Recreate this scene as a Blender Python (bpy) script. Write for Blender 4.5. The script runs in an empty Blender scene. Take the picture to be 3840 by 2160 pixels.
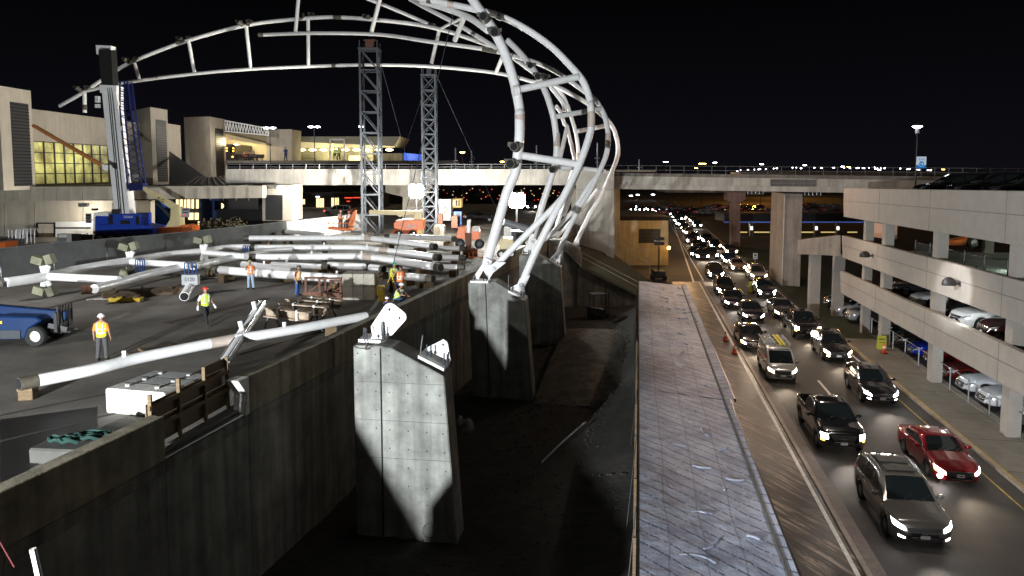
import bpy, bmesh, math, random
from mathutils import Vector as V, Matrix
from mathutils.bvhtree import BVHTree
random.seed(7)
R=math.radians
SC=bpy.context.scene
COL=SC.collection
# ------------------------------------------------------------ camera
H=12.8; F=2832.0; CU,CV=1920.0,879.5; PITCH=math.atan(238.5/F)
cam=bpy.data.objects.new('camera',bpy.data.cameras.new('camera')); COL.objects.link(cam)
cam.location=(0,0,H); cam.rotation_euler=(math.pi/2-PITCH,0,0)
cam.data.sensor_width=36; cam.data.lens=36*F/3840
cam.data.shift_y=-(1080-CV)/3840; cam.data.clip_end=5000; cam.data.clip_start=.1
SC.camera=cam
# ------------------------------------------------------------ night sky
wd=bpy.data.worlds.new('World'); SC.world=wd; wd.use_nodes=True
nt=wd.node_tree; bg=nt.nodes['Background']
tc=nt.nodes.new('ShaderNodeTexCoord'); sx=nt.nodes.new('ShaderNodeSeparateXYZ'); cr=nt.nodes.new('ShaderNodeValToRGB')
nt.links.new(tc.outputs['Generated'],sx.inputs[0]); nt.links.new(sx.outputs['Z'],cr.inputs[0]); nt.links.new(cr.outputs[0],bg.inputs[0])
cr.color_ramp.elements[0].position=0; cr.color_ramp.elements[0].color=(.0042,.0040,.0062,1)
cr.color_ramp.elements[1].position=.22; cr.color_ramp.elements[1].color=(.0010,.0009,.0012,1)
bg.inputs[1].default_value=1.0
SC.view_settings.view_transform='Standard'; SC.view_settings.look='None'; SC.view_settings.exposure=0
# ------------------------------------------------------------ light
def lamp(kind,name,loc,energy,color=(1,1,1),target=None,size=.5,cone=None,blend=.4):
    d=bpy.data.lights.new(name,kind); o=bpy.data.objects.new(name,d); COL.objects.link(o)
    o.location=loc; d.energy=energy; d.color=color
    if kind in('POINT','SPOT'): d.shadow_soft_size=size
    if kind=='SPOT': d.spot_size=R(cone or 90); d.spot_blend=blend
    if target is not None:
        o.rotation_euler=(V(target)-V(loc)).to_track_quat('-Z','Y').to_euler()
    return o
KEY=(-16.3,-5.0,9.25)
lamp('SPOT','key_or_fill_light',KEY,98000,(.93,.97,1),target=(-8,50,15),size=.22,cone=122,blend=.5)
def _fl(u,v,Y,e,c,dy=-.6):
    x=(u-CU)/F; z=-(v-CV)/F; cc,ss=math.cos(PITCH),math.sin(PITCH); ry=cc+z*ss; rz=-ss+z*cc; k=Y/ry
    return lamp('POINT','flood_or_fill_light',(x*k,Y+dy,H+rz*k),e,c,size=.5)
_fl(1562,717,80,5000,(1,.99,.90),-1); _fl(1938,752,74,3200,(1,1,.93),-1)
lamp('SPOT','flood_or_fill_light',(-7,79,8.5),12500,(1,.95,.85),target=(-7,88,13),size=.5,cone=140,blend=.8)  # extra spot added between the towers to brighten the bridge girder
lamp('POINT','dock_light',(-46.0,81.0,8.6),420,(1,.93,.82),size=.3)
lamp('SPOT','flood_or_fill_light',(-9.6,78,10.6),46000,(1,.94,.84),target=(-48,97,14.5),size=.5,cone=84,blend=.5)
lamp('POINT','sodium_wall_lamp',(21.5,96,5.6),520,(1,.56,.20),size=.3)
lamp('POINT','sodium_wall_lamp',(17.5,94,7.0),340,(1,.56,.20),size=.3)
for x,y,e in((95,300,15000),(130,360,18000),(150,290,10000)): lamp('POINT','sodium_lot_lamp',(x,y,14),e,(1,.42,.06),size=1)
def _rd(t,s,z):
    a=math.radians(9.55); return (t*math.cos(a)+s*math.sin(a),-t*math.sin(a)+s*math.cos(a),z)
for _s,_e,_c in((14,2900,(.92,.94,1)),(28,3100,(1,.88,.80)),(44,3300,(1,.82,.68)),(60,3000,(1,.76,.60))):
    lamp('SPOT','street_light',_rd(10.2,_s,15),_e,_c,target=_rd(10.6,_s+.5,0),size=.2,cone=96,blend=.35)
lamp('POINT','street_light',(19.5,66,14),2600,(1,.68,.50),size=.4)
lamp('POINT','garage_deck_light',(44,50,10.2),1500,(.86,1,.78),size=.4)
lamp('POINT','garage_level_light',(24,40,5.0),60,(.9,1,.9),size=.2)
lamp('POINT','upper_forecourt_light',(-50,138,18),4200,(1,.84,.5),size=.4)
lamp('POINT','garage_lot_light',(40,30,8.6),500,(.9,1,.9),size=.3)

lamp('SPOT','suv_fill_spot',_rd(9,38,9.5),6500,(.95,.98,1),target=_rd(20.5,47,4.9),size=.2,cone=24,blend=.6)  # narrow spot added above the road to brighten the white SUV
for _s in(36,50): lamp('POINT','garage_ceiling_light',_rd(22.5,_s,8.3-.02*_s),120,(.85,1,.88),size=.3)
for _s in(36,41,46,52): lamp('POINT','garage_ceiling_light',_rd(18.4,_s,2.9),60,(.85,.95,1),size=.3)
lamp('SPOT','key_or_fill_light',(KEY[0]-.05,KEY[1]-.4,KEY[2]+.02),26000,(.95,.98,1),target=(-15,62,7.5),size=.22,cone=52,blend=.7)  # extra beam added beside the key to brighten the pipe stack
for _x in(-36,-28,-20): lamp('POINT','pavilion_light',(_x,147.5,15.6),520,(1,.85,.5),size=.3)
lamp('SPOT','deck_fill_spot',(-42,8,27),64000,(.97,.98,1),target=(-15,63,6),size=.6,cone=38,blend=.6)  # unseen high spot added to even out light on the pipe stack
lamp('SPOT','deck_fill_spot',(-42,7,27),20000,(1,.97,.93),target=(-21,36,5.6),size=.6,cone=46,blend=.8)  # unseen high spot added to brighten the near deck
lamp('POINT','street_light',(-43,121,19),3800,(1,.93,.84),size=.4)
gl=lamp('SUN','added_fill_sun',(0,0,80),.07,(1,.93,.86),target=(5,12,0)); gl.data.angle=R(150)  # weak wide sun added as fill to lift the shadows
lamp('POINT','street_light',_rd(6.5,108,9),1500,(1,.58,.28),size=.4); lamp('POINT','street_light',_rd(8,150,10),2000,(1,.56,.26),size=.4)

# ------------------------------------------------------------ pixel -> world (photo 3840x2160)
def ray(u,v):
    x=(u-CU)/F; z=-(v-CV)/F; c,s=math.cos(PITCH),math.sin(PITCH)
    return V((x,c+z*s,-s+z*c))
def P(p,Y): r=ray(*p); k=Y/r.y; return V((r.x*k,Y,H+r.z*k))
def G(p,z=0.): r=ray(*p); k=(z-H)/r.z; return V((r.x*k,r.y*k,z))
def onV(p,a,b):
    n=V((b.y-a.y,-(b.x-a.x),0)); r=ray(*p); o=V((0,0,H)); k=(a-o).dot(n)/r.dot(n); return o+r*k
_r=ray(2396,641); DR=V((_r.x,_r.y,0)).normalized(); ER=V((DR.y,-DR.x,0)); YAW=math.atan2(DR.y,DR.x)
def RD(t,s,z=0.): return ER*t+DR*s+V((0,0,z))
def toRD(p): return p.dot(ER),p.dot(DR)
def onT(p,t):
    return onV(p,RD(t,0),RD(t,10))
ZM={'A':(1600,0,3.22),'B':(1700,400,3.22),'C':(1700,750,3.22),'D':(1200,700,3.22),'E':(700,700,3.22),'F':(0,650,3.22),
'G':(2300,600,2.862),'H':(3100,600,3.481),'I':(3100,950,3.481),'J':(3200,1250,4.025),'K':(2480,950,4.025),'L':(1250,1120,3.22),
'1':(0,0,2.0125),'2':(1280,0,2.0125),'3':(2560,400,2.0125),'4':(0,640,2.0125),'5':(1280,640,2.0125),'6':(2560,1000,2.0125),
'7':(0,1340,1.7672),'8':(1280,1340,1.7672),'9':(2560,1440,2.0125),'0':(0,0,.67083)}
def q(k,x,y): a=ZM[k]; return (a[0]+x/a[2],a[1]+y/a[2])
# ------------------------------------------------------------ tags
def tag(o,label=None,cat=None,group=None,kind=None):
    if label: o['label']=label
    if cat: o['category']=cat
    if group: o['group']=group
    if kind: o['kind']=kind
    return o
def empty(name,loc=(0,0,0),rz=0,label=None,cat=None,group=None):
    o=bpy.data.objects.new(name,None); COL.objects.link(o); o.location=loc; o.rotation_euler=(0,0,rz)
    o.empty_display_size=.2
    return tag(o,label,cat,group)
def copy_tree(o,parent=None):
    c=o.copy(); COL.objects.link(c)
    if parent: c.parent=parent
    for ch in list(o.children): copy_tree(ch,c)
    return c
# ------------------------------------------------------------ materials
MATS={}
def mat(name,col,rough=.6,metal=0.,var=.0,vs=2.,bump=0.,bs=8.,emit=None,es=1.,coat=0.,spec=None,streak=0.,objcol=False,stretch=None,col2=None,thr=None,alpha=None):
    if name in MATS: return MATS[name]
    m=bpy.data.materials.new(name); m.use_nodes=True; n=m.node_tree.nodes; l=m.node_tree.links
    b=n['Principled BSDF']; b.inputs['Base Color'].default_value=(*col,1); b.inputs['Roughness'].default_value=rough
    b.inputs['Metallic'].default_value=metal
    if coat: b.inputs['Coat Weight'].default_value=coat; b.inputs['Coat Roughness'].default_value=.05
    if spec is not None: b.inputs['Specular IOR Level'].default_value=spec
    if alpha: b.inputs['Alpha'].default_value=alpha
    src=None
    if objcol:
        oi=n.new('ShaderNodeObjectInfo'); src=oi.outputs['Color']; l.new(src,b.inputs['Base Color'])
    tx=n.new('ShaderNodeTexCoord')
    if var or col2:
        mp=n.new('ShaderNodeMapping'); l.new(tx.outputs['Object'],mp.inputs[0])
        if stretch: mp.inputs['Scale'].default_value=stretch
        no=n.new('ShaderNodeTexNoise'); no.inputs['Scale'].default_value=vs; no.inputs['Detail'].default_value=7; no.inputs['Roughness'].default_value=.62
        l.new(mp.outputs[0],no.inputs[0])
        rp=n.new('ShaderNodeValToRGB'); l.new(no.outputs[0],rp.inputs[0])
        a,c=thr or (.3,.72)
        rp.color_ramp.elements[0].position=a; rp.color_ramp.elements[1].position=c
        if col2: rp.color_ramp.elements[0].color=(*col2,1)
        else: rp.color_ramp.elements[0].color=(*[x*(1-var) for x in col],1)
        rp.color_ramp.elements[1].color=(*[min(1,x*(1+var*.5)) for x in col],1)
        out=rp.outputs[0]
        if streak:
            m2=n.new('ShaderNodeMapping'); l.new(tx.outputs['Object'],m2.inputs[0]); m2.inputs['Scale'].default_value=(1,1,.06)
            n2=n.new('ShaderNodeTexNoise'); n2.inputs['Scale'].default_value=2.3; n2.inputs['Detail'].default_value=5; l.new(m2.outputs[0],n2.inputs[0])
            r2=n.new('ShaderNodeValToRGB'); l.new(n2.outputs[0],r2.inputs[0]); r2.color_ramp.elements[0].position=.36; r2.color_ramp.elements[1].position=.62
            r2.color_ramp.elements[0].color=(1-streak,)*3+(1,); r2.color_ramp.elements[1].color=(1,1,1,1)
            mx=n.new('ShaderNodeMix'); mx.data_type='RGBA'; mx.blend_type='MULTIPLY'; mx.inputs[0].default_value=1
            l.new(out,mx.inputs[6]); l.new(r2.outputs[0],mx.inputs[7]); out=mx.outputs[2]
        l.new(out,b.inputs['Base Color'])
        if emit: l.new(out,b.inputs['Emission Color'])
    if bump:
        nb=n.new('ShaderNodeTexNoise'); nb.inputs['Scale'].default_value=bs; nb.inputs['Detail'].default_value=6; l.new(tx.outputs['Object'],nb.inputs[0])
        bp=n.new('ShaderNodeBump'); bp.inputs['Strength'].default_value=bump; bp.inputs['Distance'].default_value=.05; l.new(nb.outputs[0],bp.inputs['Height']); l.new(bp.outputs[0],b.inputs['Normal'])
    if emit:
        
        if not (var or col2): b.inputs['Emission Color'].default_value=(*emit,1)
        b.inputs['Emission Strength'].default_value=es
    MATS[name]=m; return m
# ------------------------------------------------------------ mesh builder
def frame(d):
    d=V(d).normalized(); a=V((0,0,1)) if abs(d.z)<.95 else V((1,0,0)); x=d.cross(a).normalized(); return x,d.cross(x).normalized()
class MB:
    def __init__(s): s.v=[]; s.f=[]; s.m=[]
    def add(s,vs,fs,mi=0):
        b=len(s.v); s.v+=[tuple(v) for v in vs]; s.f+=[tuple(b+i for i in f) for f in fs]; s.m+=[mi]*len(fs); return s
    def box(s,c,d,rz=0,mi=0,ax=None):
        c=V(c); hx,hy,hz=d[0]/2,d[1]/2,d[2]/2
        M=Matrix.Rotation(rz,3,'Z') if ax is None else ax
        vs=[c+M@V((x*hx,y*hy,z*hz)) for z in(-1,1) for x,y in((-1,-1),(1,-1),(1,1),(-1,1))]
        return s.add(vs,[(0,3,2,1),(4,5,6,7),(0,1,5,4),(1,2,6,5),(2,3,7,6),(3,0,4,7)],mi)
    def beam(s,a,b,w,h,mi=0,up=(0,0,1)):
        a,b=V(a),V(b); d=b-a; y=d.normalized(); x=y.cross(V(up)); x=x.normalized() if x.length>1e-4 else V((1,0,0)); z=x.cross(y)
        return s.box((a+b)/2,(w,d.length,h),mi=mi,ax=Matrix((x,y,z)).transposed())
    def prism(s,pts,ex,mi=0):
        ex=V(ex); n=len(pts); vs=[V(p) for p in pts]+[V(p)+ex for p in pts]
        return s.add(vs,[tuple(range(n)),tuple(range(2*n-1,n-1,-1))]+[(i,i+n,(i+1)%n+n,(i+1)%n) for i in range(n)],mi)
    def poly(s,pts,mi=0): return s.add(pts,[tuple(range(len(pts)))],mi)
    def tube(s,pts,r,n=14,mi=0,caps=True,sub=0):
        pts=[V(p) for p in pts]
        if sub and len(pts)>2:
            o=[]; e=[pts[0]*2-pts[1]]+pts+[pts[-1]*2-pts[-2]]
            for i in range(1,len(e)-2):
                for k in range(sub):
                    t=k/sub; a,b,c,d=e[i-1],e[i],e[i+1],e[i+2]
                    o.append(.5*((2*b)+(c-a)*t+(2*a-5*b+4*c-d)*t*t+(3*b-a-3*c+d)*t**3))
            pts=o+[e[-2]]
        rr=r if isinstance(r,(list,tuple)) else [r]*len(pts)
        if len(rr)!=len(pts): rr=[rr[0]+(rr[-1]-rr[0])*i/(len(pts)-1) for i in range(len(pts))]
        vs=[]; x=None
        for i,p in enumerate(pts):
            d=(pts[min(i+1,len(pts)-1)]-pts[max(i-1,0)]).normalized()
            if x is None: x,_=frame(d)
            x=(x-d*x.dot(d)).normalized(); y=d.cross(x)
            for k in range(n):
                a=2*math.pi*k/n; vs.append(p+(x*math.cos(a)+y*math.sin(a))*rr[i])
        fs=[(i*n+k,i*n+(k+1)%n,(i+1)*n+(k+1)%n,(i+1)*n+k) for i in range(len(pts)-1) for k in range(n)]
        if caps: fs+=[tuple(range(n-1,-1,-1)),tuple(range((len(pts)-1)*n,len(pts)*n))]
        return s.add(vs,fs,mi)
    def cyl(s,a,b,r,r2=None,n=14,mi=0): return s.tube([a,b],[r,r if r2 is None else r2],n,mi)
    def lathe(s,prof,c=(0,0,0),axis=(0,0,1),n=20,mi=0,closed=False):
        c=V(c); ax=V(axis).normalized(); x,y=frame(ax); m=len(prof)
        vs=[c+ax*h+(x*math.cos(2*math.pi*k/n)+y*math.sin(2*math.pi*k/n))*r for r,h in prof for k in range(n)]
        fs=[(i*n+k,i*n+(k+1)%n,(i+1)*n+(k+1)%n,(i+1)*n+k) for i in range(m-1) for k in range(n)]
        if closed: fs+=[((m-1)*n+k,(m-1)*n+(k+1)%n,(k+1)%n,k) for k in range(n)]
        return s.add(vs,fs,mi)
    def ell(s,c,r,n=12,m=8,mi=0,rot=None,cut=None):
        vs=[];fs=[];c=V(c); lo=-math.pi/2 if cut is None else cut
        for i in range(m+1):
            t=lo+(math.pi/2-lo)*i/m
            for k in range(n):
                a=2*math.pi*k/n; p=V((r[0]*math.cos(t)*math.cos(a),r[1]*math.cos(t)*math.sin(a),r[2]*math.sin(t)))
                vs.append(c+(rot@p if rot else p))
        fs=[(i*n+k,i*n+(k+1)%n,(i+1)*n+(k+1)%n,(i+1)*n+k) for i in range(m) for k in range(n)]
        return s.add(vs,fs,mi)
    def build(s,name,m,parent=None,smooth=False,loc=None,weld=False,bevel=0,shift=None):
        me=bpy.data.meshes.new(name)
        if shift is not None: s.v=[tuple(V(v)-V(shift)) for v in s.v]
        me.from_pydata(s.v,[],s.f)
        ms=m if isinstance(m,(list,tuple)) else [m]
        for x in ms: me.materials.append(x)
        if len(ms)>1: me.polygons.foreach_set('material_index',s.m)
        b=bmesh.new(); b.from_mesh(me)
        if weld: bmesh.ops.remove_doubles(b,verts=b.verts,dist=1e-4)
        bmesh.ops.recalc_face_normals(b,faces=b.faces); b.to_mesh(me); b.free()
        if smooth:
            me.polygons.foreach_set('use_smooth',[True]*len(me.polygons))
            try: me.set_sharp_from_angle(angle=R(40))
            except Exception: pass
        me.update()
        o=bpy.data.objects.new(name,me); COL.objects.link(o)
        if parent: o.parent=parent
        if loc is not None: o.location=loc
        if bevel:
            bm=o.modifiers.new('b','BEVEL'); bm.width=bevel; bm.segments=1; bm.limit_method='ANGLE'
        return o
def text(name,s,size,m,M,parent=None,depth=.004,align='CENTER'):
    c=bpy.data.curves.new(name,'FONT'); c.body=s; c.size=size; c.extrude=depth; c.align_x=align; c.align_y='CENTER'
    o=bpy.data.objects.new(name,c); me=bpy.data.meshes.new_from_object(o); bpy.data.objects.remove(o)
    me.materials.append(m); o=bpy.data.objects.new(name,me); COL.objects.link(o)
    if parent: o.parent=parent
    o.matrix_local=M; return o
def facing(loc,right,up=(0,0,1)):
    x=V(right).normalized(); y=V(up); y=(y-x*y.dot(x)).normalized(); z=x.cross(y)
    M=Matrix((x,y,z)).transposed().to_4x4(); M.translation=V(loc); return M

# ------------------------------------------------------------ vehicles (local +X forward)
M_paint=mat('car_paint',(.1,.1,.1),.2,.25,coat=1.,objcol=True)
M_glass=mat('car_glass',(.006,.009,.01),.04,0,spec=.9,coat=.6)
M_tyre=mat('tyre_rubber',(.012,.012,.012),.8)
M_rim=mat('alloy_rim',(.45,.45,.47),.28,.9)
M_chrome=mat('chrome_trim',(.7,.7,.72),.14,1.)
M_plast=mat('black_plastic',(.012,.012,.013),.5)
M_lampw=mat('headlight_white',(.9,.9,.9),.2,emit=(.92,.96,1),es=40)
M_lampy=mat('headlight_warm',(.9,.85,.7),.2,emit=(1,.84,.58),es=34)
M_lampoff=mat('headlight_glass',(.5,.52,.55),.08,.6,coat=1)
M_amber=mat('amber_lamp',(.8,.3,.02),.3,emit=(1,.42,.05),es=14)
M_red=mat('tail_lamp',(.4,.01,.01),.2,emit=(1,.03,.02),es=1.2)
M_plate=mat('number_plate',(.6,.6,.62),.4)
def lerp(tab,x):
    if x<=tab[0][0]: return tab[0][1]
    for (a,b),(c,d) in zip(tab,tab[1:]):
        if x<=c: return b+(d-b)*(x-a)/(c-a)
    return tab[-1][1]
# L,W, wheelbase, front axle x, wheel r, shoulder profile (x,z), cabin: rear base,rear top,front top,cowl, roof z, belt z
KIND={
'suv':dict(L=5.1,W=2.0,ax=(-1.52,1.5),wr=.38,gc=.28,top=[(-2.5,.95),(-2.4,1.12),(.8,1.14),(1.0,1.15),(1.9,1.05),(2.3,.92),(2.5,.72)],cab=(-2.48,-2.1,.25,1.18),roof=[(-2.48,1.2),(-2.3,1.62),(-1.6,1.78),(-.4,1.8),(.3,1.72),(1.18,1.13)],rail=1),
'crossover':dict(L=4.65,W=1.86,ax=(-1.36,1.32),wr=.35,gc=.27,top=[(-2.3,.9),(-2.2,1.06),(.7,1.08),(.9,1.07),(1.7,.96),(2.1,.84),(2.3,.66)],cab=(-2.25,-1.8,.2,1.08),roof=[(-2.25,1.1),(-1.95,1.45),(-1.3,1.62),(-.4,1.66),(.25,1.58),(1.08,1.04)],rail=1),
'sedan':dict(L=4.8,W=1.84,ax=(-1.42,1.35),wr=.33,gc=.24,top=[(-2.4,.78),(-2.3,.98),(-1.6,1.0),(.7,.98),(.9,.96),(1.8,.85),(2.2,.72),(2.4,.55)],cab=(-1.95,-1.15,.15,1.0),roof=[(-1.95,.99),(-1.1,1.38),(-.5,1.45),(.1,1.42),(1.0,.93)],rail=0),
'pickup':dict(L=5.7,W=2.02,ax=(-1.75,1.85),wr=.41,gc=.36,top=[(-2.84,1.2),(-.9,1.22),(.9,1.2),(1.2,1.2),(2.3,1.14),(2.7,1.05),(2.84,.85)],cab=(-.95,-.8,.65,1.35),roof=[(-.95,1.22),(-.8,1.78),(-.2,1.86),(.6,1.82),(1.35,1.18)],rail=0,bed=1),
'van':dict(L=4.73,W=1.75,ax=(-1.5,1.42),wr=.33,gc=.26,top=[(-2.35,1.05),(.9,1.06),(1.3,1.1),(1.9,.95),(2.2,.82),(2.35,.6)],cab=(-2.34,-2.25,.75,1.72),roof=[(-2.34,1.08),(-2.28,1.8),(-1.6,1.87),(.3,1.87),(.8,1.8),(1.72,1.04)],rail=0,panel=1),
'minivan':dict(L=4.9,W=1.95,ax=(-1.5,1.5),wr=.34,gc=.26,top=[(-2.4,.95),(.9,1.05),(1.2,1.08),(1.9,.98),(2.25,.84),(2.42,.62)],cab=(-2.4,-2.15,.5,1.5),roof=[(-2.4,1.0),(-2.2,1.6),(-1.5,1.74),(-.2,1.76),(.6,1.68),(1.5,1.03)],rail=0),
}
def make_car(kind,lights='on',hl='swept',detail=1,fog=False):
    K=KIND[kind]; L,W=K['L'],K['W']; hw=W/2; ax=K['ax']; wr=K['wr']; gc=K['gc']; xf=max(L/2,K['top'][-1][0]); xr=-L/2
    root=empty({'van':'work_van','pickup':'pickup_truck','minivan':'minivan','suv':'parked_car' if lights=='off' else 'car','crossover':'car','sedan':'car'}[kind] if lights=='on' or kind in('van','pickup','minivan') else 'parked_car')
    step=.07 if detail else .16
    xs=[xr+ (xf-xr)*i/int((xf-xr)/step) for i in range(int((xf-xr)/step)+1)]
    xs=[xr,xr+.02,xr+.06,xr+.12]+[x for x in xs if xr+.15<x<xf-.22]+[xf-.2,xf-.12,xf-.06,xf-.02,xf]
    rows=[]
    for x in xs:
        df=xf-x; db=x-xr
        w=hw*(1-.34*max(0,1-df/.75)**2.6-.16*max(0,1-db/.5)**2.5)
        w*=1-.02*math.cos((x)/L*6)
        zt=lerp(K['top'],x); zb=gc+.12*max(0,1-df/.25)+.12*max(0,1-db/.25)
        if df<.25: zt-=.10*(1-df/.25)**2
        for a in ax:
            d=abs(x-a); ra=wr+.07
            if d<ra: zb=max(zb,wr+math.sqrt(ra*ra-d*d)*.98)
        zb=min(zb,zt-.18)
        hh=zt-zb; bed=K.get('bed') and x<K['cab'][0]-.02
        cr=.0 if bed else .05
        row=[(w*.93,zb),(w*.985,zb+hh*.18),(w,zb+hh*.5),(w*.985,zb+hh*.78),(w*.955,zt-.035),(w*.90,zt)]
        if bed and x>xr+.06: row+=[(w*.86,zt),(w*.84,.75),(0,.75)]
        else: row+=[(w*.75,zt+cr*.4),(w*.45,zt+cr*.85),(0,zt+cr)]
        rows.append([(x,y,z) for y,z in row])
    b=MB(); n=len(rows[0])
    for sg in(1,-1):
        base=[(x,y*sg,z) for r in rows for x,y,z in r]
        b.add(base,[(i*n+k,(i+1)*n+k,(i+1)*n+k+1,i*n+k+1) for i in range(len(rows)-1) for k in range(n-1)])
    for r in(rows[0],rows[-1]):
        b.poly([(x,y,z) for x,y,z in r]+[(x,-y,z) for x,y,z in r[::-1][1:]])
    # greenhouse
    c0,c1,c2,c3=K['cab']; gx=[c0+(c3-c0)*i/24 for i in range(25)]; gr=[]
    for x in gx:
        zr=lerp(K['roof'],x); zb=lerp(K['top'],x)-.02; t=min(1,max(.0,(zr-zb)/(max(z for _,z in K['roof'])-zb)))
        wb=hw*.93; wt=hw*(.93-.19*t)
        if kind in('van',): wt=hw*(.93-.07*t)
        e=.06 if x>c0+.2 else .03
        gr.append([(x,wb,min(zb,zr-.01)),(x,wb-(wb-wt)*.85,zb+(zr-zb)*.86),(x,wt*.955,zr-.035*t),(x,wt*.82,zr-.008*t),(x,wt*.45,zr+.012*t),(x,0,zr+.018*t)])
    m=len(gr[0])
    for sg in(1,-1):
        b.add([(x,y*sg,z) for r in gr for x,y,z in r],[(i*m+k,(i+1)*m+k,(i+1)*m+k+1,i*m+k+1) for i in range(len(gr)-1) for k in range(m-1)])
    for r in(gr[0],gr[-1]):
        b.poly([(x,y,z) for x,y,z in r]+[(x,-y,z) for x,y,z in r[::-1][1:]])
    # dark floor & wheel wells inside
    body=b.build('body',M_paint,root,smooth=True,weld=True)
    bvh=BVHTree.FromPolygons([V(v) for v in b.v],b.f)
    def patch(name,cs,dirn,m,off=.008,par=None,nx=10,ny=5,mi=None):
        for quad in cs:
            mb=MB(); vs=[]
            for j in range(ny+1):
                for i in range(nx+1):
                    a,c=i/nx,j/ny
                    p=[(quad[0][k]*(1-a)+quad[1][k]*a)*(1-c)+(quad[3][k]*(1-a)+quad[2][k]*a)*c for k in(0,1)]
                    if dirn=='x': o=V((xf+2,p[0],p[1])); d=V((-1,0,0))
                    elif dirn=='-x': o=V((xr-2,p[0],p[1])); d=V((1,0,0))
                    elif dirn=='z': o=V((p[0],p[1],4)); d=V((0,0,-1))
                    elif dirn=='y': o=V((p[0],3,p[1])); d=V((0,-1,0))
                    else: o=V((p[0],-3,p[1])); d=V((0,1,0))
                    h=bvh.ray_cast(o,d)
                    vs.append((h[0] if h[0] is not None else o+d*(3-hw))-d*off)
            g=nx+1
            mb.add(vs,[(j*g+i,j*g+i+1,(j+1)*g+i+1,(j+1)*g+i) for j in range(ny) for i in range(nx)])
            o=mb.build(name,m,par or root,smooth=True)
        return o
    zr=max(z for _,z in K['roof']); belt=lerp(K['top'],0)
    wt=hw*.74
    if kind=='van': wt=hw*.84
    ws=patch('windshield',[[(c3-.06,-hw*.80),(c3-.06,hw*.80),(c2+.04,wt*.87),(c2+.04,-wt*.87)]],'z',M_glass,.012)
    # side windows
    fx=c3-.30; splits={'suv':[(-2.15,-1.35),(-1.25,-.35),(-.27,.85)],'crossover':[(-1.95,-1.25),(-1.17,-.3),(-.22,.8)],'sedan':[(-1.3,-.42),(-.34,.72)],'pickup':[(-.72,.0),(.08,1.02)],'van':[(.45,1.35)],'minivan':[(-2.0,-1.1),(-1.0,.05),(.15,1.15)]}[kind]
    for a,c in splits:
        ztA=lerp(K['roof'],a)-.1; ztC=lerp(K['roof'],c)-.1; z0=belt+.04
        hi=lambda x:max(z0+.05,min(zr-.12,lerp(K['roof'],x)-.09))
        for dn in('y','-y'):
            patch('side_window',[[(a,z0),(c,z0),(c,hi(c)),(a,hi(a))]],dn,M_glass,.010,nx=8,ny=4)
    if not K.get('bed') and kind!='van':
        patch('rear_window',[[(c0+.08,-hw*.7),(c0+.08,hw*.7),(c1+.0,wt*.8),(c1+.0,-wt*.8)]],'z',M_glass,.01)
    # front end
    ft=lerp(K['top'],xf-.35)
    while ft>.4:
        h=bvh.ray_cast(V((xf+2,0,ft-.13)),V((-1,0,0)))[0]
        h2=bvh.ray_cast(V((xf+2,hw*.56,ft-.12)),V((-1,0,0)))[0]
        if h is not None and h.x>xf-.12 and h2 is not None and h2.x>xf-.24: break
        ft-=.02
    fh=lerp(K['top'],xf-.45)
    while fh>.4:
        h=bvh.ray_cast(V((xf+2,hw*.62,fh-.17)),V((-1,0,0)))[0]
        if h is not None and h.x>xf-.45: break
        fh-=.02
    lm={'on':M_lampw,'warm':M_lampy,'off':M_lampoff}[lights]
    for sg in(1,-1):
        if hl=='swept': qd=[(sg*hw*.60,fh-.30),(sg*hw*.93,fh-.20),(sg*hw*.955,fh-.02),(sg*hw*.60,fh-.20)]
        elif hl=='box': qd=[(sg*hw*.66,fh-.34),(sg*hw*.93,fh-.34),(sg*hw*.94,fh-.12),(sg*hw*.66,fh-.12)]
        else: qd=[(sg*hw*.58,fh-.34),(sg*hw*.93,fh-.32),(sg*hw*.94,fh-.04),(sg*hw*.60,fh-.08)]
        patch('headlight',[qd],'x',lm,.012,nx=6,ny=4)
        if hl=='box' or lights=='warm':
            patch('turn_signal',[[(sg*hw*.80,fh-.46),(sg*hw*.93,fh-.46),(sg*hw*.94,fh-.36),(sg*hw*.80,fh-.36)]] if hl=='box' else [[(sg*hw*.91,fh-.24),(sg*hw*.955,fh-.2),(sg*hw*.96,fh-.1),(sg*hw*.92,fh-.12)]],'x',M_amber if lights!='off' else M_lampoff,.014,nx=3,ny=3)
        if fog: patch('fog_lamp',[[(sg*hw*.64,.45),(sg*hw*.82,.46),(sg*hw*.82,.52),(sg*hw*.64,.50)]],'x',lm,.014,nx=4,ny=2)
        patch('tail_lamp',[[(sg*hw*.72,belt-.25),(sg*hw*.94,belt-.25),(sg*hw*.92,belt-.02),(sg*hw*.76,belt-.04)]],'-x',M_red,.012,nx=4,ny=3)
    gw=hw*.56; patch('grille',[[(-gw*.7,ft-.42),(gw*.7,ft-.42),(gw,ft-.15),(-gw,ft-.15)]],'x',M_plast,.012,nx=8,ny=3)
    if detail:
        mb=MB()
        g=patch('chrome_bar',[[(-gw*.74,ft-.45),(gw*.74,ft-.45),(gw*.72,ft-.425),(-gw*.72,ft-.425)],[(-gw*1.02,ft-.155),(gw*1.02,ft-.155),(gw*1.02,ft-.135),(-gw*1.02,ft-.135)],[(-gw*.85,ft-.29),(gw*.85,ft-.29),(gw*.86,ft-.275),(-gw*.86,ft-.275)],[(-.07,ft-.32),(.07,ft-.32),(.09,ft-.26),(-.09,ft-.26)]],'x',M_chrome,.02,nx=8,ny=1)
        patch('lower_intake',[[(-hw*.55,gc+.16),(hw*.55,gc+.16),(hw*.6,gc+.27),(-hw*.6,gc+.27)]],'x',M_plast,.012,nx=8,ny=2)
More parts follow.
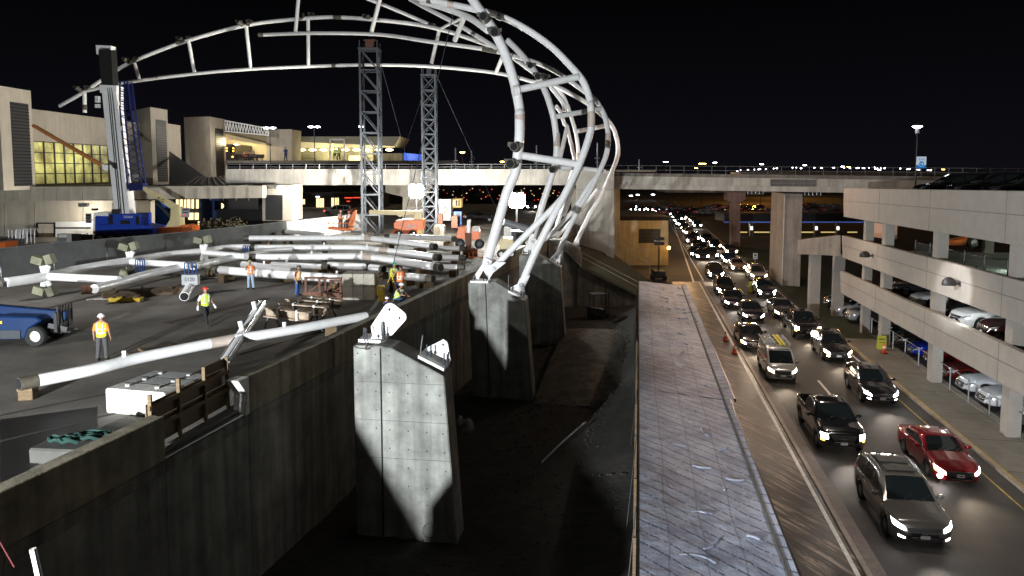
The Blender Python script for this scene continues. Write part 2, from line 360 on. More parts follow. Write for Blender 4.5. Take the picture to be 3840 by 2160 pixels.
        patch('number_plate',[[(-.15,gc+.18),(.15,gc+.18),(.15,gc+.30),(-.15,gc+.30)]],'x',M_plate,.022,nx=2,ny=1)
        # seams, handles
        sm=MB()
        for sg in(1,-1):
            mir=empty('x') if False else None
            k=MB(); k.ell((c3-.42,sg*(hw+.10),belt+.10),(.10,.13,.085),10,6); k.beam((c3-.42,sg*hw*.9,belt+.03),(c3-.42,sg*(hw+.03),belt+.07),.08,.04)
            k.build('side_mirror',M_paint,root,smooth=True)
        if kind!='van':
            patch('door_handle',[[(.05,belt-.16),(.25,belt-.16),(.25,belt-.13),(.05,belt-.13)],[(-1.0,belt-.15),(-.8,belt-.15),(-.8,belt-.12),(-1.0,belt-.12)]],'y',M_chrome,.02,nx=2,ny=1)
            patch('door_handle',[[(.05,belt-.16),(.25,belt-.16),(.25,belt-.13),(.05,belt-.13)],[(-1.0,belt-.15),(-.8,belt-.15),(-.8,belt-.12),(-1.0,belt-.12)]],'-y',M_chrome,.02,nx=2,ny=1)
        dz=[-.3] if kind!='van' else [.4]
        for dn in('y','-y'):
            qs=[[(x-.006,gc+.15),(x+.006,gc+.15),(x+.006,belt-.02),(x-.006,belt-.02)] for x in ([-.3,.82] if kind!='van' else [.4,1.3])]
            patch('door_seam',qs,dn,M_plast,.004,nx=1,ny=8)
        wp=MB()
        for yy in(-.35,.25): wp.beam((c3-.0,yy,lerp(K['top'],c3)+.03),(c3-.25,yy+.42,lerp(K['roof'],c3-.25)+.03),.02,.02)
        wp.build('wiper',M_plast,root)
    if K['rail'] and detail:
        for sg in(1,-1):
            k=MB(); k.tube([(x,sg*(hw*.74-.06),lerp(K['roof'],x)+.035) for x in(c1+.15,c1+.4,-1.0,-.4,.05)],.018,6)
            k.build('roof_rail',M_chrome,root,smooth=True)
    if lights!='off':
        d=bpy.data.lights.new('headlight_beam','SPOT'); d.energy=300; d.color=(1,.88,.76) if lights=='on' else (1,.82,.6); d.spot_size=R(70); d.spot_blend=.8; d.shadow_soft_size=.25
        lo_=bpy.data.objects.new('headlight_beam',d); COL.objects.link(lo_); lo_.parent=root; lo_.location=(xf+.15,0,.7); lo_.rotation_euler=V((1,0,-.07)).to_track_quat('-Z','Y').to_euler()
    # underbody
    u=MB(); u.box((0,0,gc+.14),(L-1.3,W*.62,.26)); 
    if not K.get('bed'): u.build('chassis',M_plast,root)
    else:
        u=MB(); u.box((.9,0,.75),(3.2,W*.62,.5)); u.box((-1.5,0,.55),(2.2,W*.6,.25)); u.build('chassis',M_plast,root)
    for a in ax:
        for sg in(1,-1):
            y=sg*(hw-.13); t=MB(); t.lathe([(wr*.62,-.10),(wr*.93,-.11),(wr,-.07),(wr,.07),(wr*.93,.11),(wr*.62,.10)],(0,0,0),(0,1,0),24 if detail else 14,closed=True)
            w=t.build('wheel',M_tyre,root,smooth=True,loc=(a,y,wr))
            k=MB(); k.lathe([(wr*.64,.02),(wr*.66,.085),(wr*.60,.09),(wr*.58,.03),(.01,.02)],(0,0,0),(0,sg,0),20)
            for i in range(5):
                an=2*math.pi*i/5+.3; c,s2=math.cos(an),math.sin(an)
                k.prism([(c*.04-s2*.035,sg*.03,s2*.04+c*.035),(c*wr*.6-s2*.03,sg*.03,s2*wr*.6+c*.03),(c*wr*.6+s2*.03,sg*.03,s2*wr*.6-c*.03),(c*.04+s2*.035,sg*.03,s2*.04-c*.035)],(0,sg*.05,0))
            k.lathe([(.05,.03),(.05,.09),(.0,.09)],(0,0,0),(0,sg,0),10)
            k.build('rim',M_rim,w,smooth=True)
    return root
def paint(root,col):
    for c in root.children:
        if c.name.split('.')[0] in('body','side_mirror'): c.color=(*col,1)
    return root

# ------------------------------------------------------------ materials of the site
M_asph=mat('asphalt',(.043,.038,.034),.75,var=.45,vs=.6,bump=.25,bs=30)
M_deck=mat('deck_paving',(.17,.155,.135),.8,var=.5,vs=.35,bump=.3,bs=18)
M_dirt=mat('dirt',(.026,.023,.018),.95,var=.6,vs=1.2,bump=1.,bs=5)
M_grass=mat('grass_bank',(.025,.032,.012),.95,var=.6,vs=3,bump=1.,bs=14,col2=(.012,.015,.006))
M_conc=mat('pier_concrete',(.28,.285,.26),.8,var=.5,vs=1.3,bump=.15,bs=14,streak=.42)
M_concd=mat('wall_concrete',(.24,.235,.205),.85,var=.5,vs=.9,bump=.25,bs=10,streak=.45)
M_concl=mat('parapet_concrete',(.30,.26,.185),.85,var=.4,vs=1.3,bump=.2,bs=12,streak=.4)
M_beige=mat('beige_panel',(.49,.44,.36),.8,var=.14,vs=.8,streak=.12,bump=.05)
M_gar=mat('garage_precast',(.345,.315,.28),.85,var=.10,vs=1.4,streak=.05,bump=.15,bs=60)
M_bridge=mat('bridge_concrete',(.42,.40,.36),.8,var=.3,vs=.5,streak=.25)
M_dark=mat('dark_louvre',(.022,.023,.025),.6)
M_black=mat('dark_void',(.006,.006,.007),.9)
M_steelw=mat('white_painted_steel',(.82,.82,.81),.42,var=.10,vs=3,coat=.15)
M_primer=mat('bare_primer_band',(.52,.44,.38),.6,var=.15,vs=4)
M_sleeve=mat('unpainted_steel_end',(.09,.08,.06),.6,var=.5,vs=5)
M_galv=mat('galvanised_steel',(.34,.35,.36),.4,.7)
M_grey=mat('grey_tower_steel',(.045,.052,.062),.55,.3,var=.2)
M_rust=mat('rusty_steel',(.16,.07,.04),.75,var=.5,vs=6)
M_wood=mat('formwork_timber',(.15,.10,.05),.8,var=.5,vs=3,stretch=(1,6,6))
M_yel=mat('yellow_paint',(.72,.50,.04),.6,var=.25,vs=5)
M_whitep=mat('white_road_paint',(.75,.72,.66),.6,var=.35,vs=6)
M_orange=mat('orange_machine_paint',(.75,.17,.03),.4,var=.15,vs=4)
M_cream=mat('cream_machine_paint',(.62,.52,.28),.45,var=.1)
M_blue=mat('blue_machine_paint',(.015,.05,.36),.35,var=.2,vs=3)
M_navy=mat('navy_lattice_paint',(.004,.009,.075),.4)
M_white=mat('white_block_concrete',(.66,.65,.60),.85,var=.3,vs=3,bump=.3,bs=20)
M_winy=mat('lit_window_yellow',(.5,.4,.15),.3,var=.3,vs=.5,emit=(1,.72,.22),es=.55)
M_winw=mat('lit_window_bright',(.6,.5,.3),.3,emit=(1,.78,.40),es=1.6)
M_frame=mat('dark_window_frame',(.02,.02,.02),.5)
RF=dict()
def rframe(o): o.rotation_euler=(0,0,YAW-math.pi/2); return o
def struct(o): o['kind']='structure'; return o
# ------------------------------------------------------------ ground sheets
g=MB(); g.poly([(-1800,-40,0),(1800,-40,0),(1800,3200,0),(-1800,3200,0)]); struct(g.build('ground',mat('far_ground',(.03,.026,.022),.95,var=.5,vs=.05)))
wt=[G(p,6.6) for p in((0,1848),(616,1561),(930,1413),(1248,1267),(1401,1187),(1759,1029))]
wdir=(wt[5]-wt[3]).normalized()
w0=wt[0]-(wt[1]-wt[0]).normalized()*22
wend=wt[5]+wdir*((90-wt[5].y)/wdir.y)
def flat(p,z): return V((p.x,p.y,z))
wl=[w0]+wt+[wend]
# trench floor (dirt) bumpy grid
def trench():
    m=MB(); nx,ny=34,70; vs=[]
    for j in range(ny+1):
        for i in range(nx+1):
            s=5+ (72-5)*j/ny; a=i/nx; y=s
            x0=-16+.26*s; x=x0+(RD(.1,s).x-x0)*a
            z=.02+.10*random.random()+.9*max(0,(a-.78)/.22)**1.3*(1 if 30<s<66 else .3)
            vs.append((x,y,z))
    m.add(vs,[(j*(nx+1)+i,j*(nx+1)+i+1,(j+1)*(nx+1)+i+1,(j+1)*(nx+1)+i) for j in range(ny) for i in range(nx)])
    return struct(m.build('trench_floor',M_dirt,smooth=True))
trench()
m=MB(); nx,ny=20,30; vs=[]
for j in range(ny+1):
    for i in range(nx+1):
        a,c=i/nx,j/ny; t=-5.5+5.4*a; s_=40+20*c; p=RD(t,s_); hgt=1.15*max(0,math.sin(math.pi*min(1,a*.9+.1))*math.sin(math.pi*c))**.7; vs.append((p.x,p.y,.05+hgt+random.random()*.12))
m.add(vs,[(j*(nx+1)+i,j*(nx+1)+i+1,(j+1)*(nx+1)+i+1,(j+1)*(nx+1)+i) for j in range(ny) for i in range(nx)])
struct(m.build('gravel_mound',mat('gravel',(.12,.10,.075),.95,var=.7,vs=1.4,bump=1.,bs=9),smooth=True))
rb=MB(); random.seed(21)
for _ in range(1500):
    t=random.choice([random.uniform(-6.5,-.2),random.uniform(-9,-.3)]); s_=random.uniform(17,62); p=RD(t,s_,.12+.5*max(0,(t+3)/3)*(1 if 30<s_<66 else .3)); r=random.uniform(.02,.07)
    if 40<s_<60 and t>-5.4: p.z+=1.0*max(0,math.sin(math.pi*min(1,(t+5.5)/5.4*.9+.1))*math.sin(math.pi*(s_-40)/20))**.7*.8
    rb.ell(p,(r,r*.8,r*.6),5,3,rot=Matrix.Rotation(random.random()*6,3,'Z'))
tag(rb.build('rubble',mat('rubble_stone',(.05,.043,.032),.95,var=.4,vs=3)),'loose stones scattered over the trench floor','rubble',kind='stuff')
# deck
ZD=5.6
dk=MB(); dp=[(p.x-.2,p.y) for p in wl]
pts=[V((x,y,ZD)) for x,y in dp]+[V((11.5,90,ZD)),V((11.5,165,ZD)),V((-260,165,ZD)),V((-260,-25,ZD)),V((pts_x:=dp[0][0],-25,ZD))]
dk.prism(pts,(0,0,-.6)); struct(dk.build('construction_deck',M_deck))
# deck details: kerb strips, dark patches and seams
def strip(a,b,w,z,m,name): 
    k=MB(); k.beam(flat(a,z),flat(b,z),w,.02); return struct(k.build(name,m))
M_seam=mat('dark_seam',(.02,.018,.016),.9); M_rail=mat('rail_strip',(.06,.045,.035),.8)
gut=MB(); gp_=[G(q('4',0,1880),ZD),G(q('7',640,330),ZD),G(q('7',640,470),ZD),G(q('7',0,860),ZD)]; gut.add([flat(p,ZD+.006) for p in gp_],[(0,1,2,3)]); struct(gut.build('gutter_shadow_strip',mat('shadow_strip_tone',(.012,.011,.010),.5)))  # flat dark strip painted in for the shadow band behind the parapet
for a,b,w in(((0,1200),(1200,900),.35),((620,1215),(1000,1120),.5),((0,1560),(700,1420),.10),((0,1655),(640,1500),.12),((900,1330),(1300,1215),.08)):
    strip(G(q('4',*[(a[0])*2.0125,(a[1]-640)*2.0125]),ZD),G(b,ZD),w,ZD+.008,M_rail if w>.3 else M_seam,'pavement_joint')
# retaining wall & parapets
def wallseg(name,a,b,z0,z1,th,m,off=0,label=None,cat='wall',parent=None):
    n=V((b.y-a.y,-(b.x-a.x),0)).normalized()
    A=flat(a,z0)+n*off; B=flat(b,z0)+n*off
    k=MB(); k.prism([A,B,B-n*th,A-n*th],(0,0,z1-z0)); o=k.build(name,m,parent,bevel=.02)
    if label: tag(o,label,cat)
    return o
tw=empty('retaining_wall',label='long dark stained concrete retaining wall along the trench under the deck',cat='wall')
for i,(a,b) in enumerate(zip(wl,wl[1:])): 
    wallseg('wall_panel',a,b,0,5.12,.5,M_concd,-.03,parent=tw)
    wallseg('deck_edge',a,b,5.12,5.45,.5,mat('edge_concrete',(.2,.19,.16),.85,var=.5,vs=1.5,streak=.5),.0,parent=tw)
for i in range(4):
    a=wl[0]+(wl[1]-wl[0])*(.12+i*.2)
for i in range(46):
    a=wl[1]+(wl[3]-wl[1])*(i/46); n=V((.97,-.22,0))
gap0,gap1=wt[1],wt[2]
wallseg('parapet_wall',w0,wt[1],5.46,6.6,.42,M_concl,0,'near left weathered tan concrete parapet beside the white blocks')
pb=wallseg('parapet_wall',wt[2],wt[3],5.46,6.6,.42,M_concl,0,'tan concrete parapet section between the timber formwork and the nearest pier')
wallseg('parapet_wall',wt[3]+wdir*.1,wt[5],5.46,6.6,.4,M_concl,0,'long parapet running from the white steel plates to the second pier')
wallseg('parapet_wall',wt[5]+wdir*.05,wend,5.46,6.6,.4,M_concl,0,'far parapet running behind the truss feet to the abutment')
# white broken end of parapet
e=MB(); n=V((.97,-.24,0)); d=(wt[3]-wt[2]).normalized(); b0=flat(wt[2],5.46)
e.prism([b0+n*.02-d*.22,b0+n*.02+d*.02,b0+n*.02+d*.02+V((0,0,1.15)),b0+n*.02-d*.55+V((0,0,1.15)),b0+n*.02-d*.12+V((0,0,.62))],-n*.44)
tag(e.build('parapet_end_cap',M_white,bevel=.02),'ragged bright white foam face on the cut end of the parapet','wall end')
# formwork in the gap
fw=empty('timber_formwork',label='brown plywood and timber formwork filling the gap in the parapet',cat='formwork')
A=flat(wt[1],0)-n*.55; B=flat(wt[2],0)-n*.75; dd=(B-A).normalized()
for k,(z0,z1,a,b) in enumerate(((5.7,6.35,0,1),(6.38,6.85,0,.93),(6.87,7.15,.7,1))):
    m=MB(); m.beam(A+dd*(B-A).length*a+V((0,0,(z0+z1)/2)),A+dd*(B-A).length*b+V((0,0,(z0+z1)/2)),.03,z1-z0); m.build('plywood_sheet',M_wood,fw)
for k in range(4):
    p=A+(B-A)*(.02+k*.32); m=MB(); m.box(p+n*.08+V((0,0,6.4)),(.09,.09,1.6 if k else 1.4)); m.build('timber_post',M_wood,fw)
for z in(6.2,6.75):
    m=MB(); m.beam(A+n*.1+V((0,0,z)),B+n*.1+V((0,0,z)),.05,.12); m.build('timber_rail',M_wood,fw)
m=MB(); m.beam(flat(wt[1],5.50)-n*.1,flat(wt[2],5.50)-n*.1,.12,.05); tag(m.build('steel_strip',M_galv),'shiny metal strip lying in the parapet gap at the deck edge','strip')
# concrete blocks by the gap
def hexblock(name,p4,z0,z1,m,label,cat='concrete block',group=None,split=0):
    k=MB(); b=[flat(p,z0) for p in p4]; k.prism(b,(0,0,z1-z0)); o=k.build(name,m,bevel=.05); return tag(o,label,cat,group)
def blk(c,wx,wy,rz,z0,h,m,label,lugs=True,group=None):
    e=empty('concrete_block',(c.x,c.y,z0),rz,label,'concrete block',group)
    k=MB(); k.box((0,0,h/2),(wx,wy,h)); k.build('block',m,e,bevel=.05)
    if lugs:
        for x in(-wx*.25,wx*.25):
            k=MB(); k.cyl((x,0,h-.01),(x,0,h+.06),.07,n=10); k.build('lifting_lug',m,e)
    return e
gb='white concrete ballast blocks by the parapet gap'
_fl=V((-12.1,22.0,0)); _wx=V((.97,-.24,0)); _wy=V((.21,.978,0))
for i,lab in enumerate(('nearest of three white concrete blocks lined up behind the formwork','middle white concrete block of the row behind the formwork','farthest white concrete block of the row behind the formwork')):
    c=_fl+_wx*1.02+_wy*(.35+.74*i); blk(c,2.05,.72,-.235,ZD,.76-.01*i,M_white if i==0 else mat('grey_white_block',(.42,.42,.40),.85,var=.35,vs=2.5,bump=.2),lab,True,gb)
c=G((285,1650),6.0); blk(c,1.7,1.2,-.1,ZD-.25,.62,mat('grey_block_concrete',(.055,.055,.048),.85,var=.3),'low grey block with green sling on top behind the near parapet',False)
sl=MB()
for k in range(7):
    cc=c+V((random.uniform(-.5,.5),random.uniform(-.25,.25),0)); r=random.uniform(.10,.26)
    sl.tube([(cc.x+r*1.6*math.cos(a*.7),cc.y+r*math.sin(a*.7),ZD+.42+.08*random.random()+.04*(a%2)) for a in range(9)],.045,6,sub=4)
tag(sl.build('lifting_sling',mat('green_webbing',(.002,.028,.022),.8),smooth=True),'crumpled dark green lifting sling heaped on the low grey block','sling')
# ------------------------------------------------------------ piers
def pier(foot_l,foot_r,tops,depth,label,seam=None,holes=(),dir2=(.14,1)):
    a,b=G(foot_l),G(foot_r); t=[onV(p,a,b) for p in tops]
    e=empty('concrete_pier',(a.x,a.y,0),0,label,'pier','concrete piers in the trench')
    ex=V((dir2[0],dir2[1],0)).normalized()*depth
    k=MB(); k.prism([flat(a,-.1),flat(b,-.1)]+t[::-1],ex); k.build('pier_body',M_conc,e,bevel=.04,shift=(a.x,a.y,0))
    n=(b-a).normalized().cross(V((0,0,1)))
    if n.y>0: n=-n
    def on(p): return onV(p,a,b)
    if seam:
        k=MB(); k.beam(flat(on(seam[0]),0)+n*.012+V((0,0,.1)),on(seam[1])+n*.012-V((0,0,.05)),.05,.02,up=n); k.build('joint',M_black,e,shift=(a.x,a.y,0))
    for h in holes:
        p=on(h); k=MB(); k.cyl(p-n*.01,p+n*.006,.024,n=8); k.build('tie_hole',M_black,e,shift=(a.x,a.y,0))
    return e,a,b,n
holes1=[q('L',x,y) for x,y in((290,660),(505,675),(670,685),(290,888),(510,905),(672,915),(897,930),(1125,945),(293,1100),(513,1117),(675,1130),(900,1145),(1127,1160),(1287,1170),(517,1342),(678,1357),(900,1372),(1130,1390),(1303,1403))]
holes1+=[q('8',x,y) for x,y in((232,470),(322,480),(443,490),(567,498),(672,508),(322,603),(445,612),(567,623),(683,633),(445,735),(568,745),(692,757),(445,856),(567,870),(693,880),(568,982),(693,995))]
p1,pa,pb_,pn=pier(q('8',100,1180),q('8',770,1255),[q('L',238,565),q('L',560,575),q('L',640,592),q('L',700,600),q('L',1335,940)],1.2,
 'nearest pale concrete pier with two unconnected white steel plates on top',(q('8',272,650),q('L',570,580)),holes1)
for (x0,y0,x1,y1) in((84,157,690,184),(96,407,700,440),(100,655,716,690)):
    a_,b_=onV(q('8',x0,y0),pa,pb_)+pn*.004,onV(q('8',x1,y1),pa,pb_)+pn*.004; k=MB(); k.beam(a_,b_,.012,.02,up=pn); k.build('pour_line',mat('pour_line_grey',(.10,.10,.09),.9),p1,shift=(pa.x,pa.y,0))
ringm=MB(); c=onV(q('8',583,1145),pa,pb_)+pn*.03
ringm.tube([c+V((math.cos(t*math.pi/12)*.21,math.cos(t*math.pi/12)*.03,math.sin(t*math.pi/12)*.26)) for t in range(25)],.012,6); tag(ringm.build('wire_hoop',M_sleeve),'thin wire hoop hanging on the foot of the nearest pier','hoop')
p2,p2a,p2b,p2n=pier(q('0',1190,1000),q('0',1342,1012),[q('C',175,1000),q('C',500,985),q('C',870,1205)],1.3,
 'second pier in the trench carrying the nearest pair of truss feet',(q('0',1232,980),q('C',388,1000)),[q('C',x,y) for x,y in((275,1133),(450,1213),(590,1222),(450,1350),(590,1350),(450,1070))])
p3=pier(q('0',1306,872),q('0',1423,868),[q('C',795,670),q('C',1020,668),q('C',1290,820)],1.4,'third pier partly hidden behind the second truss foot')
p4=pier(q('0',1385,775),q('0',1470,772),[q('C',1140,480),q('C',1310,480),q('C',1525,585)],1.4,'farthest pier in the trench beside the grass bank')
# pier just below the frame continues the row
e0=empty('concrete_pier',(-9.3,10.0,0),0,'pier of the same row standing nearest below the camera','pier','concrete piers in the trench')
k=MB(); k.prism([(0,0,0),(3.9,-.5,0),(3.5,-.45,4.6),(.5,-.1,5.6),(0.05,0,5.0)],(.2,1.2,0)); k.build('pier_body',M_conc,e0)
k=MB(); k.cyl(P(q('7',270,1500),11),P(q('7',218,1268),11),.05,n=8); tag(k.build('guard_pole',M_white),'bright white leaning pole at the bottom left corner','pole')
k=MB(); k.cyl(P(q('7',95,1390),11.5),P(q('7',-20,1190),11.5),.012,n=6); tag(k.build('red_cord',M_cone_:=mat('cord_red',(.10,.01,.01),.6)),'thin dark red cord beside the white leaning pole','cord')
# pier top steel plates
def onp(k,x,y,off=.0): return onV(q(k,x,y),pa,pb_)+V((off*.14,off,0))
def plates(base,poly,holes,gus,o1,label,bolts,cl=None,thick=.09):
    e=empty('base_plate',tuple(onp('L',*base[0],o1)),0,label,'steel plate'); sh=e.location.copy()
    b=[onp('L',*p,.12) for p in base]; k=MB(); k.prism([x for x in b]+[b[1]-V((0,0,.09)),b[0]-V((0,0,.09))] if False else [b[0],b[1],b[1]-V((0,0,.10)),b[0]-V((0,0,.10))],(.13,.95,0)); k.build('foot_plate',M_steelw,e,shift=sh)
    k=MB(); k.prism([onp('L',*p,o1) for p in poly],(.012,thick,0)); k.build('upright_plate',M_steelw,e,bevel=.015,shift=sh)
    for h,r in holes:
        c=onp('L',*h,o1-.006); k=MB(); k.cyl(c,c+V((0,.05,0)),r,n=14); k.build('pin_hole',M_black,e,shift=sh)
    if gus:
        k=MB(); k.prism([onp('L',*p,o1-.02) for p in gus],(-.06,-.28,0)); k.build('gusset',M_galv,e,shift=sh)
    for bx in bolts:
        c=onp('L',*bx,.22); k=MB(); k.cyl(c-V((0,0,.1)),c+V((0,0,.30)),.028,n=8); k.cyl(c-V((0,0,.02)),c+V((0,0,.06)),.055,n=6); k.build('anchor_bolt',M_grey,e,shift=sh)
    return e
plates([(285,500),(558,515)],[(415,500),(388,378),(555,130),(575,105),(605,88),(640,86),(675,98),(800,195),(825,225),(832,260),(825,292),(655,482)],[((628,163),.055),((752,267),.045)],[(430,505),(550,305),(570,500)],.5,
 'tall bright white steel plate with two pin holes on the nearest pier',[(345,470),(372,470),(525,475),(583,470)])
plates([(1010,695),(1325,855)],[(1062,655),(1080,635),(1262,545),(1285,530),(1325,558),(1342,590),(1378,808)],[((1286,596),.045)],None,.5,
 'smaller triangular white steel plate on the sloping end of the nearest pier',[(1110,680),(1160,690),(1320,780),(1358,800)])
m=MB(); m.cyl(onp('L',1023,690,.3),onp('L',1050,468,.3),.02,n=6); tag(m.build('rebar',M_galv),'thin upright steel rod beside the small triangular plate','rod')
ch=MB(); c=onp('L',395,560,-.03)
ch.tube([onp('L',x,y,-.04) for x,y in((245,568),(290,590),(360,598),(430,590),(500,560),(600,520),(640,500))],.018,6,sub=3)
ch.tube([onp('L',x,y,-.05) for x,y in((375,345),(400,420),(385,500),(405,560),(385,600),(430,605),(440,590))],.022,6,sub=3); tag(ch.build('chain_sling',M_sleeve),'dark chain sling draped over the tall plate foot','chain')
# ------------------------------------------------------------ bank, wing wall, railings right of the far pier
bk=MB(); 
bk.add([P(q('C',1350,620),70),P(q('C',1545,830),70),P(q('C',2310,1200),70),P(q('C',2360,960),80),P(q('C',1925,640),93),P(q('C',1500,500),93)],[(0,1,4,5),(1,2,3,4)])
struct(bk.build('grass_bank',M_grass))
a,b=P(q('C',1500,800),70.2),P(q('C',2320,1205),70.2); k=MB(); k.prism([flat(a,-.1),flat(b,-.1),b,a],(0,.4,0)); tag(k.build('wing_wall',M_concd),'low dark concrete wing wall sloping down beside the grass bank','wall')
def railing(name,pts,h,label,cat='railing',nr=2,r=.025,m=None,step=None,group=None):
    m=m or M_galv; e=empty(name,tuple(pts[0]),0,label,cat,group); sh=V(pts[0])
    for (a,b) in zip(pts,pts[1:]):
        a,b=V(a),V(b); L=(b-a).length; n=max(1,int(round(L/(step or 2.4))))
        for i in range(n+1):
            p=a+(b-a)*i/n; k=MB(); k.cyl(p,p+V((0,0,h)),r,n=6); k.build('post',m,e,shift=sh)
        for j in range(nr):
            z=h*(1-j*.45); k=MB(); k.cyl(a+V((0,0,z)),b+V((0,0,z)),r*.9,n=6); k.build('rail',m,e,shift=sh)
    return e
railing('handrail',[P(q('C',1550,760),70.4),P(q('C',2310,1160),70.4)],1.0,'thin pipe handrail above the dark wing wall',nr=2,step=5)
railing('handrail',[P(q('C',1925,650),92),P(q('C',2140,800),86),P(q('C',2370,900),80)],2.4,'chain link fence posts stepping down the grass bank',cat='fence',nr=2,step=9)
# ------------------------------------------------------------ road (road frame)
def rsheet(name,t0,t1,s0,s1,z,m,kind='structure'):
    k=MB(); k.poly([(t0,s0,z),(t1,s0,z),(t1,s1,z),(t0,s1,z)]); o=rframe(k.build(name,m)); o['kind']=kind; return o
rsheet('road',7.2,15.3,5,420,.012,M_asph)
# sidewalk with brushed diagonal streaks
def streaked():
    m=mat('worn_striped_walk',(.12,.10,.085),.55,bump=.2,bs=12); n=m.node_tree.nodes; l=m.node_tree.links; b=n['Principled BSDF']
    tx=n.new('ShaderNodeTexCoord'); mp=n.new('ShaderNodeMapping'); l.new(tx.outputs['Object'],mp.inputs[0]); mp.inputs['Rotation'].default_value=(0,0,R(-32)); 
    mp2=n.new('ShaderNodeMapping'); l.new(mp.outputs[0],mp2.inputs[0]); mp2.inputs['Scale'].default_value=(2.6,.22,1)
    wv=n.new('ShaderNodeTexNoise'); wv.inputs['Scale'].default_value=1.6; wv.inputs['Detail'].default_value=9; wv.inputs['Roughness'].default_value=.72; wv.inputs['Distortion'].default_value=.3
    l.new(mp2.outputs[0],wv.inputs[0])
    rp=n.new('ShaderNodeValToRGB'); rp.color_ramp.elements[0].position=.50; rp.color_ramp.elements[1].position=.64
    rp.color_ramp.elements[0].color=(.05,.042,.035,1); rp.color_ramp.elements[1].color=(.40,.33,.28,1); l.new(wv.outputs[0],rp.inputs[0])
    no=n.new('ShaderNodeTexNoise'); no.inputs['Scale'].default_value=.5; no.inputs['Detail'].default_value=8; l.new(tx.outputs['Object'],no.inputs[0])
    r2=n.new('ShaderNodeValToRGB'); l.new(no.outputs[0],r2.inputs[0]); r2.color_ramp.elements[0].position=.35; r2.color_ramp.elements[0].color=(.3,.3,.3,1); r2.color_ramp.elements[1].position=.65; r2.color_ramp.elements[1].color=(1.3,1.25,1.2,1)
    mx=n.new('ShaderNodeMix'); mx.data_type='RGBA'; mx.blend_type='MULTIPLY'; mx.inputs[0].default_value=1; l.new(rp.outputs[0],mx.inputs[6]); l.new(r2.outputs[0],mx.inputs[7]); l.new(mx.outputs[2],b.inputs['Base Color'])
    r3=n.new('ShaderNodeMapRange'); l.new(no.outputs[0],r3.inputs[0]); r3.inputs[3].default_value=.3; r3.inputs[4].default_value=.62; l.new(r3.outputs[0],b.inputs['Roughness'])
    return m
M_walk=streaked()
k=MB(); k.box((5.55,44,.06),(3.3,88,.12)); rframe(struct(k.build('pavement',M_walk)))
M_kerb=mat('kerb_concrete',(.30,.25,.20),.7,var=.3,vs=3)
for i in range(40):
    pass
k=MB(); k.box((7.32,45,.075),(.2,90,.15)); rframe(struct(k.build('kerb',M_kerb,bevel=.02)))
rsheet('road_gutter',7.42,7.95,5,90,.016,mat('gutter_concrete',(.17,.14,.12),.8,var=.3,vs=3))
rsheet('road_marking',6.9,7.05,5,88,.128,M_whitep)
rsheet('road',-2,7.2,88,420,.012,mat('side_asphalt',(.06,.05,.04),.8,var=.4,vs=.5))
for i in range(-1,18):
    s0=33+i*12.2; rsheet('lane_dash',10.93,11.08,s0-.6,s0+2.6,.018,M_whitep)
rsheet('road_marking',7.55,7.7,90,330,.018,M_whitep)
k=MB(); k.poly([(8.3,184,.019),(8.5,184,.019),(6.5,88,.019),(6.3,88,.019)]); rframe(struct(k.build('road_marking',M_whitep)))
rsheet('road_marking',14.75,14.9,52,330,.018,M_whitep)
M_yel2=mat('worn_yellow_paint',(.42,.30,.06),.7,var=.5,vs=3)
rsheet('road_marking',14.52,14.60,12,46,.018,M_yel2)
rsheet('road_marking',6.2,8.9,86,89,.02,M_whitep); rsheet('road_marking',12.1,14.0,84,87,.02,mat('light_patch',(.35,.3,.25),.7,var=.3))
k=MB(); k.box((15.4,32,.07),(.26,54,.14)); rframe(struct(k.build('kerb',M_kerb,bevel=.02)))
rsheet('road_marking',15.42,15.52,5,59,.146,M_yel2)
k=MB(); k.box((17.0,30,.065),(3.0,60,.13)); rframe(struct(k.build('pavement',mat('pavement_concrete',(.16,.148,.122),.85,var=.25,vs=1.2,bump=.1))))
for s in range(6,58,4):
    rsheet('pavement_joint',15.55,18.4,s,s+.04,.134,M_seam)
k=MB(); k.add([(15.3,60,.03),(24,60,.03),(24,130,.03),(15.3,130,.03)],[(0,1,2,3)]); rframe(struct(k.build('grass_verge',M_grass)))
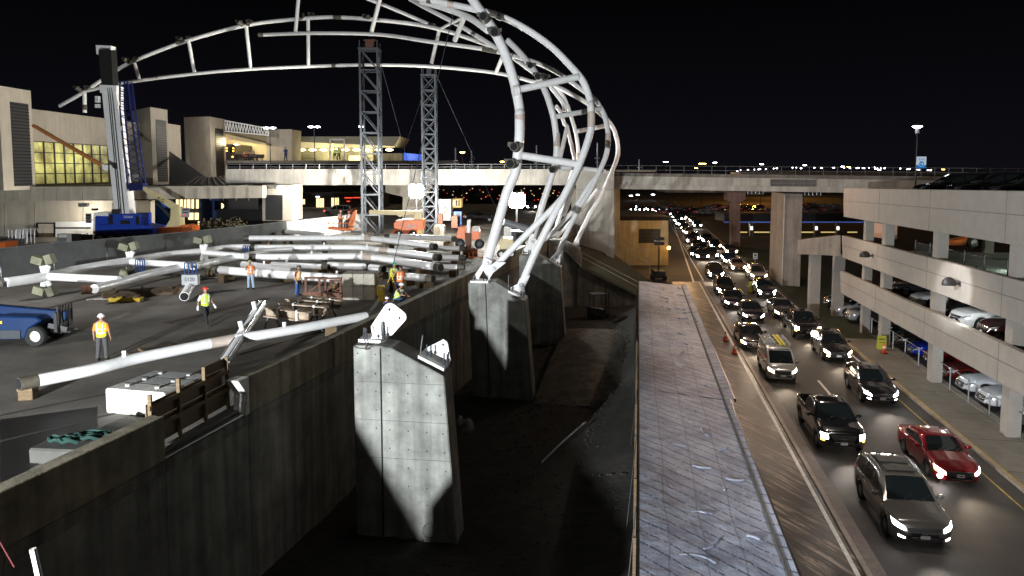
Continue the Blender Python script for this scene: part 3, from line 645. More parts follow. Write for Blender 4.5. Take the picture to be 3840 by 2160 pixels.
# ------------------------------------------------------------ covered walkway with papered roof
def paper():
    m=mat('roof_underlayment',(.42,.44,.50),.5,bump=1.,bs=1.7); n=m.node_tree.nodes
    for bn in n:
        if bn.type=='BUMP': bn.inputs['Distance'].default_value=.075
    n=m.node_tree.nodes; l=m.node_tree.links; b=n['Principled BSDF']
    tx=n.new('ShaderNodeTexCoord'); sx=n.new('ShaderNodeSeparateXYZ'); l.new(tx.outputs['Object'],sx.inputs[0])
    def math_(op,a,bv=None):
        k=n.new('ShaderNodeMath'); k.operation=op
        for i,x in enumerate((a,bv)):
            if x is None: continue
            if hasattr(x,'links'): l.new(x,k.inputs[i])
            else: k.inputs[i].default_value=x
        return k.outputs[0]
    X,Y=sx.outputs['X'],sx.outputs['Y']
    nw=n.new('ShaderNodeTexNoise'); nw.inputs['Scale'].default_value=.4; nw.inputs['Detail'].default_value=2; l.new(tx.outputs['Object'],nw.inputs[0])
    wob=math_('MULTIPLY',nw.outputs[0],.5); X=math_('ADD',X,math_('MULTIPLY',nw.outputs[0],.22))
    row=math_('FRACT',math_('ADD',wob,math_('ADD',math_('MULTIPLY',Y,1.55),math_('MULTIPLY',X,1.2))))
    rowm=math_('LESS_THAN',row,.13)
    no=n.new('ShaderNodeTexNoise'); no.inputs['Scale'].default_value=1.; no.inputs['Detail'].default_value=2
    mp=n.new('ShaderNodeMapping'); mp.inputs['Scale'].default_value=(16,3,1); l.new(tx.outputs['Object'],mp.inputs[0]); l.new(mp.outputs[0],no.inputs[0])
    seg=math_('GREATER_THAN',no.outputs[0],.43)
    dash=math_('MULTIPLY',rowm,seg)
    col=math_('LESS_THAN',math_('FRACT',math_('MULTIPLY',X,1.05)),.05)
    grid=math_('MULTIPLY',math_('MAXIMUM',dash,math_('MULTIPLY',col,.45)),.82)
    n2=n.new('ShaderNodeTexNoise'); n2.inputs['Scale'].default_value=1.1; n2.inputs['Detail'].default_value=9; n2.inputs['Roughness'].default_value=.7; l.new(tx.outputs['Object'],n2.inputs[0])
    rp=n.new('ShaderNodeValToRGB'); l.new(n2.outputs[0],rp.inputs[0]); rp.color_ramp.elements[0].position=.3; rp.color_ramp.elements[0].color=(.13,.145,.20,1); rp.color_ramp.elements[1].position=.62; rp.color_ramp.elements[1].color=(.37,.40,.48,1)
    mx=n.new('ShaderNodeMix'); mx.data_type='RGBA'; l.new(grid,mx.inputs[0]); l.new(rp.outputs[0],mx.inputs[6]); mx.inputs[7].default_value=(.03,.03,.045,1); l.new(mx.outputs[2],b.inputs['Base Color'])
    return m
M_paper=paper()
wk=rframe(empty('covered_walkway',label='long site walkway with roof covered in printed grey paper beside the road',cat='walkway'))
def roofsheet(s0,s1,t1,nt_=14,ns=60):
    m=MB(); vs=[]
    for j in range(ns+1):
        for i in range(nt_+1):
            a=i/nt_; t=.15+(t1-.15)*a; s=s0+(s1-s0)*j/ns
            course=.028*((i*4//nt_)%4)*-1
            vs.append((t,s,3.25-.25*a+course+.012*random.random()))
    m.add(vs,[(j*(nt_+1)+i,j*(nt_+1)+i+1,(j+1)*(nt_+1)+i+1,(j+1)*(nt_+1)+i) for j in range(ns) for i in range(nt_)])
    # wrinkles
    for _ in range(int((s1-s0)/.9)):
        t=random.uniform(.5,t1-.8); s=random.uniform(s0+1,s1-1); 
        rr=random.uniform(.3,1.1); a0=random.uniform(0,6.28); w_=random.uniform(.4,1.1); pts=[(min(t1-.05,max(.2,t+rr*math.cos(a0+w_*k/5))),s+rr*1.6*math.sin(a0+w_*k/5),3.25-.25*max(.2,min(t1,t+rr*math.cos(a0+w_*k/5)))/t1-.025) for k in range(6)]
        m.tube(pts,.035,5,sub=3)
    return m
roofsheet(10,33,3.97).build('paper_sheet',M_paper,wk,smooth=True); roofsheet(33.02,66,4.2).build('paper_sheet',M_paper,wk,smooth=True)
M_tarn=mat('black_drip_edge',(.01,.01,.012),.35)
for s0,s1,t in((10,33,3.99),(33,66,4.22)):
    k=MB(); k.box((t+.02,(s0+s1)/2,2.94),(.06,s1-s0,.14)); k.build('edge_trim',M_tarn,wk)
k=MB(); k.box((.12,38,3.12),(.06,56,.2)); k.build('edge_trim',M_tarn,wk)
k=MB(); k.box((.3,38,1.5),(.08,55.5,3.0)); k.build('side_boarding',mat('painted_boarding',(.10,.095,.085),.8,var=.4,vs=2),wk)
k=MB(); k.box((3.75,38,1.5),(.08,55,3.0)); k.build('side_boarding',mat('painted_boarding'
,(.1,.1,.09)),wk)
for s in range(12,66,4):
    k=MB(); k.box((.02,s,1.45),(.09,.09,2.9)); k.build('timber_post',M_wood,wk)
for sc in range(8):
    k=MB(); k.cyl((-.25,14+sc*6,.3),(.05,15.6+sc*6,3.05),.018,n=6); k.build('brace_pole',M_frame,wk)
m=MB(); 
for j in range(5): m.box((-.1,14.2,.35+j*.28),(.04,1.3,.14),mi=j%2)
rframe(tag(m.build('barricade_board',[mat('hazard_red',(.45,.03,.04),.5),M_whitep]),'red and white striped board at the foot of the walkway','barrier'))
# ------------------------------------------------------------ cones, signs on the pavement
M_cone=mat('cone_orange',(.75,.06,.02),.5); 
def cone(t,s,label,z=.13):
    e=empty('traffic_cone',tuple(RD(t,s,z)),0,label,'traffic cone'); k=MB(); k.lathe([(.17,.03),(.10,.35),(.03,.72),(0,.72)],n=14); k.build('cone',M_cone,e,smooth=True)
    k=MB(); k.lathe([(.118,.38),(.083,.52)],n=14); k.v=[(x*1.06,y*1.06,zz) for x,y,zz in k.v]; k.build('white_band',M_whitep,e)
    k=MB(); k.box((0,0,.02),(.38,.38,.04)); k.build('base',M_plast,e)
cone(6.55,57.5,'farther of two orange cones by the kerb of the striped walk'); cone(6.75,53.5,'nearer of two orange cones by the kerb of the striped walk')
tt,ss=toRD(G(q('J',465,330))); cone(tt,ss,'orange cone with white top by the yellow sign at the garage')
def aboard(p,label):
    e=empty('floor_sign',tuple(p),YAW-math.pi/2,label,'sign'); k=MB(); k.prism([(-.3,-.12,0),(.3,-.12,0),(.3,.02,1.1),(-.3,.02,1.1)],(0,.03,0)); k.build('panel',mat('sign_yellow',(.42,.40,.03),.5),e)
    k=MB(); k.prism([(-.3,.22,0),(.3,.22,0),(.3,.06,1.1),(-.3,.06,1.1)],(0,-.03,0)); k.build('rear_panel',mat('sign_yellow',(1,1,1)),e)
    for z in(.35,.6,.85):
        k=MB(); k.box((0,-.10+z*.11,z),(.38,.02,.07)); k.build('text_line',M_black,e)
aboard(G(q('J',425,265)),'small yellow folding sign on the pavement by the garage fence')
aboard(RD(12.0,82.5),'yellow lane sign standing between the two queues of cars')
M_hv=mat('post_yellow',(.75,.62,.03),.5)

c=P(q('C',1790,1420),64); e=empty('forklift',(c.x,64,.1),.3,'small dark forklift parked in shadow at the far end of the trench','forklift')
k=MB(); k.prism([(-.9,0,.25),(.5,0,.25),(.5,0,.8),(-.2,0,.95),(-.9,0,1.05)],(0,1.1,0)); k.build('body',mat('forklift_paint',(.012,.014,.03),.5),e,bevel=.04)
for x in(-.7,.45):
    for y in(.05,1.05): k=MB(); k.box((x,y,1.55),(.06,.06,1.2)); k.build('cage_post',M_frame,e)
k=MB(); k.box((-.12,.55,2.15),(1.3,1.1,.06)); k.build('cage_roof',M_frame,e)
for y in(.2,.9): k=MB(); k.box((.75,y,1.2),(.1,.1,2.3)); k.build('mast_rail',M_frame,e); k=MB(); k.box((1.25,y,.12),(1.0,.12,.05)); k.build('fork',M_frame,e)
for x in(-.6,.35):
    for y in(-.02,1.12): k=MB(); k.lathe([(.1,-.1),(.27,-.1),(.3,0),(.27,.1),(.1,.1)],(0,0,0),(0,1,0),14,closed=True); k.build('wheel',M_tyre,e,smooth=True,loc=(x,y,.3))

a,b=G(q('8',1325,700),.12),G(q('8',1620,430),.5); k=MB(); k.tube([a,a.lerp(b,.5)+V((0,0,.06)),b],.05,8,sub=4); tag(k.build('conduit_pipe',M_galv),'thin pale conduit lying on the dark trench floor','pipe')
c=G(q('8',810,660),.1)+V((0,1.2,0)); k=MB()
for i in range(7): k.ell(c+V((random.uniform(-.25,.25),random.uniform(-.3,.3),.5+random.uniform(0,.9))),(random.uniform(.15,.3),.25,random.uniform(.15,.3)),8,5)
tag(k.build('tarp_bundle',mat('pale_tarp',(.30,.30,.29),.8,var=.3,bump=.5),smooth=True),'crumpled pale tarp bundle beside the right side of the nearest pier','tarp')

# ------------------------------------------------------------ parking garage (facade plane t=17.1)
TG=17.1
gar=empty('parking_garage',tuple(RD(TG,50)),0,'pale precast parking garage with sloping spandrel bands along the road','parking garage'); gs=gar.location.copy()
def band(pts,th=.35,m=M_gar,name='spandrel'):
    w=[onT(p,TG) for p in pts]
    # extend to the near side beyond the frame
    (a,b,c,d)=w; k=.28; b2=b+(b-a)*k; c2=c+(c-d)*k
    mb=MB(); mb.prism([a,b2,c2,d],ER*th); mb.build(name,m,gar,shift=gs,bevel=.03)
    # reveal line
    x0=a*.56+d*.44; x1=b2*.56+c2*.44
    mb=MB(); mb.beam(x0-ER*.004,x1-ER*.004,.05,.02,up=ER); mb.build('reveal_line',mat('reveal_shadow',(.20,.18,.17),.9),gar,shift=gs)
    # panel joints
    return a,b2,c2,d
b1=band([(3163,706),(3840,716),(3840,925),(3163,813)])
b2=band([(3156,883),(3840,1056),(3840,1222),(3160,966)])
b3=band([(3150,1016),(3840,1326),(3840,1489),(3152,1098)])
def zat(bd,i,s):
    a,b=(bd[0],bd[1]) if i==0 else (bd[3],bd[2]); sa,sb=a.dot(DR),b.dot(DR); return a.z+(b.z-a.z)*(s-sa)/(sb-sa)
for bd in(b1,b2,b3):
    for s in(29.4,38.9,48.4,58):
        p0=RD(TG,s,zat(bd,0,s)); p1=RD(TG,s,zat(bd,1,s))
        mb=MB(); mb.beam(p1-ER*.004,p0-ER*.004,.03,.02,up=ER); mb.build('panel_joint',mat('reveal_shadow',(1,1,1)),gar,shift=gs)
S0,S1=21,63.2
def slab(zb0,zb1,t0,t1,th,name,m,s0=S0,s1=S1):
    mb=MB(); mb.prism([RD(t0,s0,zb0),RD(t1,s0,zb0),RD(t1,s1,zb1),RD(t0,s1,zb1)],(0,0,-th)); return mb.build(name,m,gar,shift=gs)
M_gfl=mat('garage_floor',(.16,.16,.15),.7,var=.3,vs=.8)
slab(zat(b1,1,S0)+1.7,zat(b1,1,S1)+1.7,TG+.36,44,.5,'roof_deck',M_gfl)
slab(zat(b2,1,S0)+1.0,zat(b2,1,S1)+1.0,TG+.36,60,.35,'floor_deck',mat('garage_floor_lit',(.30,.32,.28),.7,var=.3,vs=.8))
slab(zat(b3,1,S0)+1.05,zat(b3,1,S1)+1.05,TG+.36,34,.35,'floor_deck',M_gfl)
mb=MB(); mb.prism([RD(TG+1.3,S0,.05),RD(40,S0,.05),RD(40,80,.05),RD(TG+1.3,80,.05)],(0,0,-.03)); struct(mb.build('parking_floor',mat('parking_asphalt',(.05,.05,.05),.6,var=.3)))
for i,s in enumerate((29.4,38.9,48.4,58,62.7)):
    for t in(TG+.4,TG+9,TG+18):
        w=.75 if i<4 else .6
        ztop=zat(b1,1,s)+1.2
        mb=MB(); mb.box(V((0,0,ztop/2))+RD(t+.3,s),(.6,w,ztop),rz=YAW-math.pi/2); mb.build('column',M_gar,gar,shift=gs)
for lev,(bd) in enumerate((b2,b3)):
    z0=zat(bd,1,40)
    mb=MB(); mb.box(RD(34,42,z0+1.6),(.3,42,3.0),rz=YAW-math.pi/2)
    if lev==1: mb.build('rear_wall',mat('garage_rear_wall',(.30,.26,.20),.8,var=.2),gar,shift=gs)
# wall lamps (dark shells)
def shell(p,label):
    c=onT(p,TG); e=empty('wall_light',tuple(c),YAW-math.pi/2,label,'wall light','oval wall lights on the garage bands'); k=MB()
    k.ell((-.55,0,0),(.38,.22,.34),14,8,cut=-.35); k.build('lamp_shell',mat('lamp_shell_bronze',(.022,.018,.018),.5),e,smooth=True)
    k=MB(); k.cyl((-.2,0,-.02),(.0,0,-.02),.05,n=8); k.box((-.015,0,0),(.03,.25,.3)); k.build('bracket',mat('lamp_shell_bronze',(1,1,1)),e)
shell(q('H',600,1250),'far dark oval light shell on the middle garage band'); shell(q('I',1740,395),'near dark oval light shell on the middle garage band')
# guard fence at level 2
fz=zat(b2,0,40)
fe=empty('guard_fence',tuple(RD(TG+1.4,40,fz)),0,'dark mesh guard fence with sagging hose behind the middle garage band','fence'); fs=fe.location.copy()
for i in range(12):
    s=26+i*2.6; zf=zat(b2,1,s)+1.0; p=RD(TG+1.4,s,zf); k=MB(); k.cyl(p,p+V((0,0,1.5)),.04,n=6); k.build('post',M_frame,fe,shift=fs)
for z in(.15,1.35):
    k=MB(); k.cyl(RD(TG+1.4,26,zat(b2,1,26)+1.0+z),RD(TG+1.4,54.6,zat(b2,1,54.6)+1.0+z),.025,n=6); k.build('rail',M_frame,fe,shift=fs)
k=MB()
for i in range(240):
    s=26+i*.119; zf=zat(b2,1,s)+1.0; k.beam(RD(TG+1.4,s,zf+.15),RD(TG+1.4,s,zf+1.35),.012,.012)
tag(k.build('mesh_infill',M_frame,fe,shift=fs))
k=MB(); 
for i in range(4):
    s=27+i*5.2; k.tube([RD(TG+1.3,s+x*2.4,zat(b2,1,s)+1.72-.5*(1-(2*x-1)**2)) for x in [j/8 for j in range(9)]],.035,6)
    k.build('hose',M_black,fe,shift=fs); k=MB()
# chain link fence along ground columns
ff=empty('chain_fence',tuple(RD(17.0,40)),0,'low galvanised chain fence along the garage columns','fence'); fs=ff.location.copy()
for i in range(17):
    s=24+i*2.5; p=RD(17.95,s,.13); k=MB(); k.cyl(p,p+V((0,0,1.35)),.035,n=6); k.build('post',M_galv,ff,shift=fs)
k=MB(); k.cyl(RD(17.95,24,1.42),RD(17.95,64,1.42),.022,n=6); k.build('top_rail',M_galv,ff,shift=fs)
k=MB(); k.cyl(RD(17.95,24,.2),RD(17.95,64,.2),.012,n=6); k.build('bottom_wire',M_galv,ff,shift=fs)
# ramp wall and posts between bridge pier and garage
a=P(q('G',2000,860),66); b=onT((3160,878),TG+.4)
b=P((3152,883),64)
rp_=empty('ramp_wall',tuple(a),0,'short brown ramp wall joining the bridge pier and garage','ramp'); sh=a.copy()
k=MB(); k.prism([a,b,P((3152,960),64),P(q('G',2000,1010),66)],(0,.5,0)); k.build('ramp_beam',mat('ramp_concrete',(.34,.29,.24),.85,var=.25,streak=.3,vs=1),rp_,shift=sh)
for x in(2180,2440):
    p0=P(q('G',x,1015),65.6); k=MB(); k.box(V((p0.x,p0.y+.3,p0.z/2)),(.9,.5,p0.z)); k.build('post',M_gar,rp_,shift=sh)
# lamp post with exit sign on roof deck
base=P((3432,700),66); lp=empty('street_lamp',tuple(base),0,'lit cone shaped lamp on a dark pole above the garage roof','street lamp')
k=MB(); k.cyl((0,0,-1.5),(0,0,4.3),.09,.06,10); k.build('pole',M_frame,lp,smooth=True)
hd=P((3440,478),66)-base
k=MB(); k.lathe([(.10,-.55),(.16,-.5),(.17,-.02),(.1,-.02)],(hd.x,hd.y,hd.z)); k.build('lamp_cage',M_galv,lp,smooth=True)
k=MB(); k.lathe([(.02,.0),(.42,.10),(.45,.16),(.18,.30),(0,.34)],(hd.x,hd.y,hd.z)); k.build('lamp_hood',M_galv,lp,smooth=True)
k=MB(); k.lathe([(.0,-.16),(.34,.03),(.42,.09),(.0,.09)],(hd.x,hd.y,hd.z),n=16); k.build('lamp_glass',mat('cool_lamp_glow',(1,1,1),.3,emit=(.75,.88,1),es=28),lp,smooth=True)
k=MB(); k.cyl((hd.x,hd.y,4.2),(hd.x,hd.y,hd.z-.5),.05,n=8); k.build('neck',M_frame,lp)
M_signw=mat('sign_face_white',(.7,.75,.8),.5,emit=(.62,.75,.9),es=.35); M_signb=mat('sign_face_blue',(.02,.22,.62),.5,emit=(.02,.25,.7),es=.30)
sg0=P((3455,609),65.7); sn=empty('exit_sign',tuple(sg0),0,'white and blue Exit sign with circled arrow on the lamp pole','sign')
k=MB(); k.box((0,0,.14),(.82,.05,.72)); k.build('upper_panel',M_signw,sn); k=MB(); k.box((0,0,-.36),(.82,.05,.28)); k.build('lower_panel',M_signb,sn)
text('lettering','Exit',.34,M_signb,facing((0,-.03,.28),(1,0,0)),sn)
k=MB(); k.lathe([(.255,-.03),(.255,-.05),(0,-.05)],(0,0,-.12),(0,1,0),24); k.build('arrow_disc',M_signb,sn)
k=MB(); k.lathe([(.255,-.055),(.225,-.062),(.222,-.05)],(0,0,-.12),(0,1,0),24); k.build('arrow_ring',M_signw,sn)
k=MB(); k.box((-.02,-.062,-.12),(.26,.01,.05)); k.prism([(.02,-.067,.02),(.16,-.067,-.12),(.02,-.067,-.26),(.02,-.067,-.19),(.08,-.067,-.12),(.02,-.067,-.05)],(0,.01,0)); k.build('arrow',M_signw,sn)

c=P((3640,938),58); e=empty('compact_tractor',tuple(c),0,'orange compact tractor with white wheel hub on the middle garage level','tractor')
k=MB(); k.prism([(-1.5,0,.35),(-1.3,0,.75),(-.3,0,.95),(.1,0,1.05),(.5,0,.95),(.5,0,.4)],(0,1.1,0)); k.build('body',M_orange,e,bevel=.04); k=MB(); k.prism([(-.55,-.05,.95),(-.2,-.05,1.15),(.45,-.05,1.1),(.55,-.05,.7),(.35,-.05,1.0),(-.2,-.05,1.02)],(0,.3,0)); k.build('mudguard',M_orange,e)
k=MB(); k.lathe([(.3,-.15),(.5,-.16),(.56,-.08),(.56,.08),(.5,.16),(.3,.15)],(0,0,0),(0,1,0),20,closed=True); w_=k.build('wheel',M_tyre,e,smooth=True,loc=(.15,-.1,.56)); k=MB(); k.lathe([(.34,-.1),(.28,-.06),(0,-.08)],(0,0,0),(0,1,0),18); k.build('rim',M_white,w_)
k=MB(); k.box((0,.5,1.45),(.6,.7,.9)); k.build('seat_frame',M_orange,e)
c=P((3343,897),66); e=empty('storage_trailer',tuple(c),0,'pinkish white trailer end lit orange seen through the middle garage opening','trailer'); k=MB(); k.box((0,1.5,.65),(.95,3,1.3)); k.build('box_body',mat('pinkish_panel',(.62,.40,.30),.6),e); k=MB(); k.box((-.05,-.02,.65),(.06,.04,1.3)); k.build('door_seam',M_frame,e)

# ------------------------------------------------------------ elevated road bridge
br=empty('road_bridge',tuple(P((1900,690),88)),0,'long pale elevated road bridge crossing the whole view behind the truss','bridge'); bs=br.location.copy()
YB=88
def bx(u0,v0,u1,v1,Y,dy,name,m,par,sh,mi=0,bevel=0):
    a,b,c,d=P((u0,v1),Y),P((u1,v1),Y),P((u1,v0),Y),P((u0,v0),Y); k=MB(); k.prism([a,b,c,d],(0,dy,0)); return k.build(name,m,par,shift=sh,bevel=bevel)
bx(846,634,2165,694,YB,.6,'girder',M_bridge,br,bs); bx(846,636,2165,650,YB+.6,10,'deck_slab',M_bridge,br,bs)
bx(2163,640,2303,711,YB-.4,1.2,'girder_end',M_bridge,br,bs)
ra,rb=P((2303,700),90),P((3165,700),77)
def rp(u,v): return onV((u,v),ra,rb)
def rband(v0,v1,w0,w1,name,off,m,th=.5):
    a,b,c,d=rp(2303,v1),rp(3165,w1),rp(3165,w0),rp(2303,v0); b=a+(b-a)*2.1; c=d+(c-d)*2.1
    n=V((-(rb-ra).y,(rb-ra).x,0)).normalized(); n=n if n.y>0 else -n
    k=MB(); k.prism([x+n*off for x in(a,b,c,d)],n*th); return k.build(name,m,br,shift=bs)
M_brd=mat('bridge_parapet_dark',(.17,.155,.14),.85,var=.3,vs=.6,streak=.3)
rband(649,660,658,672,'parapet',.12,M_brd); rband(660,692,672,701,'girder',0,M_bridge); rband(692,708,701,722,'lower_slab',-.35,M_bridge,11)
a,b,c,d=rp(2889,702),rp(3058,703),rp(3058,674),rp(2889,672); k=MB(); k.prism([a,b,c,d],(0,-.06,0)); k.build('dark_panel',M_frame,br,shift=bs)
k=MB()
for x in(2889,2932,2975,3018,3058): k.beam(rp(x,672)-V((0,.1,0)),rp(x,702)-V((0,.1,0)),.1,.06)
k.beam(rp(2889,686)-V((0,.1,0)),rp(3058,688)-V((0,.1,0)),.08,.08); k.build('panel_frame',M_brd,br,shift=bs)
# railings
M_dimrail=mat('weathered_rail',(.12,.11,.10),.6)
for i in range(27):
    x=850+i*49.6; k=MB(); k.cyl(P((x,636),YB+.2),P((x,616),YB+.2),.035,n=6); k.build('rail_post',M_galv,br,shift=bs)
for v,r in((616,.035),(626,.025)):
    k=MB(); k.cyl(P((846,v),YB+.2),P((2190,v),YB+.2),r,n=6); k.build('rail',M_galv,br,shift=bs)
for i in range(30):
    x=2305+i*52.5; y0=620+(x-2303)*.0075; y1=651+(x-2303)*.011
    k=MB(); k.cyl(rp(x,y1)+V((0,.3,0)),rp(x,y0)+V((0,.3,0)),.035,n=6); k.build('rail_post',M_dimrail,br,shift=bs)
for v in(620,636):
    k=MB(); k.cyl(rp(2250,v)+V((0,.3,0)),rp(3950,v+13)+V((0,.3,0)),.03,n=6); k.build('rail',M_dimrail,br,shift=bs)
# abutment, piers
a1=bx(2160,709,2303,1000,YB,7,'abutment',M_bridge,br,bs)
k=MB(); k.beam(P((2160,711),YB-.02),P((2303,711),YB-.02),.03,.06); k.build('bearing_joint',M_black,br,shift=bs)
bx(2303,693,2325,1000,99,4,'far_abutment',M_bridge,br,bs)
c0,c1,c2=G((2884,1037)),G((2932,1072)),G((2999,1075)); c3=c0+c2-c1
k=MB(); k.prism([c0,c1,c2,c3],(0,0,10.3)); k.build('bridge_pier',mat('bridge_pier_concrete',(.36,.30,.26),.85,var=.25,streak=.3,vs=.8),br,shift=bs)
k=MB(); k.cyl(c1+V((-.02,-.08,0)),c1+V((-.02,-.08,10.2)),.06,n=8); k.build('drain_pipe',M_white,br,shift=bs)
# far bridge behind
fb=empty('far_bridge',tuple(P((2760,720),127)),0,'second darker elevated road deck seen between the bridge rails','bridge'); fs=fb.location.copy()
bx(2744,761,2776,925,127,1.5,'far_pier',mat('reddish_concrete',(.34,.22,.19),.85,var=.3,streak=.3,vs=.8),fb,fs)
k=MB(); k.prism([P((2728,722),127),P((2796,722),127),P((2796,748),127),P((2776,760),127),P((2744,760),127),P((2728,748),127)],(0,2.2,0)); k.build('pier_cap',mat('reddish_concrete',(1,1,1)),fb,shift=fs)
bx(2500,706,3350,722,127,9,'deck',M_brd,fb,fs); bx(2775,645,3603,657,139,6,'far_parapet',M_bridge,fb,fs); bx(2310,637,2458,645,128,1,'far_parapet',M_bridge,fb,fs)
# conduits under bridge
def conduit(x0,x1,y,label):
    e=empty('pipe_hanger',tuple(P((x0,y),82)),0,label,'pipe','pipe hangers below the bridge'); sh=e.location.copy()
    k=MB(); k.cyl(P((x0,y),82),P((x1,y),82),.05,n=6); k.build('pipe',M_dimrail,e,shift=sh)
    n=4
    for i in range(n+1):
        x=x0+(x1-x0)*i/n; k=MB(); k.cyl(P((x,y),82),P((x,y-11),82),.05,n=6); k.build('hanger_rod',M_galv,e,shift=sh)
conduit(2805,2862,728,'left run of pale pipe brackets hanging under the bridge'); conduit(3018,3078,733,'right run of pale pipe brackets hanging under the bridge')
# left under-bridge pier
cp=empty('bridge_column',tuple(P((1540,850),97)),0,'floodlit beige column with wide tapered cap under the bridge','column'); cs=cp.location.copy()
k=MB(); k.prism([P((1444,692),97),P((1620,692),97),P((1600,735),97),P((1510,738),97),P((1446,722),97)],(0,2,0)); k.build('cap',M_beige,cp,shift=cs)
bx(1510,736,1588,872,97.2,1.6,'shaft',M_beige,cp,cs)
# weight hanging at bridge
k=MB(); k.ell(P((1475,703),86),(.5,.3,.12),10,5)
# ------------------------------------------------------------ orange lit utility building
ub=empty('utility_building',tuple(P((2410,985),102)),0,'low concrete building lit orange with a dark louvre beside the queue','building'); us=ub.location.copy()
M_ub=mat('utility_wall',(.42,.36,.24),.85,var=.25,streak=.25,vs=.7)
bx(2200,827,2506,996,102,12,'wall',M_ub,ub,us); bx(2195,812,2512,827,101.8,13,'roof',M_black,ub,us); bx(2396,858,2477,912,101.9,.1,'louvre',M_dark,ub,us)
for i in range(9): bx(2398,862+i*5.4,2475,864+i*5.4,101.86,.06,'louvre_blade',M_black,ub,us)
# portable light tower
M_lh=mat('floodlight_glow',(1,1,1),.3,emit=(.95,1,.96),es=220)
def light_tower(base,h,label,lit,sc=1.,hc=None):
    e=empty('light_tower',tuple(base),0,label,'light tower'); k=MB(); k.box((0,0,.75),(1.3,2.0,.8)); k.build('generator_body',M_cream if lit else M_plast,e,bevel=.06)
    for x in(-.8,.8):
        for y in(-.6,.6):
            k=MB(); k.lathe([(.12,-.1),(.3,-.1),(.32,0),(.3,.1),(.12,.1)],(x*.9,y,.32),(1,0,0),14,closed=True); k.build('wheel',M_tyre,e,smooth=True)
    k=MB(); k.box((0,0,h*.35+.6),(.16,.16,h*.7)); k.build('lower_mast',M_frame,e); k=MB(); k.box((0,0,h*.75),(.10,.10,h*.5)); k.build('upper_mast',M_frame,e)
    k=MB(); k.box((0,0,h),(1.1,.08,.08)); k.build('crossbar',M_galv,e)
    for x in(-.34,.34):
        for z in(-.28,.30):
            S_=.62 if lit else .5; k=MB(); k.box((x,-.1,h+z),(S_,.16,S_*.75)); hh=k.build('lamp_head',M_plast,e)
            k=MB()
            if lit: k.lathe([(.46,.0),(.40,.05),(0,.07)],(x,-.19-.02*(x>0)-.03*(z>0),h+z),(0,-1,0),20)
            else: k.box((x,-.2,h+z),(.4,.04,.28))
            k.build('lamp_lens',M_lh if lit else M_plast,hh)
    return e
FA=P((1562,717),80); FB=P((1938,752),74)
light_tower((FA.x,FA.y,ZD),FA.z-ZD,'brilliant four head floodlight tower left of the shorter lattice mast',True)
light_tower((FB.x,FB.y,ZD),FB.z-ZD,'brilliant four head floodlight tower behind the nearest truss leg',True)
g=G((2469,1050)); light_tower(g,4.6,'unlit four head light tower in front of the orange building',False)
wl_=empty('wall_lamp',tuple(P((2508,928),101)),0,'small glowing orange lamp at the corner of the orange building','lamp'); k=MB(); k.box((0,.2,.12),(.3,.4,.1)); k.build('bracket',M_frame,wl_); k=MB(); k.ell((0,0,-.05),(.22,.2,.22),10,6,cut=-1.5); k.build('lamp_globe',mat('sodium_glow',(1,.6,.2),.3,emit=(1,.52,.10),es=30),wl_)
# ------------------------------------------------------------ terminal building (left)
XT=-51.0
tb=empty('terminal_building',(XT,95,ZD),0,'large beige terminal building with tall towers and yellow lit window wall at left','terminal building'); ts=tb.location.copy()
def onX(p,X): r=ray(*p); k=X/r.x; return V((X,r.y*k,H+r.z*k))
ZP=12.8-(700-641)/2832*80
def tower(u_side,u_front0,u_front1,vtop,X,fw,depthY,label,lou):
    # side wall facing left-forward corner at u_front0; front face spans to u_front1
    pass
def block(Y0,X0,X1,Y1,z0,z1,name,m): 
    k=MB(); k.prism([(X0,Y0,z0),(X1,Y0,z0),(X1,Y1,z0),(X0,Y1,z0)],(0,0,z1-z0)); return k.build(name,m,tb,shift=ts,bevel=.05)
def tw(Y,uL,uR,vt,back,lou,louv):
    a=P((uL,vt),Y); b=P((uR,vt),Y); block(Y,a.x,b.x,Y+back,ZP-.3,a.z,'tower',M_beige)
    l0,l1=P((lou[0],louv),Y),P((lou[1],louv),Y); k=MB(); k.prism([(l0.x,Y-.04,ZP+.1),(l1.x,Y-.04,ZP+.1),(l1.x,Y-.04,l0.z),(l0.x,Y-.04,l0.z)],(0,.1,0)); lo=k.build('louvre',M_dark,tb,shift=ts)
    k=MB(); z=ZP+.3
    while z<l0.z-.1: k.box(((l0.x+l1.x)/2,Y-.05,z),((l1.x-l0.x),.03,.05)); z+=.32
    o=k.build('louvre_blades',mat('blade',(.008,.009,.010),.9),lo,shift=ts)
def twr(uc,vt,Y,X,ul,vl,Yl,ue,lou,louv):
    # near corner c on plane X; south face runs back-left to (ul,vl); east face runs back along X
    c=P((uc,vt),Y); c.x=X; e=onX((ue,vt),X); b=P((ul,vl),Yl); zt=c.z
    k=MB(); k.prism([(c.x,c.y,ZP-.3),(e.x,e.y,ZP-.3),(b.x,max(b.y,e.y)+.6,ZP-.3),(b.x,b.y,ZP-.3)],(0,0,zt-ZP+.3)); k.build('tower',M_beige,tb,shift=ts)
    l0,l1=onX((lou[0],louv),X),onX((lou[1],louv),X); zl=l0.z
    k=MB(); k.prism([(X-.3,l0.y,ZP+.1),(X-.3,l1.y,ZP+.1),(X-.3,l1.y,zl),(X-.3,l0.y,zl)],(.34,0,0)); lo=k.build('louvre',M_dark,tb,shift=ts)
    k=MB(); z=ZP+.3
    while z<zl-.1: k.box((X+.06,(l0.y+l1.y)/2,z),(.06,abs(l1.y-l0.y),.10)); z+=.34
    k.build('louvre_blades',mat('blade',(.008,.009,.010),.9),lo,shift=ts)
twr(17,320,75.9,-51,-160,300,80,114,(36,104),381)
twr(578,401,107.6,-51,497,415,114,627,(583,621),447)
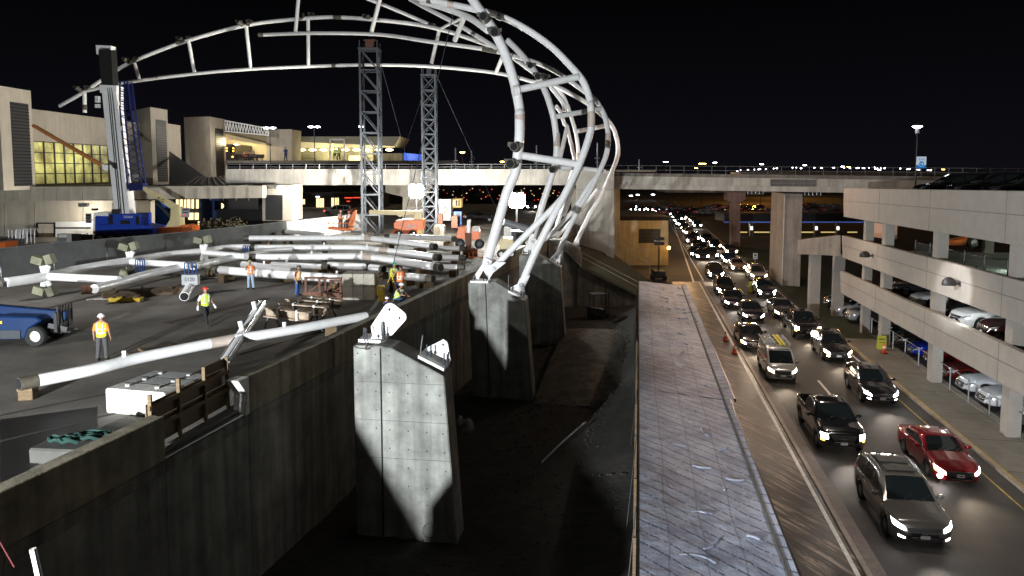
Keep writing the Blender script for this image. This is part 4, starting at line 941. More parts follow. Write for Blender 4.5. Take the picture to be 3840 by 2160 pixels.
twr(797,437,128.6,-51,690,450,130.5,843,(806,836),480)
def vwall(p,q_,z0,z1a,z1b,name,m,th=(0,.5,0)):
    k=MB(); k.prism([flat(p,z0),flat(q_,z0),flat(q_,z1b),flat(p,z1a)],th); return k.build(name,m,tb,shift=ts)
k=MB(); k.prism([(-54,78,ZP-.3),(-54,114,ZP-.3),(-54,114,19.75),(-54,78,19.75)],(-.5,0,0)); k.build('main_wall',M_beige,tb,shift=ts)
k=MB(); k.prism([(-54,114.2,ZP-.3),(-54,124,ZP-.3),(-54,124,20.2),(-54,114.2,20.2)],(-.5,0,0)); k.build('rear_wall',M_beige,tb,shift=ts)
a=onX((114,600),-54); n=V((1,0,0)); y0,y1=onX((120,600),-54).y,onX((402,600),-54).y; zb=ZP+.15; zt=onX((122,530),-54).z
q4=[V((-54,y0,zb)),V((-54,y1,zb)),V((-54,y1,zt)),V((-54,y0,zt))]
k=MB(); k.prism([p+n*.12 for p in q4],-n*.1); gl=k.build('window_wall',mat('window_wall_yellow',(1,.70,.22),.4,var=.85,vs=.45,emit=(1,.74,.26),es=.30),tb,shift=ts)
for i in range(9):
    t=i/8; p0=q4[0].lerp(q4[1],t)+n*.16; p1=q4[3].lerp(q4[2],t)+n*.16; k=MB(); k.beam(p0,p1,.22,.12,up=n); k.build('mullion',M_frame,gl,shift=ts)
for j in range(5):
    t=j/4; k=MB(); k.beam(q4[0].lerp(q4[3],t)+n*.16,q4[1].lerp(q4[2],t)+n*.16,.1,.12,up=n); k.build('transom',M_frame,gl,shift=ts)
# podium roof + fascia + lower wall
z1=ZP; z0=12.8-(755-641)/2832*80
k=MB(); k.prism([P((-80,755),80),P((985,742),80),P((985,697),80),P((-80,701),80)],(0,1.2,0)); k.build('fascia',M_beige,tb,shift=ts)
k=MB(); k.add([P((-80,700),80.2),P((985,697),80.2),P((985,690),130),P((-400,690),130)],[(0,1,2,3)]); k.build('podium_roof',M_dark,tb,shift=ts)
M_lowall=mat('podium_wall',(.50,.45,.36),.8,var=.12,vs=.5,streak=.15)
bx(-80,752,565,915,83,1,'lower_wall',M_lowall,tb,ts)
for x in(15,128,310,420): bx(x,760,x+2,905,82.9,.05,'wall_joint',mat('joint_line',(.2,.18,.14),.8),tb,ts)
for x in range(20,980,48): bx(x,703,x+1.5,752,79.96,.03,'fascia_joint',mat('joint_line',(1,1,1)),tb,ts)
bx(208,852,340,858,82.2,.7,'dock_lintel',M_beige,tb,ts)
bx(135,835,205,925,82.5,.3,'loading_door_frame',M_frame,tb,ts); bx(143,840,199,874,82.4,.1,'door_glass',mat('dim_room',(.4,.36,.3),.6,emit=(.8,.7,.55),es=.12),tb,ts); bx(143,874,199,925,82.4,.1,'door_board',M_wood,tb,ts)
bx(208,832,350,905,82.2,.5,'white_dock_wall',mat('floodlit_white_wall',(.75,.74,.70),.7),tb,ts)
bx(566,752,640,862,86,.4,'blue_wall',mat('blue_light_tint',(.01,.10,.42),.6),tb,ts)  # blue light on this wall is put into its base colour
bx(655,745,745,862,88,.3,'door_surround',M_frame,tb,ts)
for i,(x0,x1,y0,y1) in enumerate(((660,668,748,782),(674,684,748,782),(690,697,748,782),(702,712,748,782),(718,726,748,782),(735,744,748,782),(706,724,798,824),(730,744,798,824),(742,747,830,860),(660,672,790,830))): bx(x0,y0,x1,y1,87.8,.1,'lit_window',M_winw,tb,ts)
bx(748,740,825,830,88,.4,'navy_wall',mat('navy_hoarding',(.005,.03,.12),.7),tb,ts)
bx(820,742,965,790,92,.3,'dark_opening',M_black,tb,ts); bx(812,785,985,845,84,.25,'dark_screen',M_black,tb,ts)
k=MB(); k.ell(P((829,772),90),(.35,.2,.35),12,6,cut=-1.57); k.build('round_lamp',M_winw,tb,shift=ts)
bx(984,693,1096,828,82,4,'corner_pier',M_beige,tb,ts); bx(995,731,1059,825,81.9,.12,'roller_door',M_black,tb,ts)
k=MB(); k.box(P((1056,702),81.6),(.9,.5,.4)); hl=k.build('security_light',M_galv,tb,shift=ts); k=MB(); k.box(P((1056,707),81.2),(.8,.2,.3)); k.build('light_lens',mat('security_glow',(1,1,1),.3,emit=(.95,1,.95),es=40),hl,shift=ts)
k=MB(); k.box(P((314,768),79.6),(.9,.5,.4)); hl=k.build('security_light',M_galv,tb,shift=ts)
# dark sloping roof + skylight between towers
k=MB(); k.add([P((634,565),118),P((770,663),100),P((905,700),92),P((634,700),92)],[(0,1,2,3)]); k.build('sloped_roof',M_dark,tb,shift=ts)
sk=[P((700,695),88),P((745,665),96),P((850,663),98),P((915,693),88)]; k=MB(); k.add(sk,[(0,1,2,3)]); so=k.build('skylight',M_dark,tb,shift=ts)
for i in range(9):
    k=MB(); k.beam(sk[0].lerp(sk[3],i/8)+V((0,0,.1)),sk[1].lerp(sk[2],i/8)+V((0,0,.1)),.12,.1); k.build('glazing_bar',M_beige,so,shift=ts)
# upper roadway: canopy truss, wall, pavement
up=empty('upper_forecourt',tuple(P((940,600),140)),0,'cream walled upper forecourt with white trussed canopy beyond the bridge','canopy building'); us=up.location.copy()
M_up=mat('upper_wall',(.55,.47,.30),.8,var=.08,streak=.1)
bx(842,500,1095,605,145,.6,'wall',M_up,up,us); bx(1000,485,1095,602,139,6,'side_block',M_beige,up,us)
bx(842,602,1700,612,132,16,'pavement',M_brd,up,us)
k=MB(); k.prism([P((842,500),136),P((1000,537),136),P((1000,545),136),P((842,520),136)],(0,6,0)); k.build('soffit',M_up,up,shift=us)
tr=[P((842,452),134),P((1012,483),134),P((842,492),134),P((1012,508),134)]
for a,b in((0,1),(2,3)):
    k=MB(); k.cyl(tr[a],tr[b],.12,n=8); k.build('truss_chord',M_steelw,up,shift=us)
for i in range(16):
    t0,t1=i/16,(i+.5)/16; k=MB(); k.cyl(tr[0].lerp(tr[1],t0),tr[2].lerp(tr[3],t1),.07,n=6); k.build('truss_web',M_steelw,up,shift=us)
    k=MB(); k.cyl(tr[2].lerp(tr[3],t1),tr[0].lerp(tr[1],(i+1)/16),.07,n=6); k.build('truss_web',M_steelw,up,shift=us)
lb=empty('arrivals_pavilion',tuple(P((1290,600),150)),0,'low flat roofed pavilion with glowing soffit lights beyond the lattice mast','pavilion'); ls=lb.location.copy()
bx(1095,553,1400,604,150,8,'wall',mat('pavilion_wall',(.33,.32,.22),.8),lb,ls)
k=MB(); k.prism([P((1095,512),147),P((1500,512),147),P((1478,548),147),P((1095,530),147)],(0,14,0)); k.build('roof',mat('pavilion_roof',(.42,.40,.30),.8),lb,shift=ls)
bx(1095,530,1478,553,149,1,'soffit_band',mat('glowing_soffit',(.7,.62,.4),.7,emit=(1,.85,.5),es=.30),lb,ls)  # soffit emission stands in for the lamp light falling on it
for i in range(9):
    x=1122+i*41; k=MB(); k.ell(P((x+10,562),148.8),(.8,.15,.25),10,5,cut=-1.57); k.build('soffit_light',mat('soffit_glow',(1,.9,.6),.3,emit=(1,.86,.5),es=5),lb,shift=ls)
bx(1308,584,1356,604,149.8,.2,'lit_window',M_winw,lb,ls)
bw=empty('blue_lit_wall',tuple(P((1550,600),150)),0,'low wall glowing blue beside the shorter lattice mast','wall'); k=MB(); k.prism([P((1515,573),150),P((1583,580),150),P((1583,604),150),P((1515,604),150)],(0,.4,0)); k.build('wall_face',mat('blue_glow_wall',(.01,.06,.4),.6,emit=(.01,.10,.9),es=.45),bw,shift=bw.location)
bx(1400,575,1515,605,151,.3,'screen_wall',M_brd,bw,bw.location)
# bus, gantry
gb_=empty('entrance_gantry',tuple(P((1264,600),143)),0,'white square portal frame on the upper forecourt','gantry'); sh=gb_.location.copy()
for a,b in(((1238,522),(1238,602)),((1291,522),(1291,602)),((1236,523),(1293,523))):
    k=MB(); k.beam(P(a,143),P(b,143),.25,.25,up=(0,1,0)); k.build('frame_bar',M_steelw,gb_,shift=sh)
bus=empty('airport_bus',tuple(P((862,604),136)),0,'dark rear end of a bus with amber route lights on the upper forecourt','bus'); sh=bus.location.copy()
bx(846,540,880,606,136,9,'body',mat('bus_paint',(.03,.03,.035),.35),bus,sh,bevel=.15); bx(850,552,877,572,135.93,.1,'rear_window',M_glass,bus,sh)
for (x,y) in((850,556),(875,556),(850,566),(875,566),(872,588)): 
    k=MB(); k.box(P((x,y),135.85),(.18,.1,.18)); k.build('marker_light',M_amber,bus,shift=sh)
k=MB(); k.box(P((877,610),135.85),(.5,.1,.2)); k.build('tail_light',mat('brake_glow',(1,0,0),.3,emit=(1,.05,.02),es=8),bus,shift=sh)
# ------------------------------------------------------------ lamps on posts
def post_lamp(p,Y,zb,heads,label,r=.5,m=None,group=None,name='street_lamp',col=None):
    t=P(p,Y); e=empty(name,(t.x,t.y,zb),0,label,'street lamp',group); h=t.z-zb
    k=MB(); k.cyl((0,0,0),(0,0,h),.10,.07,8); k.build('pole',M_frame,e)
    m=m or mat('cool_street_glow',(1,1,1),.3,emit=(.86,.90,1),es=30)
    for i in range(heads):
        x=(i-(heads-1)/2)*1.1; k=MB(); k.box((x,0,h+.05),(.75,.3,.12)); k.build('lamp_hood',M_frame,e); k=MB(); k.ell((x,0,h-.06),(r,.2,.16),10,5,cut=-1.57); k.build('lamp_lens',m,e)
    return e
post_lamp((1011,478),128,12,2,'twin headed white lamp nearest the canopy on the upper forecourt'); post_lamp((1178,474),130,12,2,'twin headed white lamp in front of the pavilion'); post_lamp((1356,473),131,12,1,'white lamp just left of the taller lattice mast')
M_sod=mat('sodium_glow',(1,1,1))
post_lamp((1734,570),150,6,1,'short orange lamp post between the lattice mast and truss leg',m=M_sod); post_lamp((1884,605),160,6,1,'low orange lamp just left of the nearest truss leg',m=M_sod)
far=[(2497,606,230,1),(2634,613,250,2),(2681,609,240,1),(2856,615,260,1),(3018,619,270,1),(3160,624,280,1),(3297,636,300,1)]
names=['first','orange T headed','second','third','fourth','fifth','sixth']
for (x,y,Y,h),nm in zip(far,names): post_lamp((x,y),Y,0,h,f'{nm} lamp counted from the truss in the row above the bridge rail',r=.7,m=M_sod if h==2 else None,group='tall lamps beyond the bridge')
random.seed(3)
sml=[(2765,641),(2777,639),(2805,637),(2828,636),(2845,635),(2850,634),(2872,634),(2901,632),(2913,631),(2972,629),(2986,628),(3004,631),(3054,629),(3080,630),(3123,628),(3128,628),(3166,629),(3187,630),(3213,630),(3220,629),(3236,630),(3242,630),(3258,630),(3280,628),(3283,633),(3290,632),(3303,631),(3317,631),(3376,632),(3402,635),(3411,634),(3437,636),(3446,637),(3479,638),(3490,638)]
proto=None
for x,y in sml:
    Y=620; t=P((x,y),Y)
    if proto is None:
        proto=empty('street_lamp',(t.x,t.y,t.z),0,'tiny distant white lamp glowing just above the bridge rail','street lamp','distant lamps above the bridge rail')
        k=MB(); k.cyl((0,0,-12),(0,0,0),.12,n=5); k.build('pole',M_frame,proto); k=MB(); k.ell((0,0,0),(.7,.5,.5),8,6,cut=-1.57); k.build('lamp_lens',mat('far_lamp_glow',(1,1,1),.3,emit=(.9,.85,1),es=9),proto)
    else:
        c=copy_tree(proto); c.location=t; s=random.uniform(.6,1.25); c.scale=(s,s,1)
for x,y,l in((3182,625,'small orange lamp at left of the distant lamp row'),(3537,635,'lone reddish lamp at the right end of the distant row'),(2611,630,'dim orange lamp low behind the rail beside the T headed lamp')): post_lamp((x,y),400,0,1,l,r=1.0,m=M_sod)
for x,y,l in((2366,733,'brighter of three lamps seen under the bridge at left'),(2392,730,'middle of three small lamps seen under the bridge'),(2449,729,'right one of three small lamps seen under the bridge')): post_lamp((x,y),330,0,1,l,r=.8)
# thin masts behind truss
for x,y0,l in((1708,555,'left'),(1768,566,'second'),(2012,545,'third'),(2240,535,'fourth'),(2397,598,'right')):
    a,b=P((x,640),96),P((x,y0),96); k=MB(); k.cyl(a,b,.09,n=6); k.box(a+(b-a)*.45,(.6,.05,.05)); k.box(a+(b-a)*.3,(.5,.05,.05)); tag(k.build('antenna_mast',M_galv),f'{l} of five thin pale masts standing along the bridge rail','mast','thin masts along the bridge')
# toll plaza far right
tp=empty('toll_canopy',tuple(P((2950,880),150)),0,'long dark low canopy with a blue light strip beyond the bridge piers','canopy'); sh=tp.location.copy()
bx(2716,800,3330,830,150,7,'roof',M_dark,tp,sh); bx(2716,831,3330,835,149.9,.1,'blue_light_strip',mat('blue_strip_glow',(.1,.2,.8),.4,emit=(.16,.28,1),es=.22),tp,sh)
for x0,x1 in((2773,2802),(2830,2887),(2996,3049),(3080,3131),(3180,3215)): bx(x0,869,x1,873,149,.3,'glowing_yellow_kerb',mat('yellow_strip_glow',(.8,.6,.2),.4,emit=(1,.78,.3),es=.6),tp,sh)  # kerb bars are no lamps, emission stands in for light on yellow paint
for i,(x,l) in enumerate(((2819,'left'),(3062,'middle'),(3143,'right'))):
    e=empty('toll_kiosk',tuple(P((x,888),148)),0,f'{l} pale toll kiosk under the dark canopy','kiosk'); s2=e.location.copy(); bx(x-6,835,x+6,886,148,.8,'body',M_galv,e,s2); bx(x-4,850,x-1,862,147.9,.1,'light_tube',mat('tube_glow',(1,1,1),.3,emit=(1,.9,.8),es=3),e,s2); bx(x+1,850,x+4,862,147.9,.1,'light_tube',mat('tube_glow',(1,1,1)),e,s2)
g=G((2832,990)); e=empty('speed_sign',tuple(P((2832,975),95)),0,'small white sign on a post beside the bridge pier','sign'); k=MB(); k.box((0,0,.5),(.55,.04,.75)); k.build('panel',M_white,e); k=MB(); k.box((0,-.03,.62),(.3,.02,.22)); k.box((0,-.03,.3),(.36,.02,.1)); k.build('mark',M_frame,e); k=MB(); k.cyl((0,.03,.2),(0,.03,-3),.04,n=6); k.build('post',M_galv,e)
# dark block behind under the left bridge with lit windows
sb=empty('shop_block',tuple(P((1200,790),150)),0,'dark low block with small lit windows seen under the bridge at left','building'); sh=sb.location.copy()
bx(1096,722,1440,800,150,6,'wall',mat('dark_block_wall',(.03,.028,.03),.8),sb,sh)
for x0,x1,y0,y1 in((1105,1119,747,766),(1122,1131,747,766),(1133,1143,747,766),(1186,1197,744,778),(1199,1206,744,784),(1208,1214,744,784),(1243,1252,742,780),(1256,1262,742,780),(1265,1270,742,770)): bx(x0,y0,x1,y1,149.9,.1,'lit_window',M_winw,sb,sh)
for x,y,w,m in((1191,738,8,M_lampw),(1310,752,12,M_red),(1340,756,6,M_red),(1256,740,6,M_lampw)): pass
for x0,x1,y in((1292,1322,742),(1325,1350,741),(1300,1312,755)): bx(x0,y-1.5,x1,y+1.5,149.8,.1,'red_neon_sign',mat('red_neon',(1,.1,.05),.4,emit=(1,.08,.04),es=1.6),sb,sh)
bx(1184,736,1198,740,149.8,.1,'blue_white_sign',mat('neon_white',(1,1,1),.4,emit=(.8,.85,1),es=4),sb,sh)
s2_=empty('hotel_block',tuple(P((1800,790),300)),0,'far block with scattered warm windows behind the floodlights','building'); sh=s2_.location.copy()
bx(1600,690,2160,760,300,8,'wall',mat('dark_block_wall',(1,1,1)),s2_,sh)
random.seed(11)
for i in range(58):
    x=random.uniform(1640,2150); y=random.uniform(705,752); w=random.uniform(2,5); bx(x,y,x+w,y+random.uniform(1.5,3),299.8,.1,'lit_window',random.choice([M_winw,mat('red_neon',(1,1,1)),mat('dim_warm',(1,.6,.3),.4,emit=(1,.5,.2),es=1.2)]),s2_,sh)

# ------------------------------------------------------------ canopy truss
TR=empty
def pts(l,Y0,Y1=None):
    n=len(l); Y1=Y0 if Y1 is None else Y1; ys=[Y0+(Y1-Y0)*i/(n-1) for i in range(n)] if not isinstance(Y0,(list,tuple)) else Y0
    return [P(q(k,x,y),Yy) for (k,x,y),Yy in zip(l,ys)]
def chord(root,l,Y,r,name='chord',m=None,sub=4,n=18):
    p=pts(l,*Y) if isinstance(Y,tuple) and len(Y)==2 else pts(l,Y)
    k=MB(); k.tube(p,r,n,sub=sub); return k.build(name,m or M_steelw,root,smooth=True,shift=root.location)
def sleeve(root,a,b,Y,r,name='sleeve',m=None):
    k=MB(); k.cyl(P(q(*a),Y),P(q(*b),Y),r,n=16); return k.build(name,m or M_sleeve,root,smooth=True,shift=root.location)
def node(root,p,Y,r,d=(-.4,-.8,.1)):
    c=P(q(*p),Y); d=V(d).normalized()
    k=MB(); k.cyl(c-d*.1,c+d*.62,r,n=16); o=k.build('connector',M_sleeve,root,smooth=True,shift=root.location)
    k=MB(); k.cyl(c+d*.60,c+d*.63,r*.82,n=16); k.build('connector_bore',M_black,o,shift=root.location)
    k=MB(); k.box(c+d*.45+V((r*1.1,0,.1)),(.28,.05,.2)); k.box(c+d*.45-V((r*1.1,0,-.15)),(.2,.05,.24)); k.build('lug',M_sleeve,o,shift=root.location)
A1=empty('truss_arch',tuple(P(q('C',560,800),42)),0,'nearest and largest white tubular arch rising from the second pier','truss arch','white tubular arches of the canopy')
i1=[('C',400,770),('C',470,520),('C',590,100),('B',660,1000),('B',745,800),('B',775,600),('B',800,350),('B',800,100),('A',1125,1330),('A',1060,1000),('A',960,680),('A',850,440),('A',740,260),('A',600,60),('A',480,-120)]
chord(A1,i1,[42,42,42,42,42,42,42,42.3,42.6,43,43.5,44,44.6,45.3,46],.275)
o1=[('C',815,1020),('C',860,930),('C',1000,610),('C',1190,230),('B',1310,1130),('B',1480,790),('B',1590,520),('B',1665,250),('B',1660,0),('A',1980,1230),('A',1900,1000),('A',1760,820),('A',1500,560),('A',1200,350),('A',900,200),('A',650,130),('A',380,70),('A',100,15),('A',-250,-60)]
chord(A1,o1,[41.6,41.6,41.7,41.8,42,42.3,42.6,43,43.3,43.6,44,44.5,45.2,46,47,48,49.3,50.7,52.5],.205)
chord(A1,[('C',480,830),('C',700,600),('C',1000,300),('C',1260,40),('B',1420,960),('B',1520,740)],(42.1,42.5),.185,'brace')
chord(A1,[('A',1100,1085),('A',1820,930)],(42.6,44),.20,'strut',sub=0); chord(A1,[('B',830,590),('B',1540,700)],(42,42.5),.21,'strut',sub=0)
chord(A1,[('C',610,265),('C',980,370)],(42.2,42.5),.20,'strut',sub=0,m=M_galv)
node(A1,('A',800,380),43.9,.27,(.15,-.9,-.2)); node(A1,('A',715,235),44.3,.27,(-.2,-.9,.1)); node(A1,('B',760,500),41.8,.25,(-.2,-.9,.1)); node(A1,('B',735,690),41.8,.27,(-.35,-.9,.0))
chord(A1,[('A',1040,1100),('A',1110,1090)],(42.5,42.6),.29,'collar',sub=0)
for a,b,Y,r in((('B',803,100),('B',805,280),42.2,.282),(('B',1668,60),('B',1665,250),43,.212)): sleeve(A1,a,b,Y,r,'primer_band',M_primer)
for a,b in((('A',850,190),('A',910,215)),): sleeve(A1,(a[0],a[1],a[2]),b,47,.215,'splice',M_galv)
sleeve(A1,('A',250,50),('A',350,70),49.5,.215,'primer_band',M_primer); sleeve(A1,('A',0,0),('A',120,20),50.9,.215,'primer_band',M_sleeve)
# feet of arch 1
def foot(root,c,Y,w,pl,label=None):
    pass
def footplates(root,base,poly,pins,Y,off=(.0,.5)):
    b=[P(q(*x),Y) for x in base]; k=MB(); k.prism([b[0],b[1],b[1]-V((0,0,.12)),b[0]-V((0,0,.12))],(.12,.9,0)); k.build('foot_plate',M_steelw,root,shift=root.location)
    for dy in(.22,.55):
        k=MB(); k.prism([P(q(*x),Y+dy) for x in poly],(0,.07,0)); k.build('gusset_plate',M_steelw,root,shift=root.location)
    for x in pins:
        c=P(q(*x),Y+.2); k=MB(); k.cyl(c-V((0,.12,0)),c+V((0,.5,0)),.12,n=12); k.build('pin',M_galv,root,shift=root.location)
    for t in(.08,.25,.75,.92):
        c=b[0].lerp(b[1],t)+V((0,.08,0)); k=MB(); k.cyl(c,c+V((0,0,.3)),.03,n=6); k.build('anchor_bolt',M_grey,root,shift=root.location)
footplates(A1,[('C',200,975),('C',420,980)],[('C',240,930),('C',345,780),('C',380,690),('C',470,740),('C',440,790),('C',520,745),('C',635,755),('C',480,880),('C',430,960),('C',360,850),('C',300,965)],[('C',402,765),('C',483,828)],41.3)
footplates(A1,[('C',660,1090),('C',870,1190)],[('C',690,1060),('C',780,1010),('C',800,950),('C',925,910),('C',890,1000),('C',860,1060),('C',875,1150)],[('C',817,1025)],41.1)
m=MB(); m.cyl(P(q('C',667,1060),41.2),P(q('C',667,905),41.2),.025,n=6); tag(m.build('rebar',M_galv),'thin upright rod beside the lower foot of the nearest arch','rod')
# arch 2
A2=empty('truss_arch',tuple(P(q('C',1100,620),56)),0,'second white tubular arch whose chord rests on the taller lattice mast','truss arch','white tubular arches of the canopy')
i2=[('C',940,500),('C',1000,330),('B',1060,1240),('B',1130,1020),('B',1200,800),('B',1240,620),('B',1248,420),('B',1215,150),('A',1500,1300),('A',1440,1120),('A',1340,920),('A',1250,790),('A',1130,640),('A',980,490)]
chord(A2,i2,[56]*9+[56.5,57,58,59,60],.235)
o2=[('C',1240,720),('C',1290,590),('C',1400,330),('C',1540,60),('B',1640,1040),('B',1770,770),('B',1850,570),('B',1872,350),('B',1830,120),('B',1770,0),('A',2020,1190),('A',1830,1050),('A',1600,890),('A',1380,780),('A',1150,705),('A',950,650),('A',760,605),('A',500,565),('A',0,498),('2',300,262),('1',2400,250),('1',1985,262)]
chord(A2,o2,[55.6,55.6,55.8,56,56.2,56.5,56.8,57.2,57.8,58.4,59,60,61.5,63,65,67,69,71.5,75,80,83,86],[.17]*12+[.2]*3+[.22]*7 if False else .19)
chord(A2,[('C',1000,560),('C',1200,390),('C',1450,120),('B',1640,950),('B',1720,850)],(56,56.5),.16,'brace')
chord(A2,[('B',1240,120),('B',1640,50),('B',1790,20)],(56,58),.19,'strut',sub=0); chord(A2,[('B',1230,740),('B',1500,740),('B',1830,780)],(56,57),.17,'strut',sub=0)
chord(A2,[('C',1330,180),('B',1370,1200),('B',1440,980)],(57,58),.2,'brace')
node(A2,('A',1270,800),58,.25,(-.2,-.9,0)); node(A2,('A',1350,910),57,.27,(-.1,-.9,-.2)); node(A2,('B',1220,750),55.8,.26,(-.3,-.9,-.1)); node(A2,('A',1420,960),57,.22,(.1,-.9,.2))
sleeve(A2,('A',670,588),('A',850,622),68,.225); sleeve(A2,('1',1950,262),('1',1990,262),86,.24); sleeve(A2,('A',1030,665),('A',1060,672),66,.23)
sleeve(A2,('B',1248,320),('B',1250,480),56,.242,'primer_band',M_primer); sleeve(A2,('B',1872,320),('B',1865,470),57,.20,'primer_band',M_primer)
footplates(A2,[('C',815,655),('C',940,655)],[('C',830,620),('C',890,540),('C',930,450),('C',1000,470),('C',1000,560),('C',930,640)],[('C',953,500)],55.3); footplates(A2,[('C',1145,725),('C',1300,810)],[('C',1165,710),('C',1230,650),('C',1300,620),('C',1320,600),('C',1290,690),('C',1290,770)],[('C',1252,690)],55.1)
# arch 3
A3=empty('truss_arch',tuple(P(q('C',1350,520),70)),0,'farthest and longest white arch sweeping left to the terminal roof','truss arch','white tubular arches of the canopy')
i3=[('C',1220,440),('C',1270,250),('C',1340,60),('B',1400,900),('B',1500,640),('B',1510,540),('B',1480,320),('B',1420,110),('A',1690,1250),('A',1640,1150),('A',1560,1070),('A',1420,1010),('A',1250,980),('A',1100,935),('A',830,880),('A',500,840),('A',0,800),('2',300,490),('1',2510,495),('1',1890,522),('1',1465,558),('1',960,622),('1',640,690)]
chord(A3,i3,[72,72,72,72,72,72,72,72.5,73,73.5,74,75,76,77,79,81,84,86,87,88,89,90,91],.185)
o3=[('C',1480,520),('C',1560,350),('C',1660,150),('B',1780,1080),('B',1900,820),('B',1985,580),('B',1970,370),('B',1900,210),('B',1760,70),('A',1930,1240),('A',1670,1095),('A',1480,1000),('A',1280,870),('A',1060,710),('A',850,590),('A',500,460),('A',180,360),('2',500,175),('2',20,132),('1',2300,140),('1',1860,190),('1',1400,312),('1',1010,460),('1',850,550),('1',640,690),('1',450,800)]
chord(A3,o3,[71,71.2,71.5,72,72,72,72,72,72,72.5,73,74,75,76.5,78,80,82,85,86.5,88,89,90,91,91.5,92,93],.215)
chord(A3,[('C',1260,440),('C',1450,220),('C',1620,20),('B',1740,1000)],(72,72),.15,'brace'); chord(A3,[('B',1490,300),('B',1840,230)],(72,72),.21,'strut',sub=0)
for a,b,y in((('2',737,235),('2',680,480),84),(('1',2325,150),('1',2327,490),87),(('1',1858,200),('1',1892,520),88),(('1',1425,320),('1',1468,550),89.5),(('1',1015,475),('1',1052,600),90.5)): chord(A3,[a,b],(y,y),.2,'strut',sub=0)
chord(A3,[('1',638,700),('1',640,850)],(91,91),.22,'strut',sub=0); sleeve(A3,('1',638,790),('1',639,830),91,.26); 
for x,y in((2290,130),(1825,185),(1375,310),(970,465),(605,680)): node(A3,('1',x,y),88 if x>1500 else 91,.26,(-.5,-.7,.4)); node(A3,('1',x+45,y-5),88.2 if x>1500 else 91,.24,(.5,-.7,.3))
for a,b,Y in((('1',2515,130),('2',12,132),86.6),(('1',2505,495),('2',8,492),87),(('1',1190,585),('1',1400,565),89.6)): sleeve(A3,a,b,Y,.235)
sleeve(A3,('1',1330,325),('1',1400,308),90,.235); sleeve(A3,('A',1110,935),('A',1240,972),76.8,.21); node(A3,('2',700,195),84,.24,(-.6,-.7,0)); node(A3,('2',205,130),85.6,.24,(-.5,-.7,0))
footplates(A3,[('C',1420,540),('C',1520,585)],[('C',1430,530),('C',1480,480),('C',1520,470),('C',1520,560)],[],70.6); footplates(A3,[('C',1150,478),('C',1250,478)],[('C',1170,440),('C',1230,380),('C',1300,380),('C',1260,470)],[],71.6)
sleeve(A3,('B',1505,560),('B',1512,640),71.9,.2,'primer_band',M_primer)
# inner thin members behind arch 2
chord(A3,[('B',1245,0),('B',1290,60),('B',1340,200),('B',1370,240),('B',1400,360),('B',1440,520),('B',1470,660)],(64,68),.17,'brace'); chord(A3,[('B',1375,240),('B',1330,440),('B',1290,620)],(64,62),.17,'brace'); chord(A3,[('A',1500,1050),('A',1580,1150),('A',1640,1230),('B',1340,0),('B',1345,60)],(66,66),.2,'brace')
# purlins running between arches
def purlin(l,Y,r,label,sub=4):
    o=empty('purlin',tuple(P(q(*l[0]),Y[0])),0,label,'roof tube','loose roof tubes joining the arches'); chord(o,l,Y,r,'tube',sub=sub); return o
purlin([('A',-200,-10),('A',0,100),('A',400,310),('A',840,580)],(74,66),.2,'upper long white tube crossing above the shorter lattice mast')
purlin([('2',120,-40),('2',400,70),('2',700,200)],(86,84),.2,'thin white tube dropping right from the frame top to the shorter mast node')
purlin([('A',-60,20),('A',200,95),('A',400,165),('A',560,240),('A',740,370)],(54,45),.2,'short bright tube running into the nearest arch connector')
purlin([('A',460,190),('A',340,490)],(60,62),.2,'stubby white tube hanging down with an open end right of the shorter mast',sub=0)
purlin([('A',180,340),('A',440,210)],(70,61),.12,'thin primed rod joining two connector nodes above the shorter mast',sub=0)
purlin([('A',910,700),('A',840,870)],(67,72),.18,'short white strut just left of the nearest arch',sub=0)
purlin([('2',300,-40),('2',225,250)],(83,84),.23,'white tube rising out of the frame above the taller mast',sub=0)
purlin([('1',2255,-40),('1',2230,245)],(85,85.5),.2,'white tube rising out of the frame left of the taller mast',sub=0)
# ------------------------------------------------------------ lattice masts
def mast(u0,u1,vt,vb,Y,label,panel):
    a,b=P((u0,vb),Y),P((u1,vb),Y); w=(b.x-a.x); zt=P((u0,vt),Y).z; zb=ZD; e=empty('lattice_mast',((a.x+b.x)/2,Y+w/2,zb),0,label,'lattice mast','grey lattice masts under the arches')
    h=zt-zb; c=w/2-.12
    for x in(-c,c):
        for y in(-c,c): k=MB(); k.box((x,y,h/2),(.2,.2,h)); k.build('leg',M_grey,e)
    n=int(h/panel); ph=h/n
    for i in range(n):
        z=i*ph; m=MB()
        for (x0,y0),(x1,y1) in(((-c,-c),(c,-c)),((c,-c),(c,c)),((c,c),(-c,c)),((-c,c),(-c,-c))):
            m.beam((x0,y0,z+ph),(x1,y1,z+ph),.12,.14)
            if panel>1.7:
                if y0==c and y1==c: m.beam((x1,y1,z+ph),(x0,y0,z),.10,.10)
                else: m.beam((x0,y0,z+ph),(x1,y1,z),.13,.13)
            else:
                m.beam((x0,y0,z+ph),(x1,y1,z),.09,.09); m.beam((x0,y0,z),(x1,y1,z+ph),.09,.09)
        m.build('bracing_panel',M_grey,e)
    k=MB(); k.box((0,0,h+.06),(w+.1,w+.1,.12)); k.build('cap_plate',M_grey,e)
    for x,y in((-c,-c),(c,-c),(c,c),(-c,c)): k=MB(); k.box((x,y,h+.5),(.1,.1,.8)); k.build('head_frame',M_grey,e)
    return e,h,w
e,h,w=mast(1355,1428,182,885,84,'taller and wider grey lattice mast standing left of the floodlight',2.1)
k=MB(); k.box((0,0,h+.55),(.9,.7,.85)); k.box((0,0,h+1.05),(1.3,.5,.16)); k.build('rusty_jack',M_rust,e)
e,h,w=mast(1583,1640,282,885,84.5,'shorter and slimmer grey lattice mast standing right of the floodlight',1.6)
